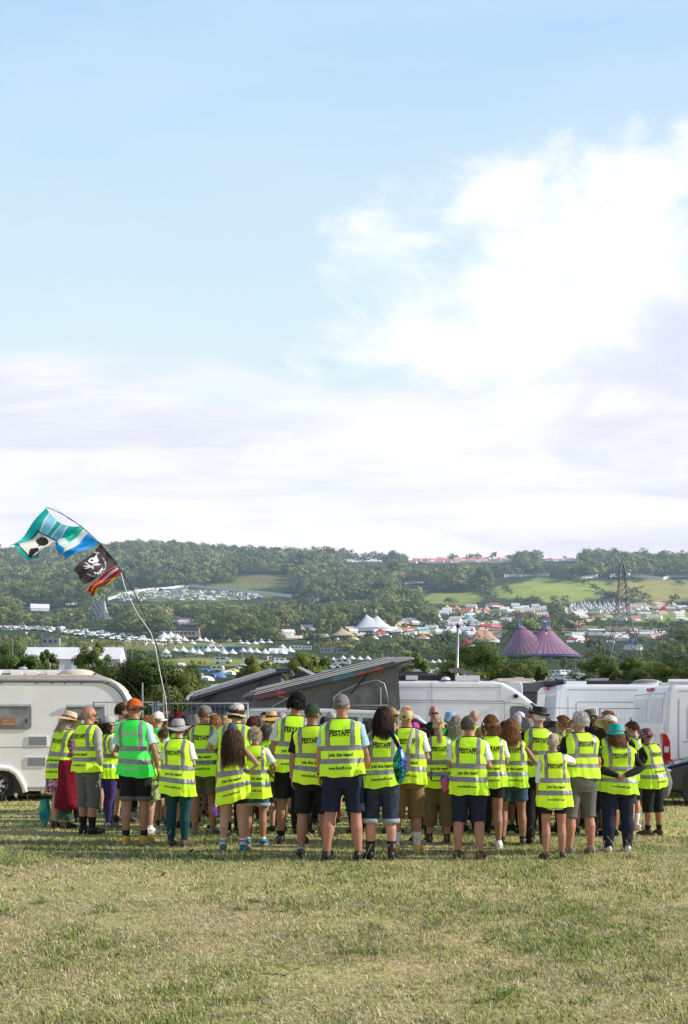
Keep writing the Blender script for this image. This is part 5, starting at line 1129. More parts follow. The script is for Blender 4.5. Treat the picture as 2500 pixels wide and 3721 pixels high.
for q_ in ((1800, 2100, 2200, 2180), (2240, 2105, 2520, 2180), (1560, 2150, 1740, 2190), (2230, 2225, 2520, 2250), (880, 2095, 1040, 2115), (430, 2138, 940, 2185), (1495, 2022, 1660, 2040), (1690, 2026, 1850, 2040), (1990, 2026, 2080, 2040), (610, 2390, 870, 2412)): keep(*q_, 2500 if q_[1] < 2200 else 1500, .12)
SHARED = {}
def shared(key, fn):
    if key not in SHARED: SHARED[key] = fn()
    return SHARED[key]
def bell_mesh(m):
    mb = MB(); n = 12
    rings = [[(r*math.cos(6.2832*i/n), r*math.sin(6.2832*i/n), z) for i in range(n)] for r, z in ((1, 0), (.97, .26), (.55, .56), (.26, .80), (.06, 1.08), (.01, 1.1))]
    mb.loft(rings, True, False, True); mb.tube([(0, 0, 1.0), (0, 0, 1.2)], .02, 5)
    mb.add([(-.16, -1.0, 0), (.16, -1.0, 0), (0, -.72, .52)], [(0, 1, 2)])
    return mb.mesh('bell_tent', [m], False)
def dome_mesh(m):
    mb = MB(); n = 14; rings = []
    for j in range(7):
        a = math.pi/2*j/6; r = math.cos(a)**.8 if j < 6 else .02; z = .62*math.sin(a)
        rings.append([(r*math.cos(6.2832*i/n)*(1.15), r*math.sin(6.2832*i/n)*(1 + .06*math.cos(12.57*i/n)), z) for i in range(n)])
    mb.loft(rings, True, False, True)
    mb.loft([[(x*.34, -1.3 - .1*k, z*.4) for x, z in ((-1, 0), (-.8, .8), (0, 1.1), (.8, .8), (1, 0))] for k in (0, -5)], False, False, False)
    return mb.mesh('dome_tent', [m], False)
def ridge_mesh(m, m2, l=2.0, w=1.0, wall=.45, top=1.05):
    mb = MB(); ov = .06
    mb.prism([(-w, 0), (w, 0), (w, wall), (0, top), (-w, wall)], -l, l)
    mb.map(lambda p: (p.y, p.x, p.z)); mb.mi = 1
    for s in (-1, 1): mb.add([(-l-ov, s*(w+ov), wall-.02), (l+ov, s*(w+ov), wall-.02), (l+ov, 0, top+.03), (-l-ov, 0, top+.03)], [(0, 1, 2, 3) if s < 0 else (3, 2, 1, 0)])
    return mb.mesh('marquee', [m2, m], False)
def camper_mesh(m):
    mb = MB(); mb.prism([(-1.5, .28), (1.2, .28), (1.55, .42), (1.6, .8), (1.15, .92), (.85, 1.25), (-1.5, 1.3)], -.5, .5)
    mb.mi = 1
    mb.box((.1, -.505, 1.02), (.45, .01, .13)); mb.box((1.1, -.505, .98), (.14, .01, .1)); mb.box((-.9, -.505, 1.02), (.3, .01, .13))
    for x in (-.95, 1.0): mb.tube([(x, -.52, .25), (x, .52, .25)], .22, 10)
    return mb.mesh('camper_van', [m, VDARK])
def caravan_mesh(m):
    mb = MB(); pr = [(-1.2, .3), (1.2, .3), (1.38, .55), (1.3, .95), (1.05, 1.22), (-1.1, 1.26), (-1.36, 1.0), (-1.36, .5)]
    mb.prism(pr, -.52, .52); mb.mi = 1
    mb.box((-.55, -.525, .9), (.32, .01, .15)); mb.box((.5, -.525, .9), (.34, .01, .15)); mb.tube([(0, -.53, .22), (0, .53, .22)], .22, 10)
    return mb.mesh('caravan', [m, VDARK])
def put(name, me, px, py, wpx, label, cat, group, sz=1.0, rz=None, dd=0., half=1.0, kp=True):
    x, d, z = ground_at(px, py); d += dd
    s = wpx/F*d/2/half
    o = link(name, me, None, label=label, cat=cat, group=group)
    o.location = (x*(d/(d-dd)) if dd else x, d, z - .05*s); o.scale = (s, s, s*sz)
    o.rotation_euler = (0, 0, random.uniform(-.5, .5) if rz is None else rz)
    if kp: keep(px - wpx/2, py - wpx*.6*sz, px + wpx/2, py, d)
    return o
def ground_thing(name, px, py, **tags):
    x, d, z = ground_at(px, py)
    return empty(name, (x, d, z - .1), 0, **tags), d/F       # empty and metres per photo pixel there

def valley():
    g = random.Random(3)
    # bell tents
    bm = shared('bell', lambda: bell_mesh(VW))
    rows = [(2372, 605, 1070, 29, 36), (2333, 592, 800, 27, 30), (2340, 870, 985, 26, 28), (2318, 600, 650, 24, 46), (2398, 1150, 1345, 33, 24), (2407, 1365, 1420, 28, 22), (2410, 1545, 1620, 24, 27), (2350, 1030, 1060, 30, 24), (2328, 835, 850, 30, 24)]
    for Y, x0, x1, st, w in rows:
        x = x0
        while x < x1:
            put('bell_tent', bm, x + g.uniform(-4, 4), Y + g.uniform(-5, 5), w*g.uniform(.8, 1.15), 'white canvas bell tent in the rows across the valley field', 'tent', 'white bell tents in the valley', 1.0); x += st*g.uniform(.8, 1.2)
    dm = [shared('dome%d' % i, lambda m=m: dome_mesh(m)) for i, m in enumerate((VW, vmat('pale_grey_canvas', (.66, .68, .70)), VCREAM))]
    for k in range(95):
        t_ = g.random(); X = 190 + 420*t_ + g.uniform(-25, 25); Y = 2288 + 50*t_ + g.uniform(-14, 12)
        put('dome_tent', dm[g.choice((0, 0, 1, 2))], X, Y, g.uniform(17, 26), 'pale dome tent among the dense left hand campsite below the tower', 'tent', 'pale dome tents in the left hand campsite', g.uniform(.8, 1.1), kp=k % 3 == 0)
    cm = [shared('cara%d' % i, lambda m=m: caravan_mesh(m)) for i, m in enumerate((VW, VCREAM))] + [shared('camp%d' % i, lambda m=m: camper_mesh(m)) for i, m in enumerate((VW, VGREY, VBLUE))]
    for k in range(26):
        X = -10 + 180*k/26; put('caravan', cm[0], X, 2287 + g.uniform(-7, 5), g.uniform(18, 25), 'white caravan in the row at the far left of the valley', 'caravan', 'white caravans at the far left of the valley', 1, None, 0, 1.35)
    # upper left camper field
    for k in range(230):
        X = g.uniform(425, 950); t_ = (X - 425)/525; Y = g.uniform(2150 - 10*math.sin(t_*3.14), 2188 - 8*t_)
        if Y < 2146 + 22*max(0, t_-.4): continue
        me = g.choice(cm[:1]*3 + cm[2:3]*4 + cm[3:4] + [dm[0], bm] + cm[4:5])
        put('camper_van' if me in cm[2:] else ('caravan' if me in cm else 'tent'), me, X, Y, g.uniform(11, 19), 'white camper or tent parked in the hillside campervan field', 'camper', 'campers and tents in the hillside campervan field', 1.25, None, 0, 1.3, kp=k % 3 == 0)
    # stalls and tents of the festival ground on the right
    cols = [VW, VW, VW, VW, VW, VCREAM, VCREAM, VRED, VPINK, VPEACH, VTAN, VYEL, VORANGE, VBLUE, VTEAL, VGREEN, VGREY]
    rm = [shared('stall%d' % i, lambda m=m: ridge_mesh(m, VW if i_ % 2 else VCREAM, 1.3)) for i_, (i, m) in enumerate(enumerate(cols))]
    cone = [shared('cone%d' % i, lambda m=m: bell_mesh(m)) for i, m in enumerate((VW, VTAN, VRED, VYEL, VCREAM, VPEACH))]
    zones = [(60, 1490, 2060, 2206, 2232), (70, 1560, 2500, 2224, 2262), (34, 2250, 2500, 2200, 2218), (66, 1430, 1820, 2262, 2318), (40, 2060, 2500, 2300, 2345), (22, 1260, 1500, 2292, 2330), (12, 1030, 1240, 2290, 2330), (10, 620, 720, 2255, 2275)]
    for n, x0, x1, y0, y1 in zones:
        for k in range(n):
            X = g.uniform(x0, x1); Y = g.uniform(y0, y1); me = g.choice(rm[:7]*3 + rm[7:]) if g.random() < .7 else g.choice(cone)
            put('festival_tent', me, X, Y, g.uniform(17, 46)*(Y - 1860)/400, 'small festival stall tent in the crowded showground below the far hill', 'tent', 'festival stalls and tents in the showground', g.uniform(.9, 1.3), None, 0, 1.3, kp=k % 6 == 0)
    # tipi field below the green slope
    def tipi():
        mb = MB(); n = 9; mb.loft([[(r*math.cos(6.28*i/n), r*math.sin(6.28*i/n), z) for i in range(n)] for r, z in ((1, 0), (.5, 1.15), (.06, 2.1))], True, False, True)
        for a in (0, 1.6, 3.1, 4.7): mb.tube([(.06*math.cos(a), .06*math.sin(a), 2.05), (-.2*math.cos(a), -.2*math.sin(a), 2.7)], .025, 4)
        return mb.mesh('tipi', VCREAM2)
    VCREAM2 = vmat('pale_tipi_canvas', (.70, .66, .66)); tm = tipi()
    for r_ in range(4):
        for k in range(13):
            put('tipi', tm, 2072 + 17.5*k + 7*(r_ % 2) + g.uniform(-4, 4), 2200 + 8*r_ + g.uniform(-2, 2), 16, 'pale pointed tipi with poles in the rows below the green slope', 'tipi', 'pale tipis below the green slope', 1.0)
    # coloured tents along the top of the hill
    for k in range(85):
        X = g.uniform(1490, 1850) if k < 60 else g.uniform(1985, 2085); Y = 2038 + (1700 - X)*.03 + g.uniform(-6, 6)
        put('hilltop_tent', g.choice([rm[7], rm[8], rm[8], rm[0], rm[9]]), X, Y, g.uniform(16, 26), 'tiny pink or red tent in the camping field along the hilltop', 'tent', 'pink and red tents along the hilltop', 1, None, 0, 1.3)
    for k in range(16): put('hilltop_tent', rm[0], g.uniform(1265, 1385), 2042 + g.uniform(-6, 4), 14, 'tiny white tent or van at the hilltop left of the pink tents', 'tent', 'white tents at the hilltop', 1, None, 0, 1.3)
    # near camp below the hedge: blue and white tents
    nm = [dome_mesh(m) for m in (VW, VBLUE, VTEAL, VYEL, VGREEN, VGREY)]
    for X, Y, w, i, lab in [(745, 2470, 62, 0, 'large white dome tent at the left of the near camp'), (790, 2462, 60, 1, 'bright blue dome tent in the middle of the near camp'), (826, 2452, 58, 0, 'white tunnel tent with a blue mark in the near camp'), (775, 2432, 40, 4, 'pale green dome tent at the back of the near camp'), (846, 2440, 42, 3, 'yellow tent at the right of the near camp'), (868, 2432, 36, 2, 'turquoise dome tent beside the yellow tent'), (745, 2440, 40, 1, 'small blue tent behind the large white dome'), (716, 2455, 44, 5, 'grey dome tent at the left edge of the near camp'), (880, 2420, 30, 0, 'small white tent right of the turquoise dome'), (640, 2440, 50, 0, 'white tent seen between the left bushes'), (655, 2420, 40, 0, 'second white tent farther back between the left bushes')]:
        put('dome_tent', nm[i], X, Y, w, lab, 'tent', 'tents of the near camp', .95)
    for X, Y, w, m, lab in [(810, 2412, 56, 2, 'white van parked on the strip of grass above the near camp'), (1022, 2414, 52, 2, 'white van behind the flag right of the near camp'), (905, 2410, 46, 0, 'white caravan half hidden behind the loose tree'), (965, 2425, 46, 0, 'white caravan under the red and white flag'), (790, 2440, 52, 0, 'white caravan in the near camp behind the tents'), (1245, 2420, 60, 0, 'white caravan just above the striped pop top roof'), (1215, 2432, 46, 2, 'white camper left of the striped pop top roof peak'), (600, 2390, 40, 2, 'white van at the left end of the grass strip')]:
        put('van' if m == 2 else 'caravan', cm[m], X, Y, w, lab, 'van' if m == 2 else 'caravan', 'vehicles of the near camp', 1, g.uniform(-.2, .2), 0, 1.45)
    for k in range(9):
        X = 1985 + 17*k; put('caravan', cm[g.choice((0, 0, 1, 2))], X, 2472 + g.uniform(-18, 6), g.uniform(34, 56), 'white caravan or camper in the cluster right of the green bushes', 'caravan', 'caravans right of the green bushes', 1, None, 0, 1.4)
    for k in range(10):
        X = 1500 + 13*k; put('caravan', cm[g.choice((0, 1, 2))], X, 2452 + g.uniform(-16, 8), g.uniform(30, 44), 'white caravan glimpsed through the thin tree behind the van', 'caravan', 'caravans glimpsed behind the white van', 1, None, 0, 1.4)
    for k in range(8): put('caravan', cm[g.choice((0, 0, 2))], 160 + 20*k, 2432 + g.uniform(-6, 6), 34, 'small white vehicle parked along the front of the long marquee', 'vehicle', 'vehicles along the long white marquee', 1, None, 0, 1.4)
    for i, X in enumerate((722, 730, 743)):
        e, q = ground_thing('person', X, 2416, label='tiny person in a red vest on the grass strip, %s of three' % ('leftmost', 'middle', 'rightmost')[i], cat='person', group='people in red vests on the grass strip')
        mb = MB(); h = 22*q
        mb.tube([(0, 0, h*.45), (0, 0, h*.55), (0, 0, h*.72), (0, 0, h*.82), (0, 0, h*.86), (0, 0, h*.93), (0, 0, h)], [h*.09, h*.1, h*.12, h*.1, h*.04, h*.065, h*.03], 8)
        for s in (-1, 1): mb.tube([(s*h*.05, 0, h*.5), (s*h*.06, 0, 0)], [h*.055, h*.035], 6); mb.tube([(s*h*.12, 0, h*.8), (s*h*.15, 0, h*.45)], [h*.035, h*.025], 5)
        mb.obj('body', SKIN['tan'], e, True); v = MB(); v.tube([(0, 0, h*.46), (0, 0, h*.6), (0, 0, h*.82)], [h*.115, h*.135, h*.115], 10); v.obj('vest', VORANGE, e, True); v = MB(); v.tube([(0, 0, h*.47), (0, 0, h*.25)], [h*.11, h*.1], 8); v.obj('trousers', VDARK, e, True)
    # long white marquee on the left
    def marquee(X0, X1, Yb, Yt, lab, rz=0.0, wall=.5, m=VW):
        e, q = ground_thing('marquee', (X0+X1)/2, Yb, label=lab, cat='marquee'); L = (X1-X0)*q/2; H = (Yb-Yt)*q
        keep(X0, Yt, X1, Yb - (Yb-Yt)*.2, e.location.y - 2); e.rotation_euler.z = rz
        mb = MB(); w = H*.9; mb.prism([(-w, 0), (w, 0), (w, H*wall), (0, H*.97), (-w, H*wall)], -L, L); mb.map(lambda p: (p.y, p.x, p.z)); mb.obj('marquee_wall', m, e)
        for s in (-1, 1):
            r_ = MB(); r_.add([(-L*1.01, s*w*1.05, H*(wall-.02)), (L*1.01, s*w*1.05, H*(wall-.02)), (L*1.01, 0, H), (-L*1.01, 0, H)], [(0, 1, 2, 3) if s < 0 else (3, 2, 1, 0)]); r_.obj('marquee_roof', m, e)
        n = max(2, int((X1-X0)/40))
        for k in range(n+1):
            mb = MB(); mb.box((-L + 2*L*k/n, -w*1.02, H*wall/2), (H*.012, H*.012, H*wall/2)); mb.obj('post', VGREY, e)
        return e
    marquee(104, 446, 2440, 2348, 'long white ridge marquee at the left above the caravan roof', .05)
    marquee(978, 1045, 2374, 2354, 'low white marquee with peaks right of the bell tent rows', 0, .3)
    marquee(112, 178, 2222, 2194, 'white ridge tent among trees at the upper left', .3, .35)
    marquee(1093, 1137, 2283, 2270, 'small white ridge tent below the scaffold tower', 0, .4)
    marquee(2135, 2195, 2310, 2284, 'white box roofed stage right of the carousel', 0, .75)
    # container row and portable cabins
    for i, (X0, X1, Yb, Yt, m) in enumerate([(1055, 1098, 2360, 2343, VW), (1102, 1132, 2360, 2345, VW), (1162, 1206, 2372, 2352, VGREY), (1208, 1262, 2376, 2355, VGREY), (700, 760, 2362, 2345, VTEAL), (820, 900, 2366, 2350, VBLUE), (768, 810, 2362, 2346, VW), (2014, 2080, 2450, 2432, VW), (150, 215, 2345, 2318, VGREY)]):
        e, q = ground_thing('portable_cabin', (X0+X1)/2, Yb, label=['left white site cabin right of the bell tents', 'smaller white site cabin right of its twin', 'left grey portable cabin in the middle of the valley', 'long grey portable cabin in the middle of the valley', 'pale teal cabin behind the bell tent row', 'long blue cabin behind the bell tent row', 'white cabin between the teal and blue cabins', 'white cabin above the caravans behind the vans', 'grey cabin at the left of the valley field'][i], cat='cabin')
        w, h = (X1-X0)*q/2, (Yb-Yt)*q; keep(X0, Yt, X1, Yb, e.location.y)
        mb = MB(); mb.box((0, w*.3, h/2), (w, w*.3, h/2)); mb.obj('cabin_body', m, e)
        mb = MB(); mb.box((0, w*.3, h*1.02), (w*1.02, w*.32, h*.025)); mb.obj('roof', VGREY, e)
        for k in (-.6, 0, .6): mb = MB(); mb.box((w*k, -.02*w, h*.58), (w*.16, w*.012, h*.17)); mb.obj('window', VGLASS, e)
    # grey tower stage with white sail
    e, q = ground_thing('tower_stage', 365, 2250, label='grey slab tower with a curved white sail roof beside it', cat='tower'); keep(335, 2183, 415, 2240, e.location.y - 5)
    mb = MB(); mb.box((-6*q, 0, 34*q), (21*q, 8*q, 34*q)); mb.obj('tower', VGREY, e)
    for k in range(6):
        for r_ in range(7):
            mb = MB(); mb.box((-23*q + 5*k*q, -8.2*q, 6*q + 9*q*r_), (1.7*q, .3*q, 3.2*q)); mb.obj('window', VGLASS if (k+r_) % 3 else VTEAL, e)
    mb = MB(); n = 9
    for k in range(n-1):
        f = lambda t_: (16*q + 30*q*t_**1.3, 54*q*(1-t_)**1.6 + 4*q)
        (xa, za), (xb, zb) = f(k/(n-1)), f((k+1)/(n-1)); mb.add([(xa, -6*q, za), (xb, -6*q, zb), (xb, 8*q, zb), (xa, 8*q, za), (xa, -6*q, 0), (xb, -6*q, 0)], [(0, 1, 2, 3), (4, 5, 1, 0)])
    mb.obj('sail', VCREAM, e)
    # barn with curved roof
    e, q = ground_thing('barn', 655, 2316, label='long barn with a dark curved roof and a cream gable', cat='barn'); keep(575, 2265, 728, 2312, e.location.y - 5)
    L = 72*q; pr = [(-20*q*math.cos(math.pi*k/10), 22*q + 14*q*math.sin(math.pi*k/10)) for k in range(11)]
    mb = MB(); mb.prism([(-20*q, 0), (20*q, 0)] + [(x, z) for x, z in pr[::-1]], -L, L); mb.map(lambda p: (p.y, p.x, p.z)); mb.obj('barn_wall', VTAN, e)
    mb = MB(); rr = [[(x, 21*q/20/q*y if 0 else y*1.04, z + .8*q) for y, z in pr] for x in (-L*1.01, L*.97)]; mb.loft(rr, False, False, False); mb.obj('barn_roof', VDARK, e)
    for k in range(9): mb = MB(); mb.box((-L*.9 + L*.2*k, -20.3*q, 14*q), (L*.07, .4*q, 5*q)); mb.obj('opening', VGLASS, e)
    # scaffold tower
    e, q = ground_thing('scaffold_tower', 1111, 2268, label='pale steel scaffold tower among the trees', cat='scaffold'); keep(1083, 2225, 1139, 2264, e.location.y - 5)
    for ix in range(5):
        for iy in range(3): mb = MB(); mb.box((-24*q + 12*ix*q, iy*8*q, 21*q), (.7*q, .7*q, 21*q)); mb.obj('upright', VSTEEL, e)
    for k in range(1, 5):
        for iy in range(3): mb = MB(); mb.box((0, iy*8*q, 10*k*q), (25*q, .6*q, .6*q)); mb.obj('ledger', VSTEEL, e)
    for ix in range(4): mb = MB(); mb.tube([(-24*q + 12*ix*q, -.2*q, (ix % 2)*20*q + 1*q), (-12*q + 12*ix*q, -.2*q, (1 - ix % 2)*20*q + 10*q)], .5*q, 5); mb.obj('brace', VSTEEL, e)
    # circus tents
    def bigtop(X0, X1, Yb, peaks, lab, m, wall=.22, flags=None, name='circus_tent', depth=.5, mp=None):
        """a tent swept up to one or more masts; peaks are (x, y) in the photograph"""
        e, q = ground_thing(name, (X0+X1)/2, Yb, label=lab, cat='circus tent' if len(peaks) > 1 else 'tent'); cxp = (X0+X1)/2; W_ = (X1-X0)/2*q; D_ = W_*depth
        keep(X0 - 8, min(p[1] for p in peaks) - 12, X1 + 8, Yb - 8, e.location.y + (25 if len(peaks) > 1 else -6), .03 if len(peaks) > 1 else .1)
        pk = [((px-cxp)*q, ((i % 2) - .5)*D_*.55 if len(peaks) > 2 else 0, (Yb-py)*q) for i, (px, py) in enumerate(peaks)]
        hw = max(p[2] for p in pk)*wall; big = len(pk) > 1; nu, nv = (132, 40) if big else (48, 14); V = []; UVs = []
        k_ = 2 if len(pk) > 2 else 1; virt = list(pk)
        for a_, b_ in zip(pk, pk[k_:]):
            for f_ in (.1, .2, .3, .4, .5, .6, .7, .8, .9): virt.append(tuple(a_[i_] + (b_[i_]-a_[i_])*f_ for i_ in (0, 1)) + (hw + (a_[2]-hw)*(1 - .27*(4*f_*(1-f_))**.7),))
        sgp = lambda v, e_=.8: math.copysign(abs(v)**e_, v)
        def rimr(p, dx, dy):                       # how far the edge of the tent is from a mast, looking along (dx, dy)
            lo, hi = 0.0, 3*W_
            for _ in range(16):
                m_ = (lo+hi)/2
                if (abs(p[0] + dx*m_)/W_)**2.4 + (abs(p[1] + dy*m_)/D_)**2.4 < 1: lo = m_
                else: hi = m_
            return max(lo, 1e-6)
        for j in range(nv+1):
            t_ = 1 - (j/nv)
            for i in range(nu):
                a = 6.28318*i/nu; cxx, cyy = 0., 0.
                spine = pk[0][0] + (pk[-1][0]-pk[0][0])*(.5 + .5*math.cos(a)) if big else pk[0][0]
                x = W_*sgp(math.cos(a))*t_ + spine*(1-t_); y = D_*sgp(math.sin(a))*t_; zb, ab = hw, 0
                best = -1; rp_ = min(pk, key=lambda p: (x-p[0])**2 + (y-p[1])**2); ab = math.atan2(y-rp_[1], x-rp_[0])
                for p in virt:
                    dx, dy = x-p[0], y-p[1]; l = math.hypot(dx, dy); s_ = min(l/rimr(p, dx/l, dy/l), 1) if l > 1e-6 else 0
                    z = hw + (p[2]-hw)*(.84*(1-s_)**1.12 + .16*(1-s_)**4)
                    if z > best: best = z
                V.append((x, y, best)); UVs.append(ab % 6.28318)
        mb = MB(); mb.add(V, [(j*nu+i, j*nu+(i+1) % nu, (j+1)*nu+(i+1) % nu, (j+1)*nu+i) for j in range(nv) for i in range(nu)])
        rf = mb.obj('canopy', m, e, False)
        at = rf.data.attributes.new('ang', 'FLOAT', 'POINT'); at.data.foreach_set('value', UVs)
        wl = MB(); wl.loft([[(W_*.985*math.copysign(abs(math.cos(6.28318*i/48))**.8, math.cos(6.28318*i/48)), D_*.985*math.copysign(abs(math.sin(6.28318*i/48))**.8, math.sin(6.28318*i/48)), z) for i in range(48)] for z in (0, hw*1.01)], True, False, False); wl.obj('side_wall', VW if wall > .1 else m, e)
        for i, p in enumerate(pk):
            mb = MB(); mb.tube([(p[0], p[1], 0), (p[0], p[1], p[2] + 3*q)], .7*q, 6); mb.obj('mast', VSTEEL, e)
            if mp: mb = MB(); mb.lathe([(7.5*q, -14*q), (4*q, -6*q), (2.2*q, 2*q), (.3*q, 5*q)], 12, (p[0], p[1], p[2])); mb.obj('peak_cap', mp, e, True)
            if flags:
                mb = MB(); z0 = p[2]; mb.tube([(p[0], p[1], z0), (p[0], p[1], z0 + flags[1]*q)], .35*q, 5); mb.obj('flag_pole', VSTEEL, e)
                mb = MB(); n = 6; h_ = flags[2]*q; zt = z0 + flags[1]*q
                mb.loft([[(p[0] - h_*.95*k/n, p[1] + .6*q*math.sin(k*1.4), zt - u*h_*1.1 - .5*q*math.sin(k*.9)) for u in (0, .33, .66, 1)] for k in range(n+1)], False, False, False); mb.obj('flag', flags[0], e)
        # guy ropes
        for s in (-1, 1): mb = MB(); mb.tube([(s*W_, -D_*.2, hw), (s*W_*1.12, -D_*.3, 0)], .25*q, 4); mb.obj('guy_rope', VW, e)
        return e
    def stripes():
        w = NT('striped_canvas'); t = w.t; a = w.n('Attribute', attribute_name='ang').outputs['Fac']
        f = math_(t, 'FRACT', math_(t, 'MULTIPLY', a, 26/6.28318))
        n_ = w.n('TexNoise', {'Vector': w.n('TexCoord').outputs['Object'], 'Scale': .4}).outputs['Fac']
        c = mixc(t, math_(t, 'LESS_THAN', f, .42), ramp(t, n_, [(.3, (.58, .22, .17)), (.7, (.66, .29, .23))]), (.15, .19, .55))
        sh = w.n('BsdfPrincipled', {'Base Color': c, 'Roughness': .6}).outputs[0]
        sh = w.n('MixShader', {0: .25, 1: sh, 2: w.n('BsdfTranslucent', {'Color': c}).outputs[0]}).outputs[0]
        t.links.new(haze(t, sh, HK), w.out.inputs[0]); return w.m
    SB = vmat('royal_blue_canvas', (.07, .16, .50))
    def rb():
        w = NT('red_blue_flag'); t = w.t; z = w.n('SeparateXYZ', {0: w.n('TexCoord').outputs['Generated']}).outputs[2]
        t.links.new(haze(t, w.n('BsdfPrincipled', {'Base Color': mixc(t, math_(t, 'GREATER_THAN', z, .5), (.1, .3, .7), (.7, .05, .06)), 'Roughness': .7}).outputs[0], HK), w.out.inputs[0]); return w.m
    bigtop(1812, 2110, 2388, [(1880, 2268), (1900, 2264), (1978, 2268), (1999, 2265)], 'large circus tent with purple and orange stripes and blue peaks', stripes(), .05, (rb(), 30, 15), mp=SB, depth=.75)
    VYF = vmat('yellow_white_flag', (.80, .66, .35))
    bigtop(1283, 1430, 2296, [(1331, 2232), (1372, 2236)], 'white circus tent with two tall swept peaks', VW, .20, (VYF, 22, 11), depth=.6)
    bigtop(1203, 1300, 2312, [(1240, 2281)], 'low tan stretch tent left of the white circus tent', VTAN, .1)
    bigtop(1352, 1412, 2308, [(1382, 2282)], 'small red tent in front of the white circus tent', VRED, .3)
    bigtop(1512, 1560, 2322, [(1535, 2300)], 'small orange tent in the middle of the showground', VORANGE, .25)
    bigtop(1662, 1728, 2350, [(1692, 2316)], 'small red pointed tent left of the peach tent', VRED, .25)
    bigtop(1702, 1816, 2336, [(1735, 2290), (1772, 2290)], 'peach circus tent with two low peaks', VPEACH, .22, (VYF, 34, 11), depth=.6)
    bigtop(2266, 2334, 2362, [(2300, 2318)], 'blue and white pointed tent behind the pylon', VBLUE, .45)
    bigtop(735, 800, 2352, [(768, 2338)], 'cream stretch tent behind the bell tents', VCREAM, .2)
    bigtop(1680, 1735, 2262, [(1705, 2232)], 'blue and white striped tent in the showground', VTEAL, .3)
    # carousel ride: a pale flower like tree
    e, q = ground_thing('carousel_ride', 2096, 2305, label='tall pale orange fairground ride with a flower shaped top', cat='ride'); keep(2060, 2255, 2130, 2300, e.location.y - 6)
    mb = MB(); mb.tube([(0, 0, 0), (0, 0, 26*q)], [6*q, 3.5*q], 10); mb.obj('column', VPEACH, e)
    for k in range(9):
        a = 6.28*k/9; mb = MB(); r_ = 20*q + 7*q*(k % 2)
        mb.tube([(0, 0, 24*q), (math.cos(a)*r_*.6, math.sin(a)*r_*.6, 34*q + 4*q*(k % 3)), (math.cos(a)*r_*1.15, math.sin(a)*r_*1.15, 38*q + 5*q*(k % 3))], [1.6*q, 2.4*q, 1.2*q], 6)
        mb.ball((math.cos(a)*r_*1.15, math.sin(a)*r_*1.15, 38*q + 5*q*(k % 3)), (5*q, 5*q, 3*q), 8, 5); mb.obj('arm', vmat('pale_orange_paint', (.75, .45, .33)), e, True)
    # big festival fence on the hill, in runs
    for pts, lab in [([(392, 2182), (450, 2163), (560, 2146), (650, 2136), (690, 2134)], 'white boundary fence climbing to the left of the campervan field'), ([(690, 2134), (760, 2140), (860, 2150), (950, 2160), (1060, 2172)], 'grey boundary fence running down behind the campervan field'),
                     ([(1140, 2190), (1170, 2178), (1210, 2168), (1330, 2150)], 'pale boundary fence below the wooded hill in the middle'), ([(1470, 2126), (1500, 2122), (1545, 2118)], 'short pale length of boundary fence among the hill trees'),
                     ([(1832, 2098), (1870, 2096), (1940, 2094), (1998, 2094)], 'white boundary fence along the top of the green slope'), ([(2108, 2106), (2140, 2101), (2172, 2096)], 'white boundary fence left of the pylon'), ([(2215, 2100), (2260, 2094), (2310, 2097), (2370, 2104), (2410, 2108), (2450, 2099), (2500, 2097), (2560, 2097)], 'white boundary fence curving over the slope right of the pylon'),
                     ([(100, 2218), (140, 2206), (190, 2200), (300, 2196)], 'white boundary fence behind the ridge tent at the upper left')]:
        W_ = [ground_at(x, y) for x, y in pts]; e = empty('boundary_fence', W_[0], label=lab, cat='fence', group='boundary fence on the hillside'); o0 = Vector(W_[0])
        P2 = []
        for a, b in zip(W_, W_[1:]):
            for k in range(4): P2.append((a[0] + (b[0]-a[0])*k/4, a[1] + (b[1]-a[1])*k/4))
        P2.append(W_[-1][:2]); h = 11/F*W_[0][1]
        mb = MB()
        for a, b in zip(P2, P2[1:]):
            za, zb = tz(*a), tz(*b); mb.add([(a[0]-o0.x, a[1]-o0.y, za-o0.z-1), (b[0]-o0.x, b[1]-o0.y, zb-o0.z-1), (b[0]-o0.x, b[1]-o0.y, zb-o0.z+h), (a[0]-o0.x, a[1]-o0.y, za-o0.z+h)], [(0, 1, 2, 3)])
        mb.obj('fence_panel', VFENCE, e)
        for a in P2: mb = MB(); mb.box((a[0]-o0.x, a[1]-o0.y-.3, tz(*a)-o0.z+h*.5), (.22, .22, h*.52)); mb.obj('post', VGREY, e)
        for (xa, ya), (xb, yb) in zip(pts, pts[1:]): keep(min(xa, xb), min(ya, yb)-11, max(xa, xb), max(ya, yb)-1, W_[0][1]-4, .14)
    # pylon
    d = 360.0; x = (2262-1250)/F*d; z0 = tz(x, d)
    e = empty('electricity_pylon', (x, d, z0), label='tall steel lattice electricity pylon standing at the right of the valley', cat='pylon'); q = d/F
    PS = vmat('pylon_steel', (.21, .215, .22), .5, metal=.35)
    top = EYE + (HZ-2036)*q - z0
    lv = [(0, 5.6), (.34*top, 2.8), (.56*top, 1.7), (.70*top, 1.35), (.86*top, 1.0), (.97*top, .28), (top, .05)]
    hwf = lambda z: float(np.interp(z, [a for a, _ in lv], [b for _, b in lv]))
    for sx_ in (-1, 1):
        for sy_ in (-1, 1): mb = MB(); mb.tube([(sx_*b, sy_*b, a) for a, b in lv], .14, 5); mb.obj('leg', PS, e)
    zs_ = [0, .12*top, .23*top, .33*top, .42*top, .50*top, .57*top, .63*top, .69*top, .75*top, .81*top, .87*top, .92*top, .97*top]
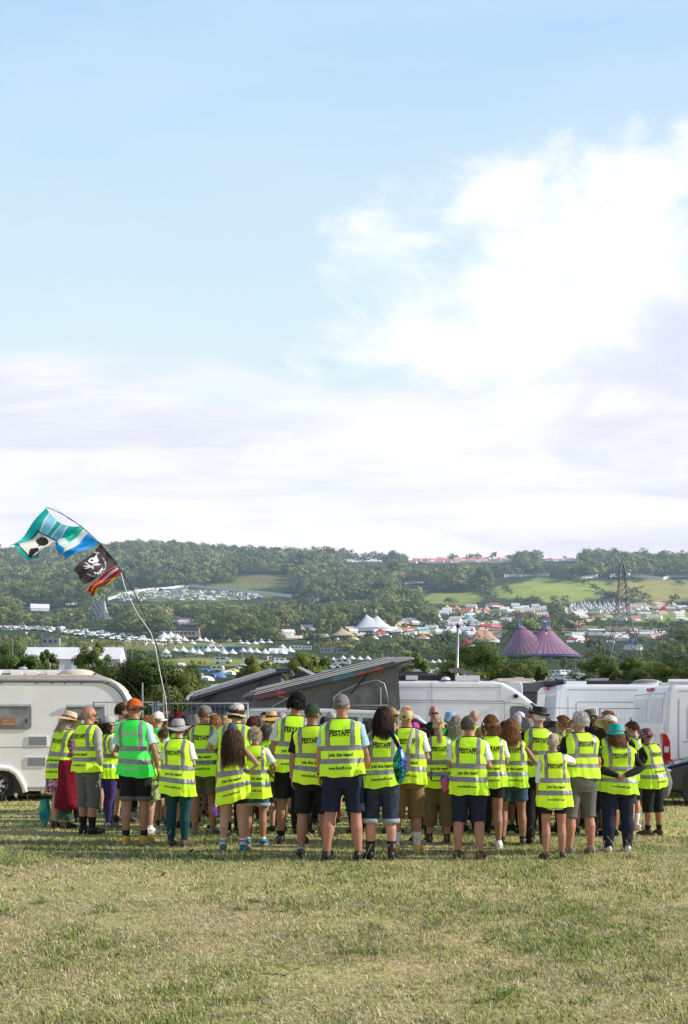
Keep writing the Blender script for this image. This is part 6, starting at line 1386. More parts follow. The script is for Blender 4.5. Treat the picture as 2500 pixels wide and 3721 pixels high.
    for k in range(len(zs_)-1):
        a, b = zs_[k], zs_[k+1]; mb = MB()
        for f_ in range(4):
            R4 = Matrix.Rotation(f_*math.pi/2, 3, 'Z'); wa, wb = hwf(a), hwf(b)
            for s in (-1, 1): mb.tube([R4 @ Vector((s*wa, -wa, a)), R4 @ Vector((-s*wb, -wb, b))], .075, 4)
            mb.tube([R4 @ Vector((-wb, -wb, b)), R4 @ Vector((wb, -wb, b))], .06, 4)
        mb.obj('bracing', PS, e)
    for za, L in ((.66*top, 4.4), (.56*top if 0 else .40*top + .08*top, 5.0), (.83*top, 4.0)):
        mb = MB()
        for s in (-1, 1):
            w_ = hwf(za)
            for yy in (-1, 1): mb.tube([(s*w_, yy*w_, za), (s*L, 0, za)], .09, 4); mb.tube([(s*hwf(za+1.7), yy*hwf(za+1.7), za+1.7), (s*L, 0, za)], .075, 4)
            for f_ in (.35, .65): mb.tube([(s*(w_ + (L-w_)*f_), 0, za), (s*(w_ + (L-w_)*f_*.8), 0, za + 1.7*(1-f_))], .06, 4)
        mb.obj('cross_arm', PS, e)
        for s in (-1, 1): mb = MB(); mb.tube([(s*L, 0, za), (s*L - .5, -.5, za-.35), (s*L - 1.2, -1.6, za-.5)], .1, 6); mb.obj('insulator', VDARK, e)
    mb = MB(); mb.ball((1.7, -.8, .86*top), (.65, .3, .65), 12, 8); mb.obj('dish', VW, e, True)
    keep(2215, 2036, 2300, 2400, d)
    PYL = (x, d, z0, top)
    # power lines from the pylon away to the left
    cab = vmat('cable_aluminium', (.45, .43, .42), .5, metal=.5)
    for i, (px0, py0, px1, py1, da) in enumerate([(2240, 2100, -60, 2040, 340), (2245, 2106, -60, 2052, 344), (2235, 2186, -60, 2172, 340), (2240, 2190, -60, 2184, 344), (2285, 2186, 2560, 2210, 362), (2285, 2290, 2560, 2316, 362)]):
        a, b = Vector(P(px0, py0, d)), Vector(P(px1, py1, da)); pts = []
        for k in range(25): t_ = k/24; p = a.lerp(b, t_); p.z -= (4.2 if px1 < 0 else .6)*4*t_*(1-t_)*(.5 if i < 2 else .25); pts.append(p - a)
        mb = MB(); mb.tube(pts, .035, 4); o = mb.obj('power_line', cab, None, label=['upper left power line from the top arm of the pylon', 'power line just below the topmost on the left', 'lower left power line from the middle arm', 'lowest of the power lines on the left', 'upper power line right of the pylon', 'lower power line right of the pylon'][i], cat='cable', group='power lines of the pylon'); o.location = a
    # lamp and flag posts in the valley
    for i, (X, Yt, Yb, dist) in enumerate([(798, 2368, 2420, 300), (880, 2362, 2420, 300), (1275, 2380, 2430, 240), (1362, 2378, 2410, 300), (46, 2318, 2400, 160), (98, 2330, 2395, 200), (458, 2350, 2400, 240), (480, 2360, 2405, 230), (590, 2365, 2420, 220), (2407, 2432, 2480, 150), (2470, 2418, 2470, 170), (2092, 2395, 2425, 250), (2102, 2400, 2428, 250), (1563, 2258, 2315, 700), (1030, 2232, 2295, 600)]):
        x, y, z = P(X, Yb, dist); zt = EYE + (HZ-Yt)/F*dist; zg = tz(x, y)
        mb = MB(); mb.tube([(0, 0, zg-z-.2), (0, 0, zt-z)], [.06*dist/200, .045*dist/200], 6); mb.box((0, 0, zt-z), (.22*dist/200, .06*dist/200, .05*dist/200))
        o = mb.obj('post', VSTEEL if X != 1030 else VRED, None, label='slim pale post standing in the valley at about %s' % ('the bell tents, left', 'the bell tents, right', 'the left of the striped roof', 'the hedge right of the striped roof', 'the left edge tree', 'the left end of the marquee', 'the right end of the marquee', 'the field right of the marquee', 'the grass strip', 'the right light trees, left', 'the right light trees, right', 'the hedge left of the pylon', 'the hedge just left of the pylon', 'the middle of the showground', 'the scaffold tower, painted red')[i], cat='post', group='slim posts in the valley'); o.location = (x, y, z)
    # St George flag
    x, y, z = P(985, 2420, 235); e = empty('flag', (x, y, tz(x, y)), label='white flag with a red cross on a pole in the near camp', cat='flag'); zt = EYE + (HZ-2384)/F*235 - tz(x, y)
    mb = MB(); mb.tube([(.2, 0, 0), (.2, 0, zt + .2)], .035, 6); mb.obj('pole', VSTEEL, e)
    wv = lambda u, v: (.2 - 1.15*u, .12*math.sin(u*5), zt + .1 - .85*v - .28*(1-u)*0 - .18*u)
    mb = MB(); n = 10; mb.loft([[wv(k/n, j/6) for j in range(7)] for k in range(n+1)], False, False, False); fo = mb.obj('cloth', VW, e)
    mb = MB(); mb.loft([[tuple(Vector(wv(k/n, .40 + .2*j)) + Vector((0, -.02, 0))) for j in range(2)] for k in range(n+1)], False, False, False); mb.loft([[tuple(Vector(wv(.42 + .16*k, j/6)) + Vector((0, -.02, 0))) for j in range(7)] for k in range(2)], False, False, False); mb.obj('cross', VRED, fo)
    # metal barriers in the field strip
    for k in range(12):
        X = 610 + 40*k; x, d_, z = ground_at(X, 2392); q = d_/F; e = empty('barrier', (x, d_, z), label='metal crowd barrier along the grass strip below the bell tents', cat='barrier', group='barriers along the grass strip')
        mb = MB(); w, h = 13*q, 10*q
        mb.tube([(-w, 0, 0), (-w, 0, h), (w, 0, h), (w, 0, 0)], .5*q, 5); mb.tube([(-w, 0, h*.2), (w, 0, h*.2)], .4*q, 4); mb.obj('frame', VSTEEL, e); mb = MB()
        for i in range(9): mb.tube([(-w + 2*w*(i+1)/10, 0, h*.2), (-w + 2*w*(i+1)/10, 0, h)], .25*q, 4)
        mb.obj('bars', VSTEEL, e)
valley()

# ---------------------------------------------------------------- trees of the valley and the hill
def woods():
    g = np.random.default_rng(11)
    tmpl = [crown_np(300, .115, 500+i, clumps=12, spread=.37, base=-.7) for i in range(8)]
    tm_ind = [crown_mesh('crown', LEAF_MID, 2600, .050, 600+i, clumps=26, spread=.29, base=-.7) for i in range(8)]
    tm_con = [crown_mesh('crown', LEAF_MID, 2000, .05, 640+i, clumps=30, spread=.2, base=-.9, shape=(.55, .55, 1.3)) for i in range(2)]
    tr = [trunk_mesh('trunk', 700+i, 1.0, 4) for i in range(3)]
    cand = []
    KE = np.array(KEEP)
    def ok(X, Yb, w, h, d, slack=.36):
        k = KE[KE[:, 4] > d]; w, h = w*1.25, h*1.15
        ox = np.minimum(X+w/2, k[:, 2]) - np.maximum(X-w/2, k[:, 0]); oy = np.minimum(Yb, k[:, 3]) - np.maximum(Yb-h, k[:, 1])
        sl = k[:, 5] * slack/.36
        return not np.any((ox > sl*np.minimum(w, k[:, 2]-k[:, 0])) & (oy > sl*.8*np.minimum(h, k[:, 3]-k[:, 1])))
    # hill wood
    N = 9000
    d = np.sqrt(1120**2 + g.random(N)*(2440**2 - 1120**2)); x = (g.random(N)*2-1)*d*.345
    z = terrain(x, d); X, Y = px_of(x, d, z); fm, _ = field_at(X, Y)
    for i in range(N):
        if fm[i] > .15 or X[i] < -120 or X[i] > 2620: continue
        r = 7.5 + 8.5*g.random()**1.6; h = r*(1.45 + .7*g.random()); w_ = 2*r/d[i]*F
        if ok(X[i], Y[i], w_, h/d[i]*F, d[i], .3): cand.append((x[i], d[i], z[i], r, h, w_))
    for i in range(330):
        dd = 2425 + 90*g.random(); xx = (g.random()*2-1)*dd*.34; r = 8 + 5*g.random(); h = r*(1.5 + .6*g.random()); cand.append((xx, dd, float(terrain(xx, dd)) - 2, r, h, 2*r/dd*F))
    # valley trees: in hedgerow lines and clumps
    N = 6500
    d = np.sqrt(205**2 + g.random(N)*(1120**2 - 205**2)); x = (g.random(N)*2-1)*d*.345
    clump = fbm(x/70, d/85, 77, 3); rowv = np.abs(np.sin(d/46 + x/160 + 2.2*fbm(x/200, d/200, 5)))
    z = terrain(x, d); X, Y = px_of(x, d, z); fm, _ = field_at(X, Y)
    for i in range(N):
        dens = (clump[i] > .46) * .8 + (rowv[i] > .90) * .9 + .25 + .6*(d[i] > 800)
        if g.random() > dens or X[i] < -120 or X[i] > 2620: continue
        if fm[i] > .2 and g.random() > .03: continue
        r = (2.2 + 2.6*g.random()) * (1 + (d[i]-205)/700); h = r*(1.5 + .7*g.random()); w_ = 2*r/d[i]*F
        if ok(X[i], Y[i], w_, h/d[i]*F, d[i]): cand.append((x[i], d[i], z[i], r, h, w_))
    # explicit hedges (row of shrubs): x0, x1, y of the ground, height px, width px
    for x0, x1, Y0, hp, wp in [(590, 1090, 2388, 26, 36), (1100, 1460, 2420, 46, 42), (1480, 1640, 2425, 34, 34), (1960, 2560, 2452, 60, 56), (1940, 2540, 2418, 44, 48), (250, 660, 2352, 26, 30), (-40, 560, 2278, 44, 50), (-40, 330, 2240, 46, 54), (420, 1300, 2262, 50, 56), (400, 1280, 2235, 48, 56), (1180, 1560, 2375, 40, 50), (1000, 1700, 2215, 46, 56), (1300, 2100, 2248, 22, 30), (1560, 2500, 2275, 26, 34), (-40, 240, 2345, 40, 44), (150, 480, 2455, 26, 34), (1120, 1700, 2350, 52, 52), (1560, 1900, 2395, 44, 46), (820, 1120, 2335, 40, 44), (1990, 2300, 2405, 40, 44), (2290, 2560, 2395, 46, 50)]:
        px_ = x0
        while px_ < x1:
            xx, dd, zz = ground_at(px_, Y0 + g.normal()*4); w_ = wp*(.75 + .5*g.random()); h = hp*(.75 + .5*g.random())
            if ok(px_, Y0, w_*.5, h, dd, .42): cand.append((xx, dd, zz, w_/F*dd/2, h/F*dd, w_))
            px_ += wp*.42
    for pl, hp, wp in [([(2085, 2112), (2150, 2140), (2235, 2178)], 22, 30), ([(2140, 2160), (2240, 2185)], 30, 40), ([(1812, 2100), (1835, 2140), (1850, 2170)], 34, 44), ([(2290, 2190), (2370, 2192)], 44, 50), ([(2440, 2200), (2480, 2200)], 40, 44), ([(1880, 2200), (2060, 2205)], 34, 46), ([(2290, 2142), (2340, 2145)], 8, 14), ([(2455, 2120), (2500, 2128)], 16, 24), ([(1610, 2200), (1660, 2196)], 24, 34)]:
        for (xa, ya), (xb, yb) in zip(pl, pl[1:]):
            for k in range(max(2, int(math.hypot(xb-xa, yb-ya)/(wp*.33)))):
                f_ = g.random(); xx, dd, zz = ground_at(xa + (xb-xa)*f_, ya + (yb-ya)*f_ + g.normal()*3); w_ = wp*(.7 + .6*g.random()); cand.append((xx, dd, zz, w_/F*dd/2, hp*(.7 + .6*g.random())/F*dd, w_))
    cand.sort(key=lambda c: -c[5])
    ind, mass = cand[:290], cand[290:]
    for i, (x, d, z, r, h, w_) in enumerate(ind):
        e = empty('tree', (x, d, z), label='round green tree in the valley woods and hedgerows beyond the vans', cat='tree', group='trees of the valley')
        con = g.random() < .05
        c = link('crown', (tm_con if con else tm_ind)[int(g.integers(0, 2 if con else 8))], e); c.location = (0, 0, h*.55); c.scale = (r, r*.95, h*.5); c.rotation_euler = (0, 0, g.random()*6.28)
        t_ = link('trunk', tr[int(g.integers(0, 3))], e); t_.location = (0, 0, h*.5); t_.scale = (r*.8, r*.8, h*.5)
    Vs, Ts = [], []
    for i, (x, d, z, r, h, w_) in enumerate(mass):
        V, T = tmpl[i % 8]; n = 300 if w_ > 40 else 210
        a = g.random()*6.28; c_, s_ = math.cos(a), math.sin(a); sc = np.array([r, r, h*.52])
        Q = V[:n].reshape(-1, 3)
        Q = np.stack([Q[:, 0]*c_ - Q[:, 1]*s_, Q[:, 0]*s_ + Q[:, 1]*c_, Q[:, 2]], -1) * sc * (1.0 if n == 300 else 1.06) + np.array([x, d, z + h*.52])
        off = g.normal()*.17 - .03
        Vs.append(Q); Ts.append(np.repeat(np.clip(T[:n] + off, 0, 1), 4))
    V = np.concatenate(Vs); Fq = np.arange(len(V)).reshape(-1, 4)
    me = np_mesh('woodland', V, Fq, LEAF_FAR, {'tint': ('POINT', 'FLOAT', np.concatenate(Ts))})
    link('woodland', me, kind='stuff', label='dense mixed woodland covering the far hillside')
    print('trees', len(ind), len(mass))
woods()

# ---------------------------------------------------------------- bushes and trees right behind the vans
for i, (px, d, top, w, kind, lab, n, op, hp) in enumerate([
    (60, 85, 2345, 210, 'light', 'light green leafy tree at the far left edge behind the caravan', 5000, .5, None),
    (160, 95, 2352, 110, 'near', 'small dark open tree in front of the long marquee', 1700, .8, None),
    (335, 100, 2326, 135, 'light', 'pale silvery tree in front of the right half of the marquee', 3200, .5, None),
    (330, 62, 2412, 150, 'near', 'low dark bush behind the front end of the caravan', 5000, 0, None),
    (420, 60, 2388, 240, 'near', 'large dark bush left of the leaning flag pole', 8000, 0, None),
    (515, 58, 2368, 230, 'near', 'tallest dark bush behind the leaning flag pole', 9000, 0, None),
    (600, 59, 2408, 190, 'near', 'dark bush right of the leaning flag pole', 7000, 0, None),
    (690, 62, 2398, 130, 'near', 'bush with brownish top left of the near camp', 4500, .2, None),
    (735, 58, 2470, 170, 'near', 'low dark hedge bush in front of the near camp', 6000, 0, None),
    (850, 62, 2468, 160, 'near', 'low hedge bush behind the dark campervan roof', 5000, .1, None),
    (935, 75, 2374, 165, 'light', 'loose open tree left of the red cross flag', 3000, .7, None),
    (1000, 66, 2440, 130, 'near', 'low green hedge below the red cross flag', 4000, .2, None),
    (1090, 80, 2362, 170, 'light', 'pale green tree right of the red cross flag', 4600, .4, None),
    (1180, 84, 2385, 130, 'light', 'pale green tree behind the raised striped roof', 3400, .4, None),
    (1505, 78, 2370, 130, 'light', 'thin pale tree right of the raised striped roof', 2200, .7, None),
    (1590, 66, 2430, 130, 'near', 'low bush behind the white van roof', 4200, .2, None),
    (1680, 66, 2388, 200, 'near', 'brownish green bush around the cable pole', 6500, .1, None),
    (1765, 70, 2326, 300, 'light', 'tallest green bush right of the cable pole', 9000, .15, None),
    (1860, 66, 2385, 190, 'near', 'green bush left of the caravan cluster', 6000, .1, None),
    (1945, 64, 2424, 120, 'near', 'low green bush beside the caravan cluster', 4500, .1, None),
    (2180, 95, 2372, 210, 'light', 'light leafy tree left of the pylon foot', 2600, .6, None),
    (2285, 95, 2378, 220, 'light', 'light leafy tree around the pylon foot', 2600, .6, None),
    (2380, 92, 2398, 210, 'light', 'light leafy tree right of the pylon foot', 2600, .6, None),
    (2480, 88, 2395, 190, 'near', 'dark green tree at the far right edge behind the vans', 4000, .2, None),
    (2150, 75, 2462, 140, 'near', 'low hedge bush behind the middle van roof', 4000, .2, None),
    (2300, 75, 2470, 170, 'near', 'low hedge bush behind the right hand van', 4500, .2, None),
    (2420, 75, 2470, 170, 'near', 'low hedge bush behind the rightmost van', 4500, .2, None),
    (230, 66, 2448, 160, 'light', 'low sunlit hedge behind the caravan roof', 4500, .2, None),
    (110, 66, 2452, 180, 'near', 'low hedge behind the left end of the caravan roof', 4500, .2, None)]):
    near_tree(px, d, top, w*(1.55 if op < .25 else 1.15), kind, lab, int(n*(3.0 if op < .25 else 4.2)), 'bush' if 'bush' in lab or 'hedge' in lab else 'tree', op, 900+i, lsize=.066 if d < 70 else .082)
# ================================================================ VEHICLES, FENCES, FLAGS AND BAGS
def paint(name, c, rough=.28, **kw): return mat(name, c, rough, var=kw.pop('var', .05), scale=2.0, coat=kw.pop('coat', .5), **kw)
WHITEP = paint('white_paint', (.87, .88, .90)); CARAVW = paint('caravan_white', (.86, .85, .83), .4, coat=.1); NAVYP = paint('navy_paint', (.008, .010, .028), .18); DARKP = paint('dark_navy_paint', (.010, .014, .035), .25); SILVERP = paint('pale_grey_paint', (.66, .67, .68))
RUBBER = mat('rubber', (.022, .022, .023), .8); ALU = mat('alloy', (.55, .56, .58), .35, metal=.7); TRIM = mat('grey_trim', (.20, .22, .25), .5); PALETRIM = mat('pale_trim', (.55, .56, .58), .4, metal=.3); BLACKP = mat('black_plastic', (.018, .018, .020), .5)
GLASS = mat('window_glass', (.030, .038, .045), .06, spec=.9); GLASSC = mat('caravan_acrylic', (.20, .20, .19), .12, var=.5, scale=3, spec=.8); LINE = mat('panel_gap', (.30, .31, .34), .6); ROOFB = mat('roof_beige', (.62, .53, .42), .7, var=.1); CREAM = mat('cream_plastic', (.72, .66, .52), .5)
REDL = mat('red_lamp', (.42, .012, .012), .12, spec=.8); CLEARL = mat('clear_lamp', (.60, .62, .65), .1, spec=.9); CANVAS = mat('grey_canvas', (.17, .165, .17), .9, bump=.5, bscale=14); CANVASN = mat('dark_grey_canvas', (.115, .12, .135), .9, bump=.5, bscale=14); GALV = mat('galvanised_wire', (.42, .43, .45), .45, metal=.6); BROWNS = mat('brown_card', (.36, .17, .09), .8); REDS = mat('red_sign', (.55, .02, .03), .5); WHITES = mat('white_sign', (.80, .80, .80), .5)

def frame_at(d, x0=0.):
    """turn picture points into points (x, z) of the plane at distance d, relative to picture column x0"""
    return lambda px, py: ((px - 1250)/F*d - x0, EYE + (HZ - py)/F*d)
def rrect(x0, x1, z0, z1, r, n=5):
    pts = []
    for cx_, cz_, a0 in ((x1-r, z1-r, 0), (x0+r, z1-r, 90), (x0+r, z0+r, 180), (x1-r, z0+r, 270)):
        for k in range(n+1): a = R(a0 + 90*k/n); pts.append((cx_ + r*math.cos(a), cz_ + r*math.sin(a)))
    return pts
def slab(poly, y0, y1): return MB().prism(poly, y0, y1)
def wheel(parent, x, y, z, r, side=-1, rim=ALU):
    mb = MB(); mb.lathe([(r*.62, -.10), (r*.9, -.105), (r, -.07), (r, .07), (r*.9, .105), (r*.62, .10)], 28); mb.map(lambda p: (x + p.x, y + p.z, z + p.y)); w = mb.obj('wheel', RUBBER, parent, True)
    mb = MB(); mb.lathe([(.02, -.085), (r*.25, -.09), (r*.58, -.075), (r*.66, -.10)], 24); mb.map(lambda p: (x + p.x, y + p.z, z + p.y)); mb.obj('rim', ALU if rim else TRIM, w, True)
    for k in range(7):
        a = 6.28*k/7 + .2; mb = MB(); mb.ball((x + r*.42*math.cos(a), y - .10, z + r*.42*math.sin(a)), (r*.10, .03, r*.16), 8, 6, Matrix.Rotation(-a + math.pi/2, 3, 'Y')); mb.obj('rim_slot', BLACKP, w, True)
    return w

def caravan():
    d = 22.3; f = frame_at(d, 0); x0 = f(-1000, 0)[0]
    e = empty('touring_caravan', (-4.2, d, 0), R(7), label='white touring caravan with a rounded front at the left edge behind the crowd', cat='caravan')
    q = lambda px, py: (f(px, py)[0] + 4.2, f(px, py)[1])
    prof = [q(-900, 2872), q(-900, 2490), q(-860, 2474), q(380, 2474), q(405, 2480), q(427, 2493), q(446, 2514), q(460, 2540), q(471, 2575), q(479, 2640), q(482, 2720), q(480, 2800), q(474, 2872), q(92, 2872), q(88, 2838), q(74, 2812), q(48, 2798), q(0, 2795), q(-50, 2798), q(-78, 2815), q(-90, 2840), q(-94, 2872)]
    b = slab(prof, 0, 2.2).obj('body', CARAVW, e); bevel(b, .035, 3, 50)
    rp = [q(-890, 2476), q(-880, 2458), q(330, 2452), q(372, 2457), q(402, 2466), q(424, 2482), q(442, 2502), q(440, 2508), q(400, 2479), q(380, 2476)]
    o = slab(rp, .07, 2.12).obj('roof', ROOFB, e); bevel(o, .02, 2, 50)
    # rail that runs along the roof edge and down the front
    mb = MB(); pts = [(-900, 2471), (378, 2471), (404, 2478), (427, 2491), (447, 2512), (461, 2538), (472, 2574), (480, 2640), (483, 2720)]
    mb.tube([(q(*p)[0], -.012, q(*p)[1]) for p in pts], .032, 8); mb.obj('edge_rail', PALETRIM, e, True)
    mb = MB(); mb.tube([(q(p[0]-9, p[1]+9)[0], -.006, q(p[0]-9, p[1]+9)[1]) for p in pts], .016, 6); mb.obj('awning_channel', TRIM, e, True)
    for px in (20, 142, 198, 241, 299, 393): mb = MB(); mb.ball((q(px, 2484)[0], -.01, q(px, 2484)[1]), (.016, .012, .016), 8, 5); mb.obj('bolt', BLACKP, e, True)
    def win(X0, X1, Y0, Y1, sign=False):
        (xa, za), (xb, zb) = q(X0, Y1), q(X1, Y0)
        w = slab(rrect(xa, xb, za, zb, .09), -.035, .01).obj('window', TRIM, e); bevel(w, .012, 2)
        slab(rrect(xa+.06, xb-.06, za+.06, zb-.075, .06), -.042, -.03).obj('pane', GLASSC, w)
        mb = MB(); mb.box(((xa+xb)/2, -.045, zb-.012), ((xb-xa)/2, .02, .022)); mb.obj('hinge_rail', PALETRIM, w)
        if not sign:
            g_ = random.Random(4); mb = MB()
            for k in range(14): a = g_.uniform(-.5, .9); x, z = xa + .2 + .05*g_.random(), zb - .3; mb.tube([(x, -.046, z), (x + .14*math.cos(a), -.047, z + .10*math.sin(a)+.06), (x + .27*math.cos(a), -.046, z + .16*math.sin(a))], [.007, .006, .001], 3)
            mb.obj('plant_leaf', vleaf, w)
            mb = MB(); mb.box((xa + (xb-xa)*.62, -.046, za + .12), ((xb-xa)*.22, .003, .05)); 
            mb.obj('blind', WHITES, w)
        if sign:
            (sa, ta), (sb, tb) = q(18, 2638), q(69, 2609); mb = MB(); mb.box(((sa+sb)/2, -.046, (ta+tb)/2), ((sb-sa)/2, .003, (tb-ta)/2)); so = mb.obj('sign', BROWNS, w)
            for k, tx in enumerate(('Gone', 'Glamping')):
                V, Fs = text2d(tx, (sb-sa)*(.42 if k == 0 else .7), .04, .01); mb = MB(); cx_ = (sa+sb)/2 + (-.05 if k == 0 else .01); cz_ = ta + (tb-ta)*(.68 if k == 0 else .3)
                mb.add([(cx_ + v[0], -.0505, cz_ + v[1]) for v in V], Fs); mb.obj('lettering', mat('tan_print', (.62, .46, .30), .7), so)
        for s in (xa+.10, xb-.10): mb = MB(); mb.box((s, -.05, za+.16), (.013, .012, .05)); mb.obj('latch', BLACKP, w)
    vleaf = mat('house_plant', (.08, .16, .03), .5)
    win(-62, 126, 2561, 2650, True); win(247, 384, 2563, 2648)
    win(-420, -240, 2561, 2650)
    for X0, X1, Y0, Y1 in ((111, 182, 2673, 2711), (107, 178, 2748, 2786)):
        (xa, za), (xb, zb) = q(X0, Y1), q(X1, Y0); v = slab(rrect(xa, xb, za, zb, .02), -.02, .01).obj('fridge_vent', CARAVW, e)
        for k in range(8): mb = MB(); z = za + (zb-za)*(.14 + .72*k/7); mb.box(((xa+xb)/2, -.0205, z), ((xb-xa)/2-.025, .004, .008)); mb.obj('slot', TRIM, v)
    mb = MB(); (xa, z) = q(-900, 2714); mb.box(((xa + q(480, 0)[0])/2, -.001, z), ((q(480, 0)[0]-xa)/2, .004, .006)); mb.obj('seam', LINE, e)
    (xa, z), (xb, _) = q(94, 2862), q(474, 2862); mb = MB(); mb.box(((xa+xb)/2, -.012, z), ((xb-xa)/2, .016, .038)); mb.obj('skirt_rail', PALETRIM, e)
    mb = MB(); mb.box(((xa+xb)/2, -.03, z), ((xb-xa)/2, .004, .007)); mb.obj('skirt_line', TRIM, e)
    pa = [(-100, 2876), (-96, 2838), (-78, 2808), (-48, 2791), (0, 2786), (48, 2791), (72, 2806), (88, 2832), (98, 2852), (104, 2876)]
    mb = MB(); mb.tube([(q(*p)[0], -.02, q(*p)[1]) for p in pa], [(.055, .05)]*len(pa), 8); mb.obj('wheel_arch', CARAVW, e, True)
    mb = MB(); mb.box((q(0, 0)[0], 1.1, .42), (.55, 1.06, .30)); mb.obj('wheel_well', BLACKP, e)
    wheel(e, q(3, 0)[0], .12, .335, .335)
    mb = MB(); mb.ball((q(70, 0)[0], .02, q(0, 2886)[1]), (.035, .02, .05), 10, 6); mb.obj('reflector', CARAVW, e, True)
    mb = MB(); mb.box((q(250, 0)[0], 1.1, .26), (1.2, .9, .05)); mb.box((q(120, 0)[0], .7, .22), (.10, .06, .12)); mb.obj('chassis', BLACKP, e)
    mb = MB(); mb.tube([(q(474, 0)[0], 1.1, .45), (q(700, 0)[0], 1.1, .45)], .05, 8); mb.obj('drawbar', BLACKP, e)
    # roof furniture
    (xa, z), (xb, _) = q(-300, 2440), q(240, 2442); mb = MB(); mb.box(((xa+xb)/2, .5, z), ((xb-xa)/2, .05, .045)); mb.obj('roof_rail', CARAVW, e)
    for px in (-20, 60, 115, 190): mb = MB(); mb.box((q(px, 0)[0], .45, q(0, 2452)[1]), (.11, .09, .06)); mb.obj('rail_foot', CARAVW, e)
    mb = MB(); mb.lathe([(.38, 0), (.37, .045), (.28, .10), (.12, .128), (.005, .132)], 26, (q(277, 0)[0], .42, q(0, 2452)[1]), 1, .7); mb.obj('roof_light', CREAM, e, True)
    mb = MB(); mb.box((q(277, 0)[0], .42, q(0, 2458)[1]), (.31, .22, .045)); mb.obj('roof_light_base', CARAVW, e)
    mb = MB(); mb.lathe([(.05, -.05), (.05, .06), (.085, .06), (.085, .085), (.01, .10)], 14, (q(77, 0)[0], .6, q(0, 2438)[1])); mb.obj('flue', PALETRIM, e, True)
    o = MB(); o.prism([q(-40, 2440), q(5, 2467), q(36, 2467), q(-20, 2434)], .15, .6); o.obj('solar_panel', WHITEP, e)
    for px in (-120, 25, 120, 190): mb = MB(); mb.box((q(px, 0)[0], .40, q(0, 2450)[1]), (.10, .03, .02)); mb.obj('roof_gap', BLACKP, e)
    mb = MB(); mb.tube([(q(345, 0)[0], y, q(0, 2452)[1] + .015) for y in (.1, 1.1, 2.1)], .03, 6); mb.obj('roof_seam', TRIM, e)
caravan()

def ptop_canvas_mat(name, cols):
    w = NT(name); t = w.t; tc = w.n('TexCoord').outputs['Object']
    v = w.n('TexNoise', {'Vector': tc, 'Scale': .9, 'Detail': 2.0, 'Distortion': .6}).outputs['Color']
    f = w.n('SeparateColor', {0: w.n('TexVoronoi', {'Vector': mixc(t, .35, tc, v), 'Scale': 4.2}).outputs['Color']}).outputs[0]
    c = ramp(t, f, [(i/len(cols), q) for i, q in enumerate(cols)], 'CONSTANT')
    t.links.new(w.n('BsdfPrincipled', {'Base Color': c, 'Roughness': .25, 'Coat Weight': .5}).outputs[0], w.out.inputs[0]); return w.m

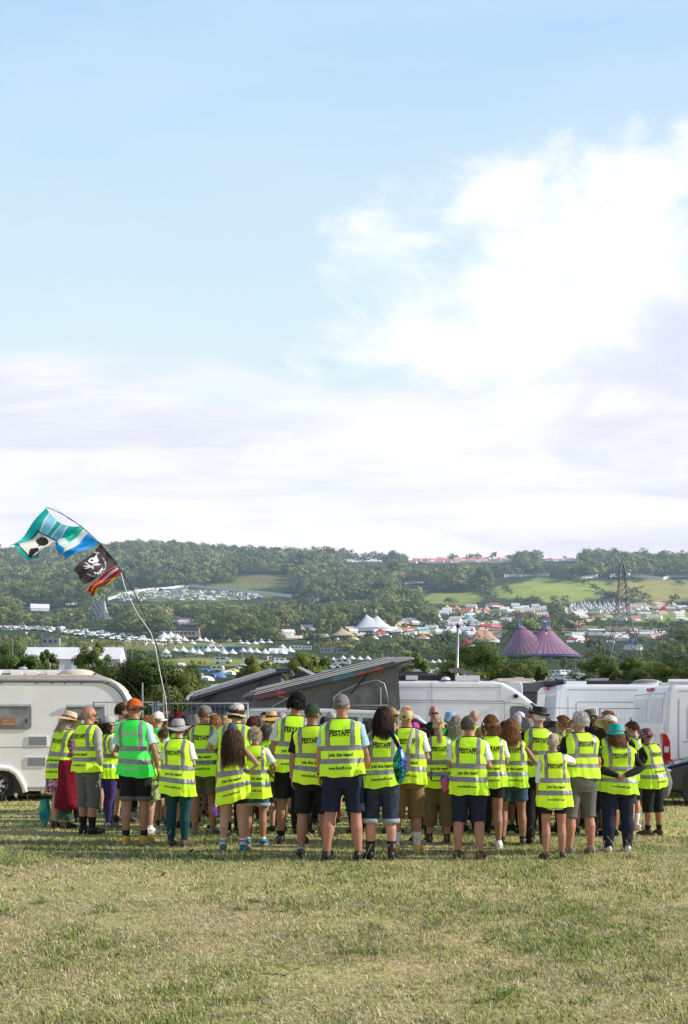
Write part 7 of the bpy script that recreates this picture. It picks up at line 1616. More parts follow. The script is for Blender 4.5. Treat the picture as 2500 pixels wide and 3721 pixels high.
def camper(name, label, d, wid, body, shell, shelltop, canvas_px, shell_px, bodypoly, windows, gfx, canv, stripes=(), strut=None, scissor=None, arch=None, side_lines=()):
    cx = (sum(p[0] for p in bodypoly)/len(bodypoly) - 1250)/F*d
    e = empty(name, (cx, d, 0), label=label, cat='campervan')
    f = frame_at(d, cx)
    b = slab([f(*p) for p in bodypoly], 0, wid).obj('body', body, e); bevel(b, .07, 4, 35)
    for poly in windows:
        w = slab([f(*p) for p in poly], -.006, .02).obj('window', GLASS, e)
    # canvas: side, back and far side
    c = [f(*p) for p in canvas_px]
    mb = MB(); n = 14
    (bl, tl, tr_, br) = c
    for yk, sgn in ((.10, 1), (wid-.10, -1)):
        rows = []
        for j in range(7):
            v = j/6; rows.append([(bl[0]+(br[0]-bl[0])*u/n*1.0 + ((tl[0]+(tr_[0]-tl[0])*u/n)-(bl[0]+(br[0]-bl[0])*u/n))*v, yk + sgn*.05*math.sin(math.pi*v)*math.sin(math.pi*u/n) + .008*math.sin(u*2.3+v*5), bl[1]+(br[1]-bl[1])*u/n + ((tl[1]+(tr_[1]-tl[1])*u/n)-(bl[1]+(br[1]-bl[1])*u/n))*v) for u in range(n+1)])
        mb.loft(rows, False, False, False)
    mb.add([(tr_[0], .10, tr_[1]), (br[0], .10, br[1]), (br[0], wid-.1, br[1]), (tr_[0], wid-.1, tr_[1])], [(0, 1, 2, 3)])
    mb.add([(tl[0], .10, tl[1]), (bl[0], .10, bl[1]), (bl[0], wid-.1, bl[1]), (tl[0], wid-.1, tl[1])], [(0, 1, 2, 3)])
    co = mb.obj('canvas_wall', canv, e, True)
    if arch:
        X0, X1, Y0, Y1 = arch; (xa, za), (xb, zb) = f(X0, Y1), f(X1, Y0)
        pts = [(xa, za), (xa, za + (zb-za)*.30), (xa + (xb-xa)*.12, za + (zb-za)*.52), (xa + (xb-xa)*.40, za + (zb-za)*.80), (xa + (xb-xa)*.78, zb), (xa + (xb-xa)*.92, za + (zb-za)*.86), (xb - (xb-xa)*.03, za + (zb-za)*.5), (xb, za)]
        mb = MB(); mb.tube([(x, .095 - .055, z) for x, z in pts + [pts[0]]], .011, 5); mb.obj('window_piping', PALETRIM, co, True)
        mb = MB(); mb.add([(x, .045, z) for x, z in pts], [tuple(range(len(pts)))[::-1]]); mb.obj('mesh_window', mat('mesh_window', (.13, .13, .135), .5, var=.6, scale=5), co)
        mb = MB(); mb.box((xa + (xb-xa)*.86, .038, za + (zb-za)*.36), (.012, .006, (zb-za)*.34)); mb.obj('zip', PALETRIM, co)
    s = [f(*p) for p in shell_px]; o = slab(s, -.03, wid+.03).obj('roof_shell', shell, e); bevel(o, .03, 3, 40)
    for poly in gfx: slab([f(*p) for p in poly[0]], -.036, .0).obj('graphic', poly[1], o)
    for poly, y0, y1, m in stripes: slab([f(*p) for p in poly], y0, y1).obj('roof_stripe', m, o)
    if strut: (a, b2) = f(*strut[0]), f(*strut[1]); mb = MB(); mb.tube([(a[0], .02, a[1]), (b2[0], .02, b2[1])], .018, 6); mb.obj('strut', BLACKP, e)
    for a, b2 in scissor or (): a, b2 = f(*a), f(*b2); mb = MB(); mb.tube([(a[0], .03, a[1]), (b2[0], .03, b2[1])], [(.028, .012)]*2, 6); mb.obj('hinge_arm', PALETRIM if canv is CANVAS else BLACKP, e)
    for (a, b2) in side_lines: a, b2 = f(*a), f(*b2); mb = MB(); mb.tube([(a[0], -.002, a[1]), (b2[0], -.002, b2[1])], .006, 4); mb.obj('panel_line', LINE, e)
    return e, f
def bands(tl, tr, bl, br, ts):
    L = lambda p, q_, t_: (p[0] + (q_[0]-p[0])*t_, p[1] + (q_[1]-p[1])*t_)
    return [([L(tl, bl, a), L(tr, br, a), L(tr, br, b_), L(tl, bl, b_ - (b_-a)*.3)], m) for a, b_, m in ts]
BANDS = bands((912, 2513), (1432, 2388), (945, 2543), (1440, 2420), [(-.05, .10, SILVERP), (.10, .17, BLACKP), (.17, .28, WHITEP), (.28, .34, BLACKP), (.34, .43, WHITEP), (.43, .48, BLACKP)])
GFX = ptop_canvas_mat('roof_graphic', [(.015, .06, .08), (.02, .20, .25), (.012, .015, .025), (.10, .012, .025), (.015, .03, .05), (.30, .03, .02), (.02, .12, .16)])
e, f = camper('campervan', 'pale grey campervan with its teal and maroon patterned pop up roof raised', 21.8, 1.85, SILVERP, GFX, SILVERP, [(930, 2568), (930, 2543), (1447, 2412), (1455, 2578)],
    [(880, 2540), (884, 2528), (904, 2516), (930, 2508), (1180, 2443), (1400, 2392), (1450, 2386), (1495, 2386), (1508, 2391), (1505, 2398), (1440, 2421), (1180, 2487), (945, 2545), (926, 2545), (915, 2536), (895, 2536)],
    [(865, 2900), (868, 2640), (892, 2580), (905, 2570), (1000, 2570), (1200, 2574), (1420, 2582), (1490, 2590), (1522, 2600), (1550, 2625), (1590, 2680), (1660, 2705), (1690, 2730), (1700, 2900)],
    [[(925, 2600), (930, 2645), (1150, 2645), (1150, 2604)], [(1170, 2604), (1170, 2645), (1300, 2645), (1300, 2606)], [(1318, 2608), (1318, 2650), (1450, 2654), (1440, 2612)], [(1478, 2608), (1492, 2655), (1572, 2672), (1545, 2632), (1515, 2612)]],
    BANDS, CANVAS, [([(930, 2505), (1400, 2389), (1400, 2386), (930, 2501)], .02, .12, SILVERP), ([(930, 2505), (1420, 2386), (1420, 2382), (930, 2500)], .30, .46, WHITEP), ([(930, 2505), (1420, 2384), (1420, 2380), (930, 2499)], .64, .80, WHITEP), ([(930, 2504), (1420, 2385), (1420, 2381), (930, 2500)], 1.0, 1.2, BLACKP)],
    ((1275, 2520), (1342, 2442)), [((988, 2568), (1095, 2508)), ((1010, 2528), (1066, 2546))], (1212, 1412, 2470, 2562), [((905, 2585), (1500, 2598)), ((1310, 2600), (1310, 2800)), ((1160, 2596), (1160, 2800))])
# painted shell ends: pale rear lip and dark seal
o = slab([f(*p) for p in [(1395, 2394), (1450, 2387), (1494, 2387), (1507, 2391), (1504, 2397), (1440, 2410)]], -.038, 1.89).obj('shell_lip', paint('shell_lip_paint', (.46, .47, .52)), e); bevel(o, .02, 2)
o = slab([f(*p) for p in [(879, 2541), (884, 2527), (904, 2514), (932, 2507), (934, 2520), (915, 2529), (893, 2535)]], -.04, 1.89).obj('shell_nose', paint('shell_nose_paint', (.16, .17, .19)), e); bevel(o, .02, 2)
wheel(e, 2.9, .12, .33, .33); wheel(e, -1.9, .12, .33, .33)
e2, f2 = camper('campervan', 'dark navy campervan with a plain pop up roof raised behind the fence', 25.6, 1.85, DARKP, DARKP, SILVERP, [(697, 2575), (697, 2546), (1020, 2448), (1024, 2580)],
    [(676, 2540), (680, 2530), (700, 2520), (985, 2434), (1010, 2429), (1050, 2429), (1061, 2436), (1052, 2444), (1008, 2452), (700, 2548), (684, 2548)],
    [(640, 2900), (642, 2640), (668, 2582), (690, 2572), (900, 2572), (1080, 2578), (1110, 2600), (1150, 2650), (1200, 2680), (1205, 2900)],
    [[(690, 2595), (690, 2640), (860, 2640), (860, 2595)], [(880, 2595), (880, 2640), (1040, 2640), (1040, 2598)]], bands((700, 2520), (1000, 2431), (702, 2547), (1008, 2452), [(-.05, .12, SILVERP), (.12, .17, DARKP), (.17, .30, SILVERP), (.30, .35, DARKP), (.35, .46, SILVERP)]), CANVASN,
    [([(690, 2521), (985, 2432), (985, 2428), (690, 2517)], .0, .22, SILVERP), ([(690, 2520), (985, 2431), (985, 2427), (690, 2516)], .34, .5, SILVERP), ([(690, 2520), (985, 2431), (985, 2427), (690, 2516)], .62, .78, SILVERP), ([(690, 2520), (985, 2431), (985, 2427), (690, 2516)], .92, 1.7, SILVERP)],
    ((935, 2508), (958, 2463)), [((735, 2556), (780, 2524)), ((732, 2536), (790, 2556))])
o = slab([f2(*p) for p in [(674, 2541), (680, 2528), (702, 2518), (704, 2526), (690, 2534), (686, 2546)]], -.04, 1.89).obj('shell_nose', SILVERP, e2); bevel(o, .02, 2)
wheel(e2, 1.9, .12, .33, .33)

def highvan():
    d = 24.2; cx = (1700-1250)/F*d; e = empty('panel_van', (cx, d, 0), label='large white high roofed panel van in the middle, nose to the right', cat='van'); f = frame_at(d, cx)
    pr = [(1285, 2900), (1285, 2500), (1292, 2480), (1310, 2473), (1700, 2473), (1800, 2475), (1828, 2480), (1868, 2500), (1914, 2533), (1955, 2566), (1986, 2594), (2012, 2624), (2036, 2668), (2100, 2690), (2125, 2720), (2130, 2880), (2120, 2900)]
    b = slab([f(*p) for p in pr], 0, 2.05).obj('body', WHITEP, e); bevel(b, .09, 5, 30)
    def line(a, b2, r=.007): a, b2 = f(*a), f(*b2); mb = MB(); mb.tube([(a[0], -.002, a[1]), (b2[0], -.002, b2[1])], r, 4); mb.obj('panel_line', LINE, e)
    line((1300, 2496), (1820, 2499)); line((1300, 2541), (1830, 2548), .010); line((1300, 2551), (1834, 2556), .005); line((1570, 2480), (1570, 2880)); line((1834, 2552), (1834, 2860)); line((1834, 2552), (1905, 2558)); line((1905, 2558), (1975, 2606)); line((1818, 2482), (1818, 2550), .004); line((1440, 2480), (1440, 2880))
    w = slab([f(*p) for p in [(1853, 2625), (1853, 2574), (1860, 2566), (1905, 2566), (1925, 2580), (1952, 2612), (1962, 2632)]], -.008, .03).obj('window', GLASS, e); bevel(w, .004, 1)
    mb = MB(); a, b2 = f(1925, 2570), f(1940, 2630); mb.tube([(a[0], -.012, a[1]), (b2[0], -.012, b2[1])], .018, 6); mb.obj('pillar', BLACKP, e)
    o = slab([f(*p) for p in [(1934, 2553), (1990, 2600), (2016, 2632), (2032, 2664), (2020, 2662), (1975, 2606), (1925, 2556)]], -.004, 2.054).obj('windscreen', GLASS, e)
    mb = MB(); p = f(1872, 2530); mb.box((p[0], -.05, p[1]), (.035, .05, .04)); mb.ball((p[0]+.02, -.10, p[1]+.005), (.04, .03, .04), 10, 7); mb.obj('side_camera', BLACKP, e)
    mb = MB(); p = f(1975, 2645); mb.box((p[0], -.16, p[1]), (.09, .10, .16)); mo = mb.obj('mirror', BLACKP, e); bevel(mo, .03, 2)
    wheel(e, f(1995, 0)[0], .12, .35, .35); wheel(e, f(1440, 0)[0], .12, .35, .35)
    # on the roof
    mb = MB(); (xa, z), (xb, _) = f(1440, 2468), f(1692, 2468); mb.box(((xa+xb)/2, .55, z+.02), ((xb-xa)/2, .30, .075)); mb.obj('solar_panel', BLACKP, e)
    mb = MB(); p = f(1497, 2462); mb.box((p[0], .12, p[1]), (.13, .08, .045)); mb.obj('junction_box', WHITEP, e)
    mb = MB(); p = f(1622, 2471); mb.lathe([(.115, 0), (.11, .03), (.08, .065), (.03, .08), (.003, .082)], 18, (p[0], .12, p[1])); mb.obj('roof_dome', WHITEP, e, True)
    mb = MB(); p = f(1700, 2464); mb.box((p[0], .25, p[1]), (.27, .22, .06)); sk = mb.obj('skylight', WHITEP, e)
    mb = MB(); a, c_, b2, d_ = f(1634, 2430), f(1660, 2428), f(1735, 2462), f(1690, 2432); mb.prism([a, (c_[0], c_[1]+.02), (d_[0], d_[1]-.0), f(1722, 2444), f(1745, 2466), f(1738, 2470), f(1690, 2446), f(1650, 2440)], .05, .5); mb.obj('skylight_lid', mat('smoked_acrylic', (.10, .10, .105), .12, spec=.8), sk)
    mb = MB(); p = f(1752, 2460); mb.box((p[0], .15, p[1]), (.045, .05, .05)); mb.obj('rear_camera', BLACKP, e)
    mb = MB(); p = f(1800, 2468); mb.box((p[0]+.5, .7, p[1]), (.4, .35, .035)); mb.obj('roof_hatch', CREAM, e)
highvan()

def rearvan(label, d, xnear, ytop, rot, L, lamp, rack, flash=False, yb=2900):
    cx = (xnear-1250)/F*d; e = empty('panel_van', (cx, d, 0), R(rot), label=label, cat='van')
    H = EYE + (HZ-ytop)/F*d; W_ = 2.05
    pr = [(.0, .32), (.03, H*.55), (.10, H-.14), (.16, H-.03), (.28, H), (L-1.6, H), (L-1.2, H-.08), (L-.75, H-.6), (L-.2, H*.52), (L, H*.42), (L, .32)]
    b = slab(pr, 0, W_).obj('body', WHITEP, e); bevel(b, .085, 5, 25)
    def rline(y0, z0, y1, z1, r=.007): xx = lambda z: float(np.interp(z, [.32, H*.55, H-.14], [0, .03, .10])); mb = MB(); mb.tube([(xx(z0)-.001, y0, z0), (xx(z1)-.001, y1, z1)], r, 4); mb.obj('door_line', LINE, e)
    rline(W_/2, .5, W_/2, H-.16); rline(.12, .5, .12, H-.16); rline(W_-.12, .5, W_-.12, H-.16); rline(.12, H-.17, W_-.12, H-.17); rline(.12, .5, W_-.12, .5)
    for y0, y1 in ((.20, W_/2-.08), (W_/2+.08, W_-.2)):
        mb = MB(); z0, z1 = H-.80, H-.27; xx = lambda z: float(np.interp(z, [.32, H*.55, H-.14], [0, .03, .10]))
        mb.add([(xx(z0)-.006, y0, z0), (xx(z0)-.006, y1, z0), (xx(z1)-.006, y1, z1), (xx(z1)-.006, y0, z1)], [(0, 1, 2, 3)]); mb.obj('rear_window', paint('white_gloss_panel', (.62, .66, .70), .08), e)
    mb = MB(); mb.box((.13, W_/2, H-.075), (.05, .14, .035)); mb.obj('brake_light', REDL, e)
    def sline(x0, z0, x1, z1, r=.006): mb = MB(); mb.tube([(x0, -.001, z0), (x1, -.001, z1)], r, 4); mb.obj('panel_line', LINE, e)
    sline(.35, H-.13, L-1.3, H-.13); sline(.45, H*.50, L-1.2, H*.50); sline(.35, .5, .35, H-.3)
    pn = rrect(.55, 2.0, H*.50+.06, H-.42, .07); mb = MB(); mb.tube([(x, -.001, z) for x, z in pn + [pn[0]]], .007, 4); mb.obj('panel_line', LINE, e)
    pn = rrect(2.15, 3.6, H*.50+.06, H-.42, .07); mb = MB(); mb.tube([(x, -.001, z) for x, z in pn + [pn[0]]], .007, 4); mb.obj('panel_line', LINE, e)
    if lamp:
        pl = [(-.012, 1.36), (.09, 1.34), (.155, 1.2), (.17, .95), (.165, .72), (-.012, .72)]; o = slab(pl, -.014, .16).obj('tail_light', REDL, e); bevel(o, .02, 2)
        mb = MB(); mb.box((.07, -.016, 1.02), (.05, .004, .06)); mb.obj('reverse_lamp', CLEARL, o)
        for z in (H*.62, H*.30): mb = MB(); mb.box((-.005, .05, z), (.02, .03, .05)); mb.obj('hinge', WHITEP, e)
        mb = MB(); mb.box((.2, -.05, 1.0), (.05, .02, .18)); mb.obj('handle', PALETRIM, e) if False else None
    if rack:
        mb = MB(); mb.tube([(.15, .08, H+.07), (L-1.4, .08, H+.07)], [(.05, .05)]*2, 8); mb.obj('awning_case', WHITEP, e)
        mb = MB(); mb.tube([(.3, 1.0, H+.05), (L-1.4, 1.0, H+.05)], .04, 6); mb.obj('roof_bar', PALETRIM, e)
    else:
        mb = MB(); mb.box((1.5, 1.4, H+.06), (1.5, .45, .05)); mb.obj('solar_panel', BLACKP, e)
        mb = MB(); mb.box((.75, .9, H+.06), (.25, .2, .045)); mb.obj('vent_box', WHITEP, e)
        mb = MB(); mb.ball((2.45, .5, H+.06), (.38, .25, .085), 16, 8); mb.obj('roof_vent', mat('grey_dome', (.26, .27, .28), .2), e, True)
        mb = MB(); mb.lathe([(.42, 0), (.42, .04), (.3, .05)], 20, (2.45, .5, H)); mb.obj('vent_base', CREAM, e, True)
    if flash:
        mb = MB(); pts = [(.62, H-.36), (1.0, H-.40), (1.6, H-.34), (1.0, H-.355), (.78, H-.33)]; mb.add([(x+.15, -.004, z+.06) for x, z in pts], [tuple(range(5))]); mb.obj('decal', BLACKP, e)
    wheel(e, .95, .12, .35, .35); wheel(e, L-1.0, .12, .35, .35)
    return e
rearvan('white panel van seen from its rear corner between the nosed van and the rightmost van', 26.2, 2012, 2486, 4, 5.6, False, False)
rearvan('white panel van with a tall red tail light at the right edge', 23.0, 2409, 2488, 5, 5.6, True, True, True)

def navy_car():
    d = 20.8; xf = (2396-1250)/F*d; e = empty('parked_car', (xf, d, 0), R(-6), label='dark navy car nosing into the picture at the right edge', cat='car')
    pr = [(.0, .30), (-.02, .48), (.04, .66), (.20, .76), (.60, .86), (1.05, .94), (1.75, 1.40), (2.6, 1.47), (3.5, 1.40), (4.1, 1.0), (4.25, .8), (4.25, .30), (3.75, .26), (.55, .22)]
    b = slab(pr, 0, 1.72).obj('body', NAVYP, e); bevel(b, .11, 5, 20)
    slab([(1.25, .98), (1.8, 1.36), (2.55, 1.42), (2.55, 1.0)], -.004, 1.724).obj('side_window', GLASS, e); slab([(2.63, 1.0), (2.63, 1.42), (3.4, 1.36), (3.7, 1.05)], -.004, 1.724).obj('side_window', GLASS, e)
    mb = MB(); mb.add([(1.06, .14, .955), (1.06, 1.58, .955), (1.72, 1.48, 1.392), (1.72, .24, 1.392)], [(0, 1, 2, 3)]); mb.map(lambda p: (p.x-.01, p.y, p.z+.012)); mb.obj('windscreen', GLASS, e)
    for y0 in (.02, 1.35):
        mb = MB(); mb.ball((.16, y0 + .17, .665), (.17, .21, .065), 14, 8); mb.obj('headlight', CLEARL, e, True)
        mb = MB(); mb.ball((.03, y0 + .17, .38), (.06, .10, .06), 10, 7); mb.obj('fog_lamp', CLEARL, e, True)
    mb = MB(); mb.box((-.012, .86, .42), (.03, .55, .10)); g_ = mb.obj('grille', BLACKP, e)
    for k in range(5): mb = MB(); mb.box((-.045, .86, .345 + .036*k), (.006, .54, .005)); mb.obj('slat', TRIM, g_)
    mb = MB(); mb.box((-.035, .86, .54), (.012, .26, .055)); mb.obj('number_plate', mat('pale_plate', (.7, .7, .66), .4), e)
    mb = MB(); mb.box((.2, .86, .255), (.24, .80, .05)); mb.obj('bumper_lip', BLACKP, e)
    o = slab(rrect(.42, 1.12, .0, .72, .3), -.012, .2).obj('wheel_arch', BLACKP, e)
    wheel(e, .78, .10, .31, .31); wheel(e, 3.4, .10, .31, .31)
    mb = MB(); mb.box((1.45, -.10, .98), (.06, .09, .06)); o = mb.obj('mirror', NAVYP, e); bevel(o, .03, 2)
    mb = MB(); mb.tube([(.35, .5, .845), (1.0, .45, .935)], .006, 4); mb.obj('bonnet_crease', NAVYP, e)
navy_car()

# more vehicle roofs behind
def mini(name, label, d, X0, X1, Yt, Yb, m, kind):
    cx = ((X0+X1)/2-1250)/F*d; e = empty(name, (cx, d, tz(cx, d)), label=label, cat='caravan' if 'caravan' in label else ('van' if 'van' in label else 'vehicle'), group='vehicles parked behind the vans'); f = frame_at(d, cx); zg = tz(cx, d)
    g = lambda px, py: (f(px, py)[0], f(px, py)[1] - zg)
    w = X1-X0; h = Yb-Yt
    if kind == 'round': pr = [g(X0, Yb+90), g(X0, Yt+h*.7), g(X0+w*.06, Yt+h*.35), g(X0+w*.2, Yt+h*.08), g(X0+w*.35, Yt), g(X1, Yt+h*.05), g(X1, Yb+90)]
    else: pr = [g(X0, Yb+90), g(X0, Yt+6), g(X0+6, Yt), g(X1-10, Yt), g(X1, Yt+h*.3), g(X1, Yb+90)]
    b = slab(pr, 0, 2.0).obj('body', m, e); bevel(b, .08, 3, 30)
    slab(rrect(*[v for v in (g(X0+w*.2, 0)[0], g(X0+w*.5, 0)[0])], g(0, Yt+h*1.3)[1], g(0, Yt+h*.55)[1], .05), -.01, .02).obj('window', GLASS, e)
    mb = MB(); mb.box((g(X0+w*.65, 0)[0], .6, g(0, Yt)[1]+.03), (w*.10/F*d, .3, .05)); mb.obj('roof_vent', PALETRIM, e)
    for k in (.2, .8): wheel(e, g(X0+w*k, 0)[0], .1, .33, .33)
    return e
mini('camper_van', 'silver rounded van front behind the navy campervan', 29, 735, 900, 2484, 2540, WHITEP, 'round')
mini('camper_van', 'white van with a raised solar panel behind the striped roof', 30, 1072, 1190, 2457, 2520, WHITEP, 'round')
mini('camper_van', 'dark van roof left of the striped roof', 33, 1060, 1260, 2442, 2500, BLACKP, 'box')
mini('camper_van', 'dark vehicle with a grey roof behind the noses of the middle vans', 31, 1800, 2100, 2482, 2540, mat('slate_paint', (.10, .11, .13), .4), 'box')
mini('camper_van', 'white motorhome roof left of the middle van', 34, 1790, 1950, 2468, 2500, WHITEP, 'box')
mini('camper_van', 'long black roofed van behind the two right hand vans', 32, 1955, 2310, 2473, 2500, BLACKP, 'box')
mini('camper_van', 'dark grey van roof behind the pop up canvas peak', 30, 1440, 1560, 2440, 2480, NAVYP, 'box')
mini('camper_van', 'beige roofed van between the white van and the middle van', 28.5, 1805, 1900, 2473, 2530, WHITEP, 'box')
e = empty('solar_panel', (0, 0, 0), label='white framed solar panel propped up at an angle on a van roof', cat='solar panel'); d = 30; f = frame_at(d); e.location = (f(1110, 0)[0], d, f(0, 2460)[1])
mb = MB(); a, b2 = f(1080, 2424), f(1142, 2446); mb.prism([(a[0]-e.location.x, a[1]-e.location.z), (a[0]-e.location.x+.1, a[1]-e.location.z+.01), (b2[0]-e.location.x, b2[1]-e.location.z), (b2[0]-e.location.x-.05, b2[1]-e.location.z-.05)], 0, .9); mb.obj('panel', WHITEP, e); mb = MB(); mb.tube([(.05, .4, -.12), (.05, .4, .06)], .02, 5); mb.obj('prop', BLACKP, e)

# ---------------------------------------------------------------- temporary fences
def fence(X0, X1, Yt, d, label, rz=0):
    w = (X1-X0)/F*d; h = EYE + (HZ-Yt)/F*d; e = empty('fence_panel', ((X0-1250)/F*d, d, 0), rz, label=label, cat='fence', group='temporary wire fence panels')
    mb = MB(); mb.tube([(0, 0, .06), (0, 0, h), (w, 0, h), (w, 0, .06), (0, 0, .06)], .019, 8); mb.obj('frame', GALV, e, True)
    mb = MB(); n = int(w/.085)
    for k in range(1, n): x = w*k/n; mb.box((x, 0, h/2 + .03), (.0022, .0022, h/2 - .03))
    for k in range(1, 8): mb.box((w/2, 0, .06 + (h-.06)*k/8), (w/2, .0022, .0022))
    mb.obj('mesh_wires', GALV, e)
    for x in (0, w): mb = MB(); mb.box((x, 0, .045), (.11, .32, .045)); mb.obj('foot', BLACKP, e)
    return e
fence(340, 556, 2552, 20.6, 'wire fence panel partly behind the orange cap')
fence(566, 574, 2549, 20.6, 'narrow wire fence end post left of the leaning pole')
fence(578, 900, 2556, 20.6, 'wire fence panel in front of the dark campervan')
fence(1990, 2166, 2573, 24.6, 'wire fence panel right of the pork pie hat')
fence(2180, 2330, 2575, 24.6, 'wire fence panel in front of the rightmost van')
def sign():
    d = 20.5; x, _, z = P(606, 2589, d); e = empty('sign', (x, d, z), label='small red sign with white writing on the wire fence', cat='sign')
    mb = MB(); mb.box((0, 0, 0), (.082, .004, .036)); mb.obj('plate', REDS, e); mb = MB()
    mb.box((-.052, -.0055, 0), (.018, .001, .018)); 
    for k, w in enumerate((.04, .034, .042)): mb.box((.02, -.0055, .016 - .016*k), (w, .001, .0035))
    mb.obj('printed_marks', WHITES, e)
sign()
for i, (X0, X1, Y0, Y1) in enumerate([(541, 558, 2559, 2576), (571, 592, 2559, 2578)]):
    d = 20.55; a = P(X0, Y0, d); e = empty('pennant', a, label='small blue and white pennant tied to the top of the fence, %s of the pair' % ('left', 'right')[i], cat='pennant', group='pennants on the fence'); w, h = (X1-X0)/F*d, (Y1-Y0)/F*d
    mb = MB(); mb.add([(0, 0, 0), (w, 0, 0), (w*.15 if i else w*.8, .01, -h)], [(0, 1, 2)]); mb.obj('cloth', SKYC, e); mb = MB(); mb.add([(0, -.003, 0), (w, -.003, 0), (w, -.003, -h*.12), (0, -.003, -h*.12)], [(0, 1, 2, 3)]); mb.obj('hem', WHITES, e)
for i, (X, Yt, d) in enumerate([(518, 2481, 21.5), (594, 2520, 21.5)]):
    x, y, z = P(X, Yt, d); mb = MB(); mb.tube([(0, 0, 0), (0, 0, z)], .014, 6); o = mb.obj('pole', GALV, None, label='thin grey upright pole behind the fence, %s of the pair' % ('taller left one', 'shorter right one')[i], cat='pole', group='thin poles behind the fence'); o.location = (x, y, 0)

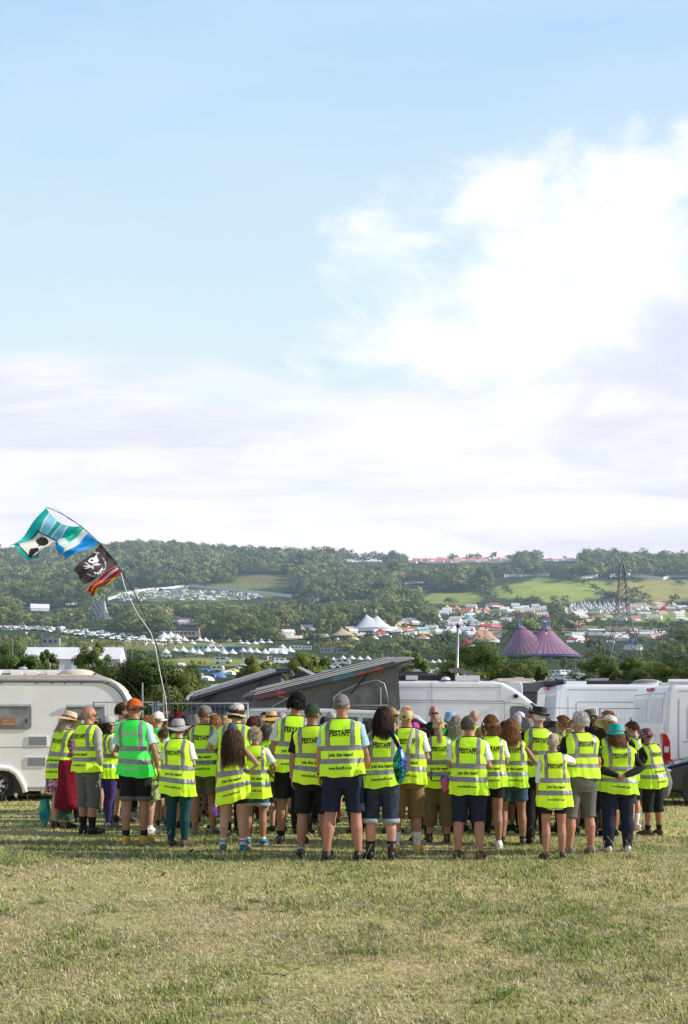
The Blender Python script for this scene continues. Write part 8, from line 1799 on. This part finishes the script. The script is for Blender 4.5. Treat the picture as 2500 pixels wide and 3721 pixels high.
# ---------------------------------------------------------------- the leaning pole and its flags
def flags():
    d = 18.0; path = [(634, 2990), (630, 2800), (624, 2650), (617, 2560), (600, 2450), (573, 2352), (549, 2288), (497, 2166), (430, 2056), (365, 1975), (296, 1912), (235, 1872), (190, 1852), (165, 1843)]
    x0, _, _ = P(634, 2990, d); e = empty('flagpole', (x0, d, 0), label='long bent flagpole leaning left above the crowd', cat='flagpole'); o = Vector((x0, d, 0))
    W3 = lambda px, py, dy=0.: Vector(P(px, py, d)) + Vector((0, dy, 0)) - o
    pts = [W3(*p) for p in path]; pts[0].z = max(pts[0].z, 0)
    rad = np.interp(np.arange(len(path)), [0, 6, len(path)-1], [.015, .011, .004]); mb = MB()
    fine = []; fr = []
    for k in range(len(pts)-1):
        for s in range(4): fine.append(pts[k].lerp(pts[k+1], s/4)); fr.append(rad[k] + (rad[k+1]-rad[k])*s/4)
    for _ in range(3): fine = [fine[0]] + [(fine[i-1] + fine[i]*2 + fine[i+1])/4 for i in range(1, len(fine)-1)] + [fine[-1]]
    mb.tube(fine, fr, 8); mb.obj('pole', BLACKP, e, True)
    mb = MB(); mb.tube([W3(441, 2082, -.03), W3(455, 2135, -.03), W3(468, 2165, -.03), W3(497, 2225, -.03), W3(523, 2262, -.03), W3(549, 2300, -.03), W3(564, 2345, -.03), W3(576, 2410, -.03), W3(590, 2480, -.03), W3(604, 2545, -.03), W3(618, 2760, -.03)], .007, 6); mb.obj('white_line', mat('white_cord', (.75, .75, .75), .6), e, True)
    mb = MB(); mb.tube([W3(165, 1843), W3(205, 1850), W3(250, 1885), W3(296, 1912)], .003, 4); mb.obj('cord', BLACKP, e)
    def flag_mat(name, build):
        w = NT(name); t = w.t; at = w.n('Attribute', attribute_name='fuv').outputs['Vector']; u, v, _ = w.n('SeparateXYZ', {0: at}).outputs
        c = build(w, t, u, v); b = w.n('BsdfPrincipled', {'Base Color': c, 'Roughness': .55}).outputs[0]
        t.links.new(w.n('MixShader', {0: .5, 1: b, 2: w.n('BsdfTranslucent', {'Color': c}).outputs[0]}).outputs[0], w.out.inputs[0]); return w.m
    def patch(name, label, c0, c1, c2, c3, m, amp, seed, bulge=(0, 0), dd=0.):
        """c0-c1 is the hoist on the pole, c3-c2 the free edge (c0>c3, c1>c2); returns its surface function"""
        g = random.Random(seed); ph = [g.random()*6.28 for _ in range(4)]
        cs = [Vector(P(*c, d + dd - (.38 if i_ > 1 else 0))) for i_, c in enumerate((c0, c1, c2, c3))]; org = cs[0].copy()
        def S(u, v):
            p = (cs[0]*(1-u) + cs[1]*u)*(1-v) + (cs[3]*(1-u) + cs[2]*u)*v
            p = p + Vector((bulge[0]*math.sin(math.pi*u)*(1-v), 0, bulge[1]*math.sin(math.pi*u)*(1-v)))
            a = amp*(.25 + v); p = p + Vector((a*.25*math.sin(5*v + ph[0]), a*math.sin(7*v + 2.2*u + ph[1]) + a*.5*math.sin(13*u + 4*v + ph[2]), a*.45*math.sin(6*u + 3*v + ph[3])*v))
            return p - org
        n = 40; V = [S(i/n, j/n) for j in range(n+1) for i in range(n+1)]; A = np.array([(i/n, j/n, 0) for j in range(n+1) for i in range(n+1)])
        Fq = np.array([(j*(n+1)+i, j*(n+1)+i+1, (j+1)*(n+1)+i+1, (j+1)*(n+1)+i) for j in range(n) for i in range(n)])
        ob = link(name, np_mesh(name, np.array(V), Fq, m, {'fuv': ('POINT', 'FLOAT_VECTOR', A)}, True), None, label=label, cat='flag', group='flags on the leaning pole'); ob.location = org
        return ob, S
    def paste(ob, S, name, poly, m, off=-.006, sub=True):
        n = len(poly); cu, cv = sum(p[0] for p in poly)/n, sum(p[1] for p in poly)/n; mb = MB(); o_ = Vector((0, off*2.2, 0))
        mb.add([S(cu, cv) + o_] + [S(cu + (u-cu)*k, cv + (v-cv)*k) + o_ for k in (.35, .7, 1) for u, v in poly], [(0, 1+i, 1+(i+1) % n) for i in range(n)] + [(1+r*n+i, 1+(r+1)*n+i, 1+(r+1)*n+(i+1) % n, 1+r*n+(i+1) % n) for r in (0, 1) for i in range(n)]); return mb.obj(name, m, ob)
    BET = lambda t, x, a, b: math_(t, 'MULTIPLY', math_(t, 'GREATER_THAN', x, a), math_(t, 'LESS_THAN', x, b))
    # teal flag with pears
    def m1(w, t, u, v):
        wv = math_(t, 'ADD', u, math_(t, 'MULTIPLY', v, -.28)); c = mixc(t, BET(t, wv, .14, .32), (.008, .52, .50), (.28, .68, .92)); c = mixc(t, BET(t, wv, .48, .66), c, (.22, .60, .82))
        for a in (.12, .32, .48, .66): c = mixc(t, BET(t, wv, a, a+.035), c, (.8, .84, .86))
        c = mixc(t, math_(t, 'GREATER_THAN', v, .86), c, (.01, .50, .50))
        sq = math_(t, 'MULTIPLY', BET(t, u, .18, .98), BET(t, v, .40, .93)); c = mixc(t, sq, c, (.02, .02, .025))
        sq = math_(t, 'MULTIPLY', BET(t, u, .215, .955), BET(t, v, .425, .905)); return mixc(t, sq, c, (.80, .80, .80))
    ob, S = patch('flag', 'topmost teal flag with a white square of three black pears', (165, 1845), (294, 1912), (135, 2030), (43, 2000), flag_mat('teal_flag', m1), .16, 3, (-.02, -.12))
    for (u0, v0, r, a) in ((.50, .53, .125, .5), (.68, .77, .13, 1.2), (.88, .60, .07, -.4)):
        poly = []
        for k in range(22):
            th = 6.28*k/22; rr = r*(1 + .22*math.cos(th)) * (1 if math.cos(th) > -.2 else .72); x, y = rr*1.35*math.cos(th), rr*.85*math.sin(th)*(1 + .25*math.cos(th)); poly.append((u0 + (x*math.cos(a) - y*math.sin(a))*1.0, v0 + (x*math.sin(a) + y*math.cos(a))*.75))
        p_ = paste(ob, S, 'pear', poly, mat('black_flag_print', (.02, .02, .022), .9, spec=.1))
        xx = -r*1.15; st = [(xx, .012), (xx, -.012), (xx-.05, -.02), (xx-.05, .0)]; paste(ob, S, 'pear_stalk', [(u0 + x*math.cos(a) - y*math.sin(a), v0 + (x*math.sin(a) + y*math.cos(a))*.75) for x, y in st], MATS['black_flag_print'], -.007)
    # blue flag with a white forked band
    def m2(w, t, u, v):
        dd = math_(t, 'ABSOLUTE', math_(t, 'SUBTRACT', u, .48)); lo = math_(t, 'GREATER_THAN', v, .62)
        c = (.012, .34, .86)
        band = math_(t, 'ABSOLUTE', math_(t, 'SUBTRACT', u, math_(t, 'ADD', .50, math_(t, 'MULTIPLY', math_(t, 'SUBTRACT', .75, v), -.30)))); yb = math_(t, 'LESS_THAN', band, .13)
        b2 = math_(t, 'LESS_THAN', math_(t, 'ABSOLUTE', math_(t, 'SUBTRACT', v, math_(t, 'ADD', .86, math_(t, 'MULTIPLY', u, -.45)))), .11); b2 = math_(t, 'MULTIPLY', b2, math_(t, 'LESS_THAN', u, .52))
        c = mixc(t, math_(t, 'MAXIMUM', yb, b2), c, (.80, .82, .84))
        gr = math_(t, 'MULTIPLY', math_(t, 'LESS_THAN', u, math_(t, 'ADD', .12, math_(t, 'MULTIPLY', v, .32))), math_(t, 'LESS_THAN', v, math_(t, 'ADD', .74, math_(t, 'MULTIPLY', u, -.45))))
        return mixc(t, gr, c, (.02, .60, .36))
    patch('flag', 'blue flag with a white forked band and a green corner', (296, 1914), (361, 1975), (224, 2038), (204, 1978), flag_mat('blue_flag', m2), .10, 5)
    # black flag with the skull emblem
    FW = mat('white_flag_print', (.74, .72, .74), .6); FB = mat('dark_flag_cloth', (.055, .035, .05), .75)
    ob, S = patch('flag', 'dark square flag with a white skull and trident emblem and lettering', (363, 1976), (427, 2046), (313, 2127), (267, 2080), mat('dark_flag', (.060, .038, .052), .75, transl=.25), .06, 8)
    # emblem coordinates: a right, b down as seen in the picture, from the middle of the flag
    o3 = Vector(P(342, 2056, d)); us = np.linspace(0, 1, 140)
    grid = [(u, v, S(u, v)) for u in us for v in us]; org = Vector(P(363, 1976, d)); G = np.array([px_of(p.x + org.x, p.y + org.y, p.z + org.z) for _, _, p in grid])
    def at(a, b):
        k = int(np.argmin((G[:, 0]-342-a)**2 + (G[:, 1]-2056-b)**2)); return grid[k][2]
    def emb(name, poly, m, off): mb = MB(); mb.add([at(a, b) + Vector((0, off, 0)) for a, b in poly], [tuple(range(len(poly)))]); return mb.obj(name, m, ob)
    sk = emb('skull', [(-6, 2), (0, -6), (12, -10), (24, -6), (31, 4), (32, 14), (27, 20), (28, 26), (18, 28), (14, 34), (9, 27), (4, 33), (0, 26), (-3, 16), (-6, 10)], FW, -.008)
    for c, r in (((5, 8), 4.5), ((20, 6), 4.5)): emb('eye_socket', [(c[0] + r*math.cos(k*.7), c[1] + r*.8*math.sin(k*.7)) for k in range(9)], FB, -.012)
    emb('nose_hole', [(13, 12), (16, 17), (11, 17)], FB, -.012); emb('tooth_gap', [(4, 23), (22, 21), (22, 22.5), (4, 24.5)], FB, -.012)
    emb('whale', [(-20, -20), (-12, -28), (0, -30), (6, -36), (9, -42), (11, -30), (18, -17), (10, -12), (0, -10), (-6, -6), (-10, -12), (-20, -13)], FW, -.008); emb('whale_eye', [(-14, -22), (-4, -24), (0, -18), (-10, -15)], FB, -.012)
    emb('trident', [(-2, 2), (-16, -2), (-26, -10), (-36, -12), (-27, -6), (-20, 0), (-38, 0), (-38, 3), (-20, 4), (-30, 8), (-38, 8), (-28, 12), (-14, 7), (-2, 8)], FW, -.009)
    emb('crook', [(28, 12), (40, 14), (40, 16), (28, 16)], FW, -.009)
    def arc_text(s, cx_, cy_, r, a0, a1, size, mirror=True):
        n = len(s)
        for k, ch in enumerate(s):
            if ch == ' ': continue
            th = R(a0 + (a1-a0)*k/(n-1)); V, Fs = text2d(ch, size*.62, size, .02); rx, ry = math.cos(th), math.sin(th); sgn = 1 if a1 > a0 else -1
            tx, ty = -ry*sgn, rx*sgn; up = (-tx*0 + rx, ry)
            mb = MB(); mb.add([at(cx_ + r*rx + tx*v[0] + (rx if sgn < 0 else -rx)*v[1]*(-1 if sgn > 0 else 1)*(1 if sgn < 0 else -1)*(1), cy_ + r*ry + ty*v[0] + (ry if sgn < 0 else -ry)*v[1]*(-1 if sgn > 0 else 1)*(1 if sgn < 0 else -1)) + Vector((0, -.009, 0)) for v in V], Fs); mb.obj('lettering', FW, ob)
    arc_text('CAPTAIN PAUL WATSON FOUNDATION', 2, -2, 40, -42, 128, 5.0)
    mb = MB(); V, Fs = text2d("Neptune's", 30, 8, .03); mb.add([at(4 - v[0]*.95 + v[1]*.25, -50 + 6*0 - v[1] - v[0]*.35) + Vector((0, -.009, 0)) for v in V], Fs); mb.obj('lettering', FW, ob)
    # crumpled striped flags at the bottom
    def m4(w, t, u, v):
        return ramp(t, u, [(0, (.60, .02, .03)), (.18, (.78, .78, .78)), (.40, (.72, .50, .03)), (.47, (.02, .05, .25)), (.60, (.62, .02, .03)), (.84, (.75, .55, .05)), (.90, (.45, .02, .03))], 'CONSTANT')
    patch('flag', 'crumpled red, white and blue flag hanging under the dark square flag', (425, 2058), (443, 2084), (318, 2160), (297, 2142), flag_mat('striped_flag', m4), .10, 12, dd=.22)
    def m5(w, t, u, v): return ramp(t, u, [(0, (.50, .02, .03)), (.3, (.03, .03, .05)), (.45, (.70, .35, .05)), (.62, (.75, .65, .05)), (.74, (.05, .35, .08))], 'CONSTANT')
    patch('flag', 'crumpled flag with green and yellow edges, lowest on the pole', (408, 2090), (424, 2100), (352, 2160), (336, 2150), flag_mat('green_flag', m5), .10, 14, dd=.36)
    mb = MB(); mb.add([at(a, b) for a, b in ((0, 0), (1, 0), (0, 1))], [(0, 1, 2)]) if False else None
flags()

# ---------------------------------------------------------------- festoon cable and its pole
def festoon():
    d = 35.0; x, y, z = P(1664, 2264, d); e = empty('cable_pole', (x, d, 0), label='tall pale pole carrying the black festoon cable behind the white van', cat='pole')
    mb = MB(); mb.tube([(-.09, 0, 0), (0, 0, z)], [.05, .042], 10); mb.obj('pole', GALV, e, True); mb = MB(); mb.tube([(-.05, 0, z-.10), (.05, 0, z-.10)], .06, 8); mb.obj('clamp', BLACKP, e)
    for pth, lab in (([(-40, 2277), (150, 2292), (314, 2314), (450, 2326), (588, 2331), (800, 2333), (1029, 2327), (1240, 2317), (1450, 2298), (1600, 2281), (1664, 2270)], 'black festoon cable sagging left of its pole with white bulbs'), ([(1664, 2270), (1800, 2281), (1950, 2288), (2085, 2292), (2230, 2294), (2360, 2293), (2540, 2285)], 'black festoon cable running right from its pole with white bulbs')):
        pts = [Vector(P(px, py, d)) for px, py in pth]; o = pts[0].copy(); c = empty('festoon_cable', o, label=lab, cat='cable'); mb = MB(); mb.tube([p - o for p in pts], .011, 6); mb.obj('cable', BLACKP, c, True)
        n = 7 if len(pts) > 8 else 4
        for k in range(n):
            t_ = (k + .5)/n*(len(pts)-1); i = int(t_); p = pts[i].lerp(pts[i+1], t_-i) - o
            mb = MB(); mb.tube([p, p - Vector((0, 0, .07))], .022, 6); b_ = mb.obj('lamp_holder', BLACKP, c); mb = MB(); mb.ball(p - Vector((0, 0, .11)), (.035, .035, .045), 10, 7); mb.obj('bulb', WHITES, b_, True)
festoon()

# ---------------------------------------------------------------- things people carry
def bags():
    def soft(name, label, X0, X1, Y0, Y1, d, m, cat='bag', thick=.10, top=.5, seed=1, strap=None, sm=None, parts=()):
        w, h = (X1-X0)/F*d, (Y1-Y0)/F*d; x, y, z = P((X0+X1)/2, Y1, d); e = empty(name, (x, y, z), label=label, cat=cat)
        mb = MB(); n = 26; rings = []; g = random.Random(seed); p1, p2 = g.random()*6, g.random()*6
        for j in range(11):
            v = j/10; k = (math.sin(math.pi*min(v*.62+.12, .5)) if v < .6 else 1 - (1-top)*((v-.6)/.4)**1.3); k *= 1 if j else .55
            k = .99 - .36*v**1.5 + .05*math.sin(9*v) if cat in ('coat', 'cloth') else k
            rings.append([((w/2*k)*math.cos(6.2832*i/n)*(1 + .05*math.sin(6*6.28*i/n + p1 + v*4)), thick*k*math.sin(6.2832*i/n)*(1 + .10*math.sin(5*6.28*i/n + p2 + v*5)), h*v) for i in range(n)])
        mb.loft(rings); mb.obj('bag_body', m, e, True)
        if strap:
            pts = [Vector(P(*q)) - Vector((x, y, z)) for q in strap]; mb = MB(); mb.tube(pts, [(.022, .006)]*len(pts), 6, flat=(0, 1, 0)); mb.obj('strap', sm or m, e, True)
        return e
    w = NT('sequins'); t = w.t; tc = w.n('TexCoord').outputs['Object']; v = w.n('TexVoronoi', {'Vector': tc, 'Scale': 85.0}); k = w.n('SeparateColor', {0: v.outputs['Color']}).outputs[0]
    zz = w.n('SeparateXYZ', {0: tc}).outputs; f = math_(t, 'ADD', math_(t, 'MULTIPLY', zz[0], 5.0), math_(t, 'ADD', math_(t, 'MULTIPLY', zz[2], .6), w.n('TexNoise', {'Vector': tc, 'Scale': 9.0}).outputs['Fac']))
    c = ramp(t, f, [(.30, (.005, .015, .02)), (.42, (.006, .16, .07)), (.62, (.01, .13, .14)), (.85, (.015, .03, .20))]); nrm = w.n('Bump', {'Height': k, 'Strength': 1.0, 'Distance': .03}).outputs[0]
    t.links.new(w.n('BsdfPrincipled', {'Base Color': mixc(t, 1.0, c, ramp(t, k, [(0, (.2, .2, .2)), (.6, (1, 1, 1)), (.85, (5, 5, 5))]), 'MULTIPLY'), 'Metallic': .45, 'Roughness': .32, 'Normal': nrm}).outputs[0], w.out.inputs[0])  # random bright cells paint the sparkle into the sequin colour
    soft('sequin_bag', 'drawstring bag covered in green and blue sequins beside the long dark hair', 1428, 1478, 2712, 2848, 12.10, w.m, top=.25, thick=.07, strap=[(1449, 2715, 12.1), (1436, 2690, 12.15), (1424, 2668, 12.2), (1414, 2655, 12.28), (1408, 2660, 12.42)], sm=BLACK)
    soft('tote_bag', 'small beige shoulder bag on the back of the person with the dyed head', 1466, 1492, 2740, 2808, 12.62, BEIGE, top=.7, thick=.05, strap=[(1479, 2742, 12.62), (1486, 2705, 12.66), (1494, 2672, 12.70), (1500, 2652, 12.78), (1503, 2650, 12.9)], sm=BEIGE)
    multi = pattern('bright_patchwork', [(.65, .03, .06), (.03, .25, .45), (.10, .05, .35), (.60, .10, .30), (.05, .40, .45), (.6, .25, .05)], 9)
    soft('patchwork_bag', 'small red and blue patchwork bag hanging left of the navy shorts', 1600, 1632, 2800, 2880, 12.6, multi, top=.3, thick=.05)
    soft('folded_coat', 'dark red cloth held in front of the woman in the straw hat, hanging low', 200, 290, 2762, 2938, 15.9, MAROON, cat='coat', top=.62, thick=.10, seed=4)
    soft('shawl', 'dark green and red patterned cloth hanging below the dark red cloth', 208, 268, 2930, 2978, 15.95, pattern('dark_green_print', [(.02, .05, .03), (.05, .13, .08), (.20, .03, .03), (.03, .08, .05)], 20), cat='cloth', top=.9, thick=.08, seed=6)
    soft('shopping_bag', 'turquoise patterned bag hanging at the far left behind the floral dress', 142, 182, 2905, 3004, 16.4, pattern('turquoise_print', [(.02, .28, .32), (.03, .18, .26), (.12, .42, .22), (.03, .35, .40)], 11), top=.75, thick=.09, seed=7)
    soft('grey_bag', 'flat grey bag behind the rightmost man', 2390, 2442, 2800, 2900, 15.4, mat('grey_nylon', (.17, .17, .18), .5), top=.55, thick=.05, seed=8, strap=[(2415, 2802, 15.4), (2404, 2760, 15.4), (2394, 2720, 15.35), (2388, 2705, 15.3)], sm=BLACK)
    soft('green_bag', 'bright green bag on the grass behind the tall broad man', 1286, 1300, 3034, 3075, 13.6, mat('bright_green_nylon', (.03, .42, .22), .4), top=.8, thick=.1, seed=9)
    def bottle(label, X, Y0, Y1, d, m):
        h = (Y1-Y0)/F*d; x, y, z = P(X, Y1, d); e = empty('water_bottle', (x, y, z), label=label, cat='bottle'); mb = MB(); mb.lathe([(.001, 0), (.03, .002), (.034, .02), (.034, h*.66), (.028, h*.78), (.014, h*.88), (.013, h*.93)], 16); mb.obj('bottle', m, e, True); mb = MB(); mb.lathe([(.016, h*.92), (.016, h), (.001, h)], 12); mb.obj('cap', BLACKP, e, True)
    bottle('purple drinks bottle held low beside the woman with very long hair', 780, 2915, 2968, 13.0, mat('purple_plastic', (.16, .05, .22), .2, spec=.7)); bottle('clear water bottle held low right of the brown cargo shorts', 1538, 2896, 2950, 14.3, mat('clear_plastic', (.35, .45, .48), .1, spec=.9))
    x, y, z = P(1232, 2972, 12.75); mb = MB(); mb.tube([(0, 0, 0), (.004, -.01, .12), (.016, 0, .26)], [(.022, .004), (.014, .004), (.010, .004)], 6); o = mb.obj('orange_strap', ORANGEC, None, label='orange strap hanging between the legs of the tall broad man', cat='strap'); o.location = (x, y, z)
bags()
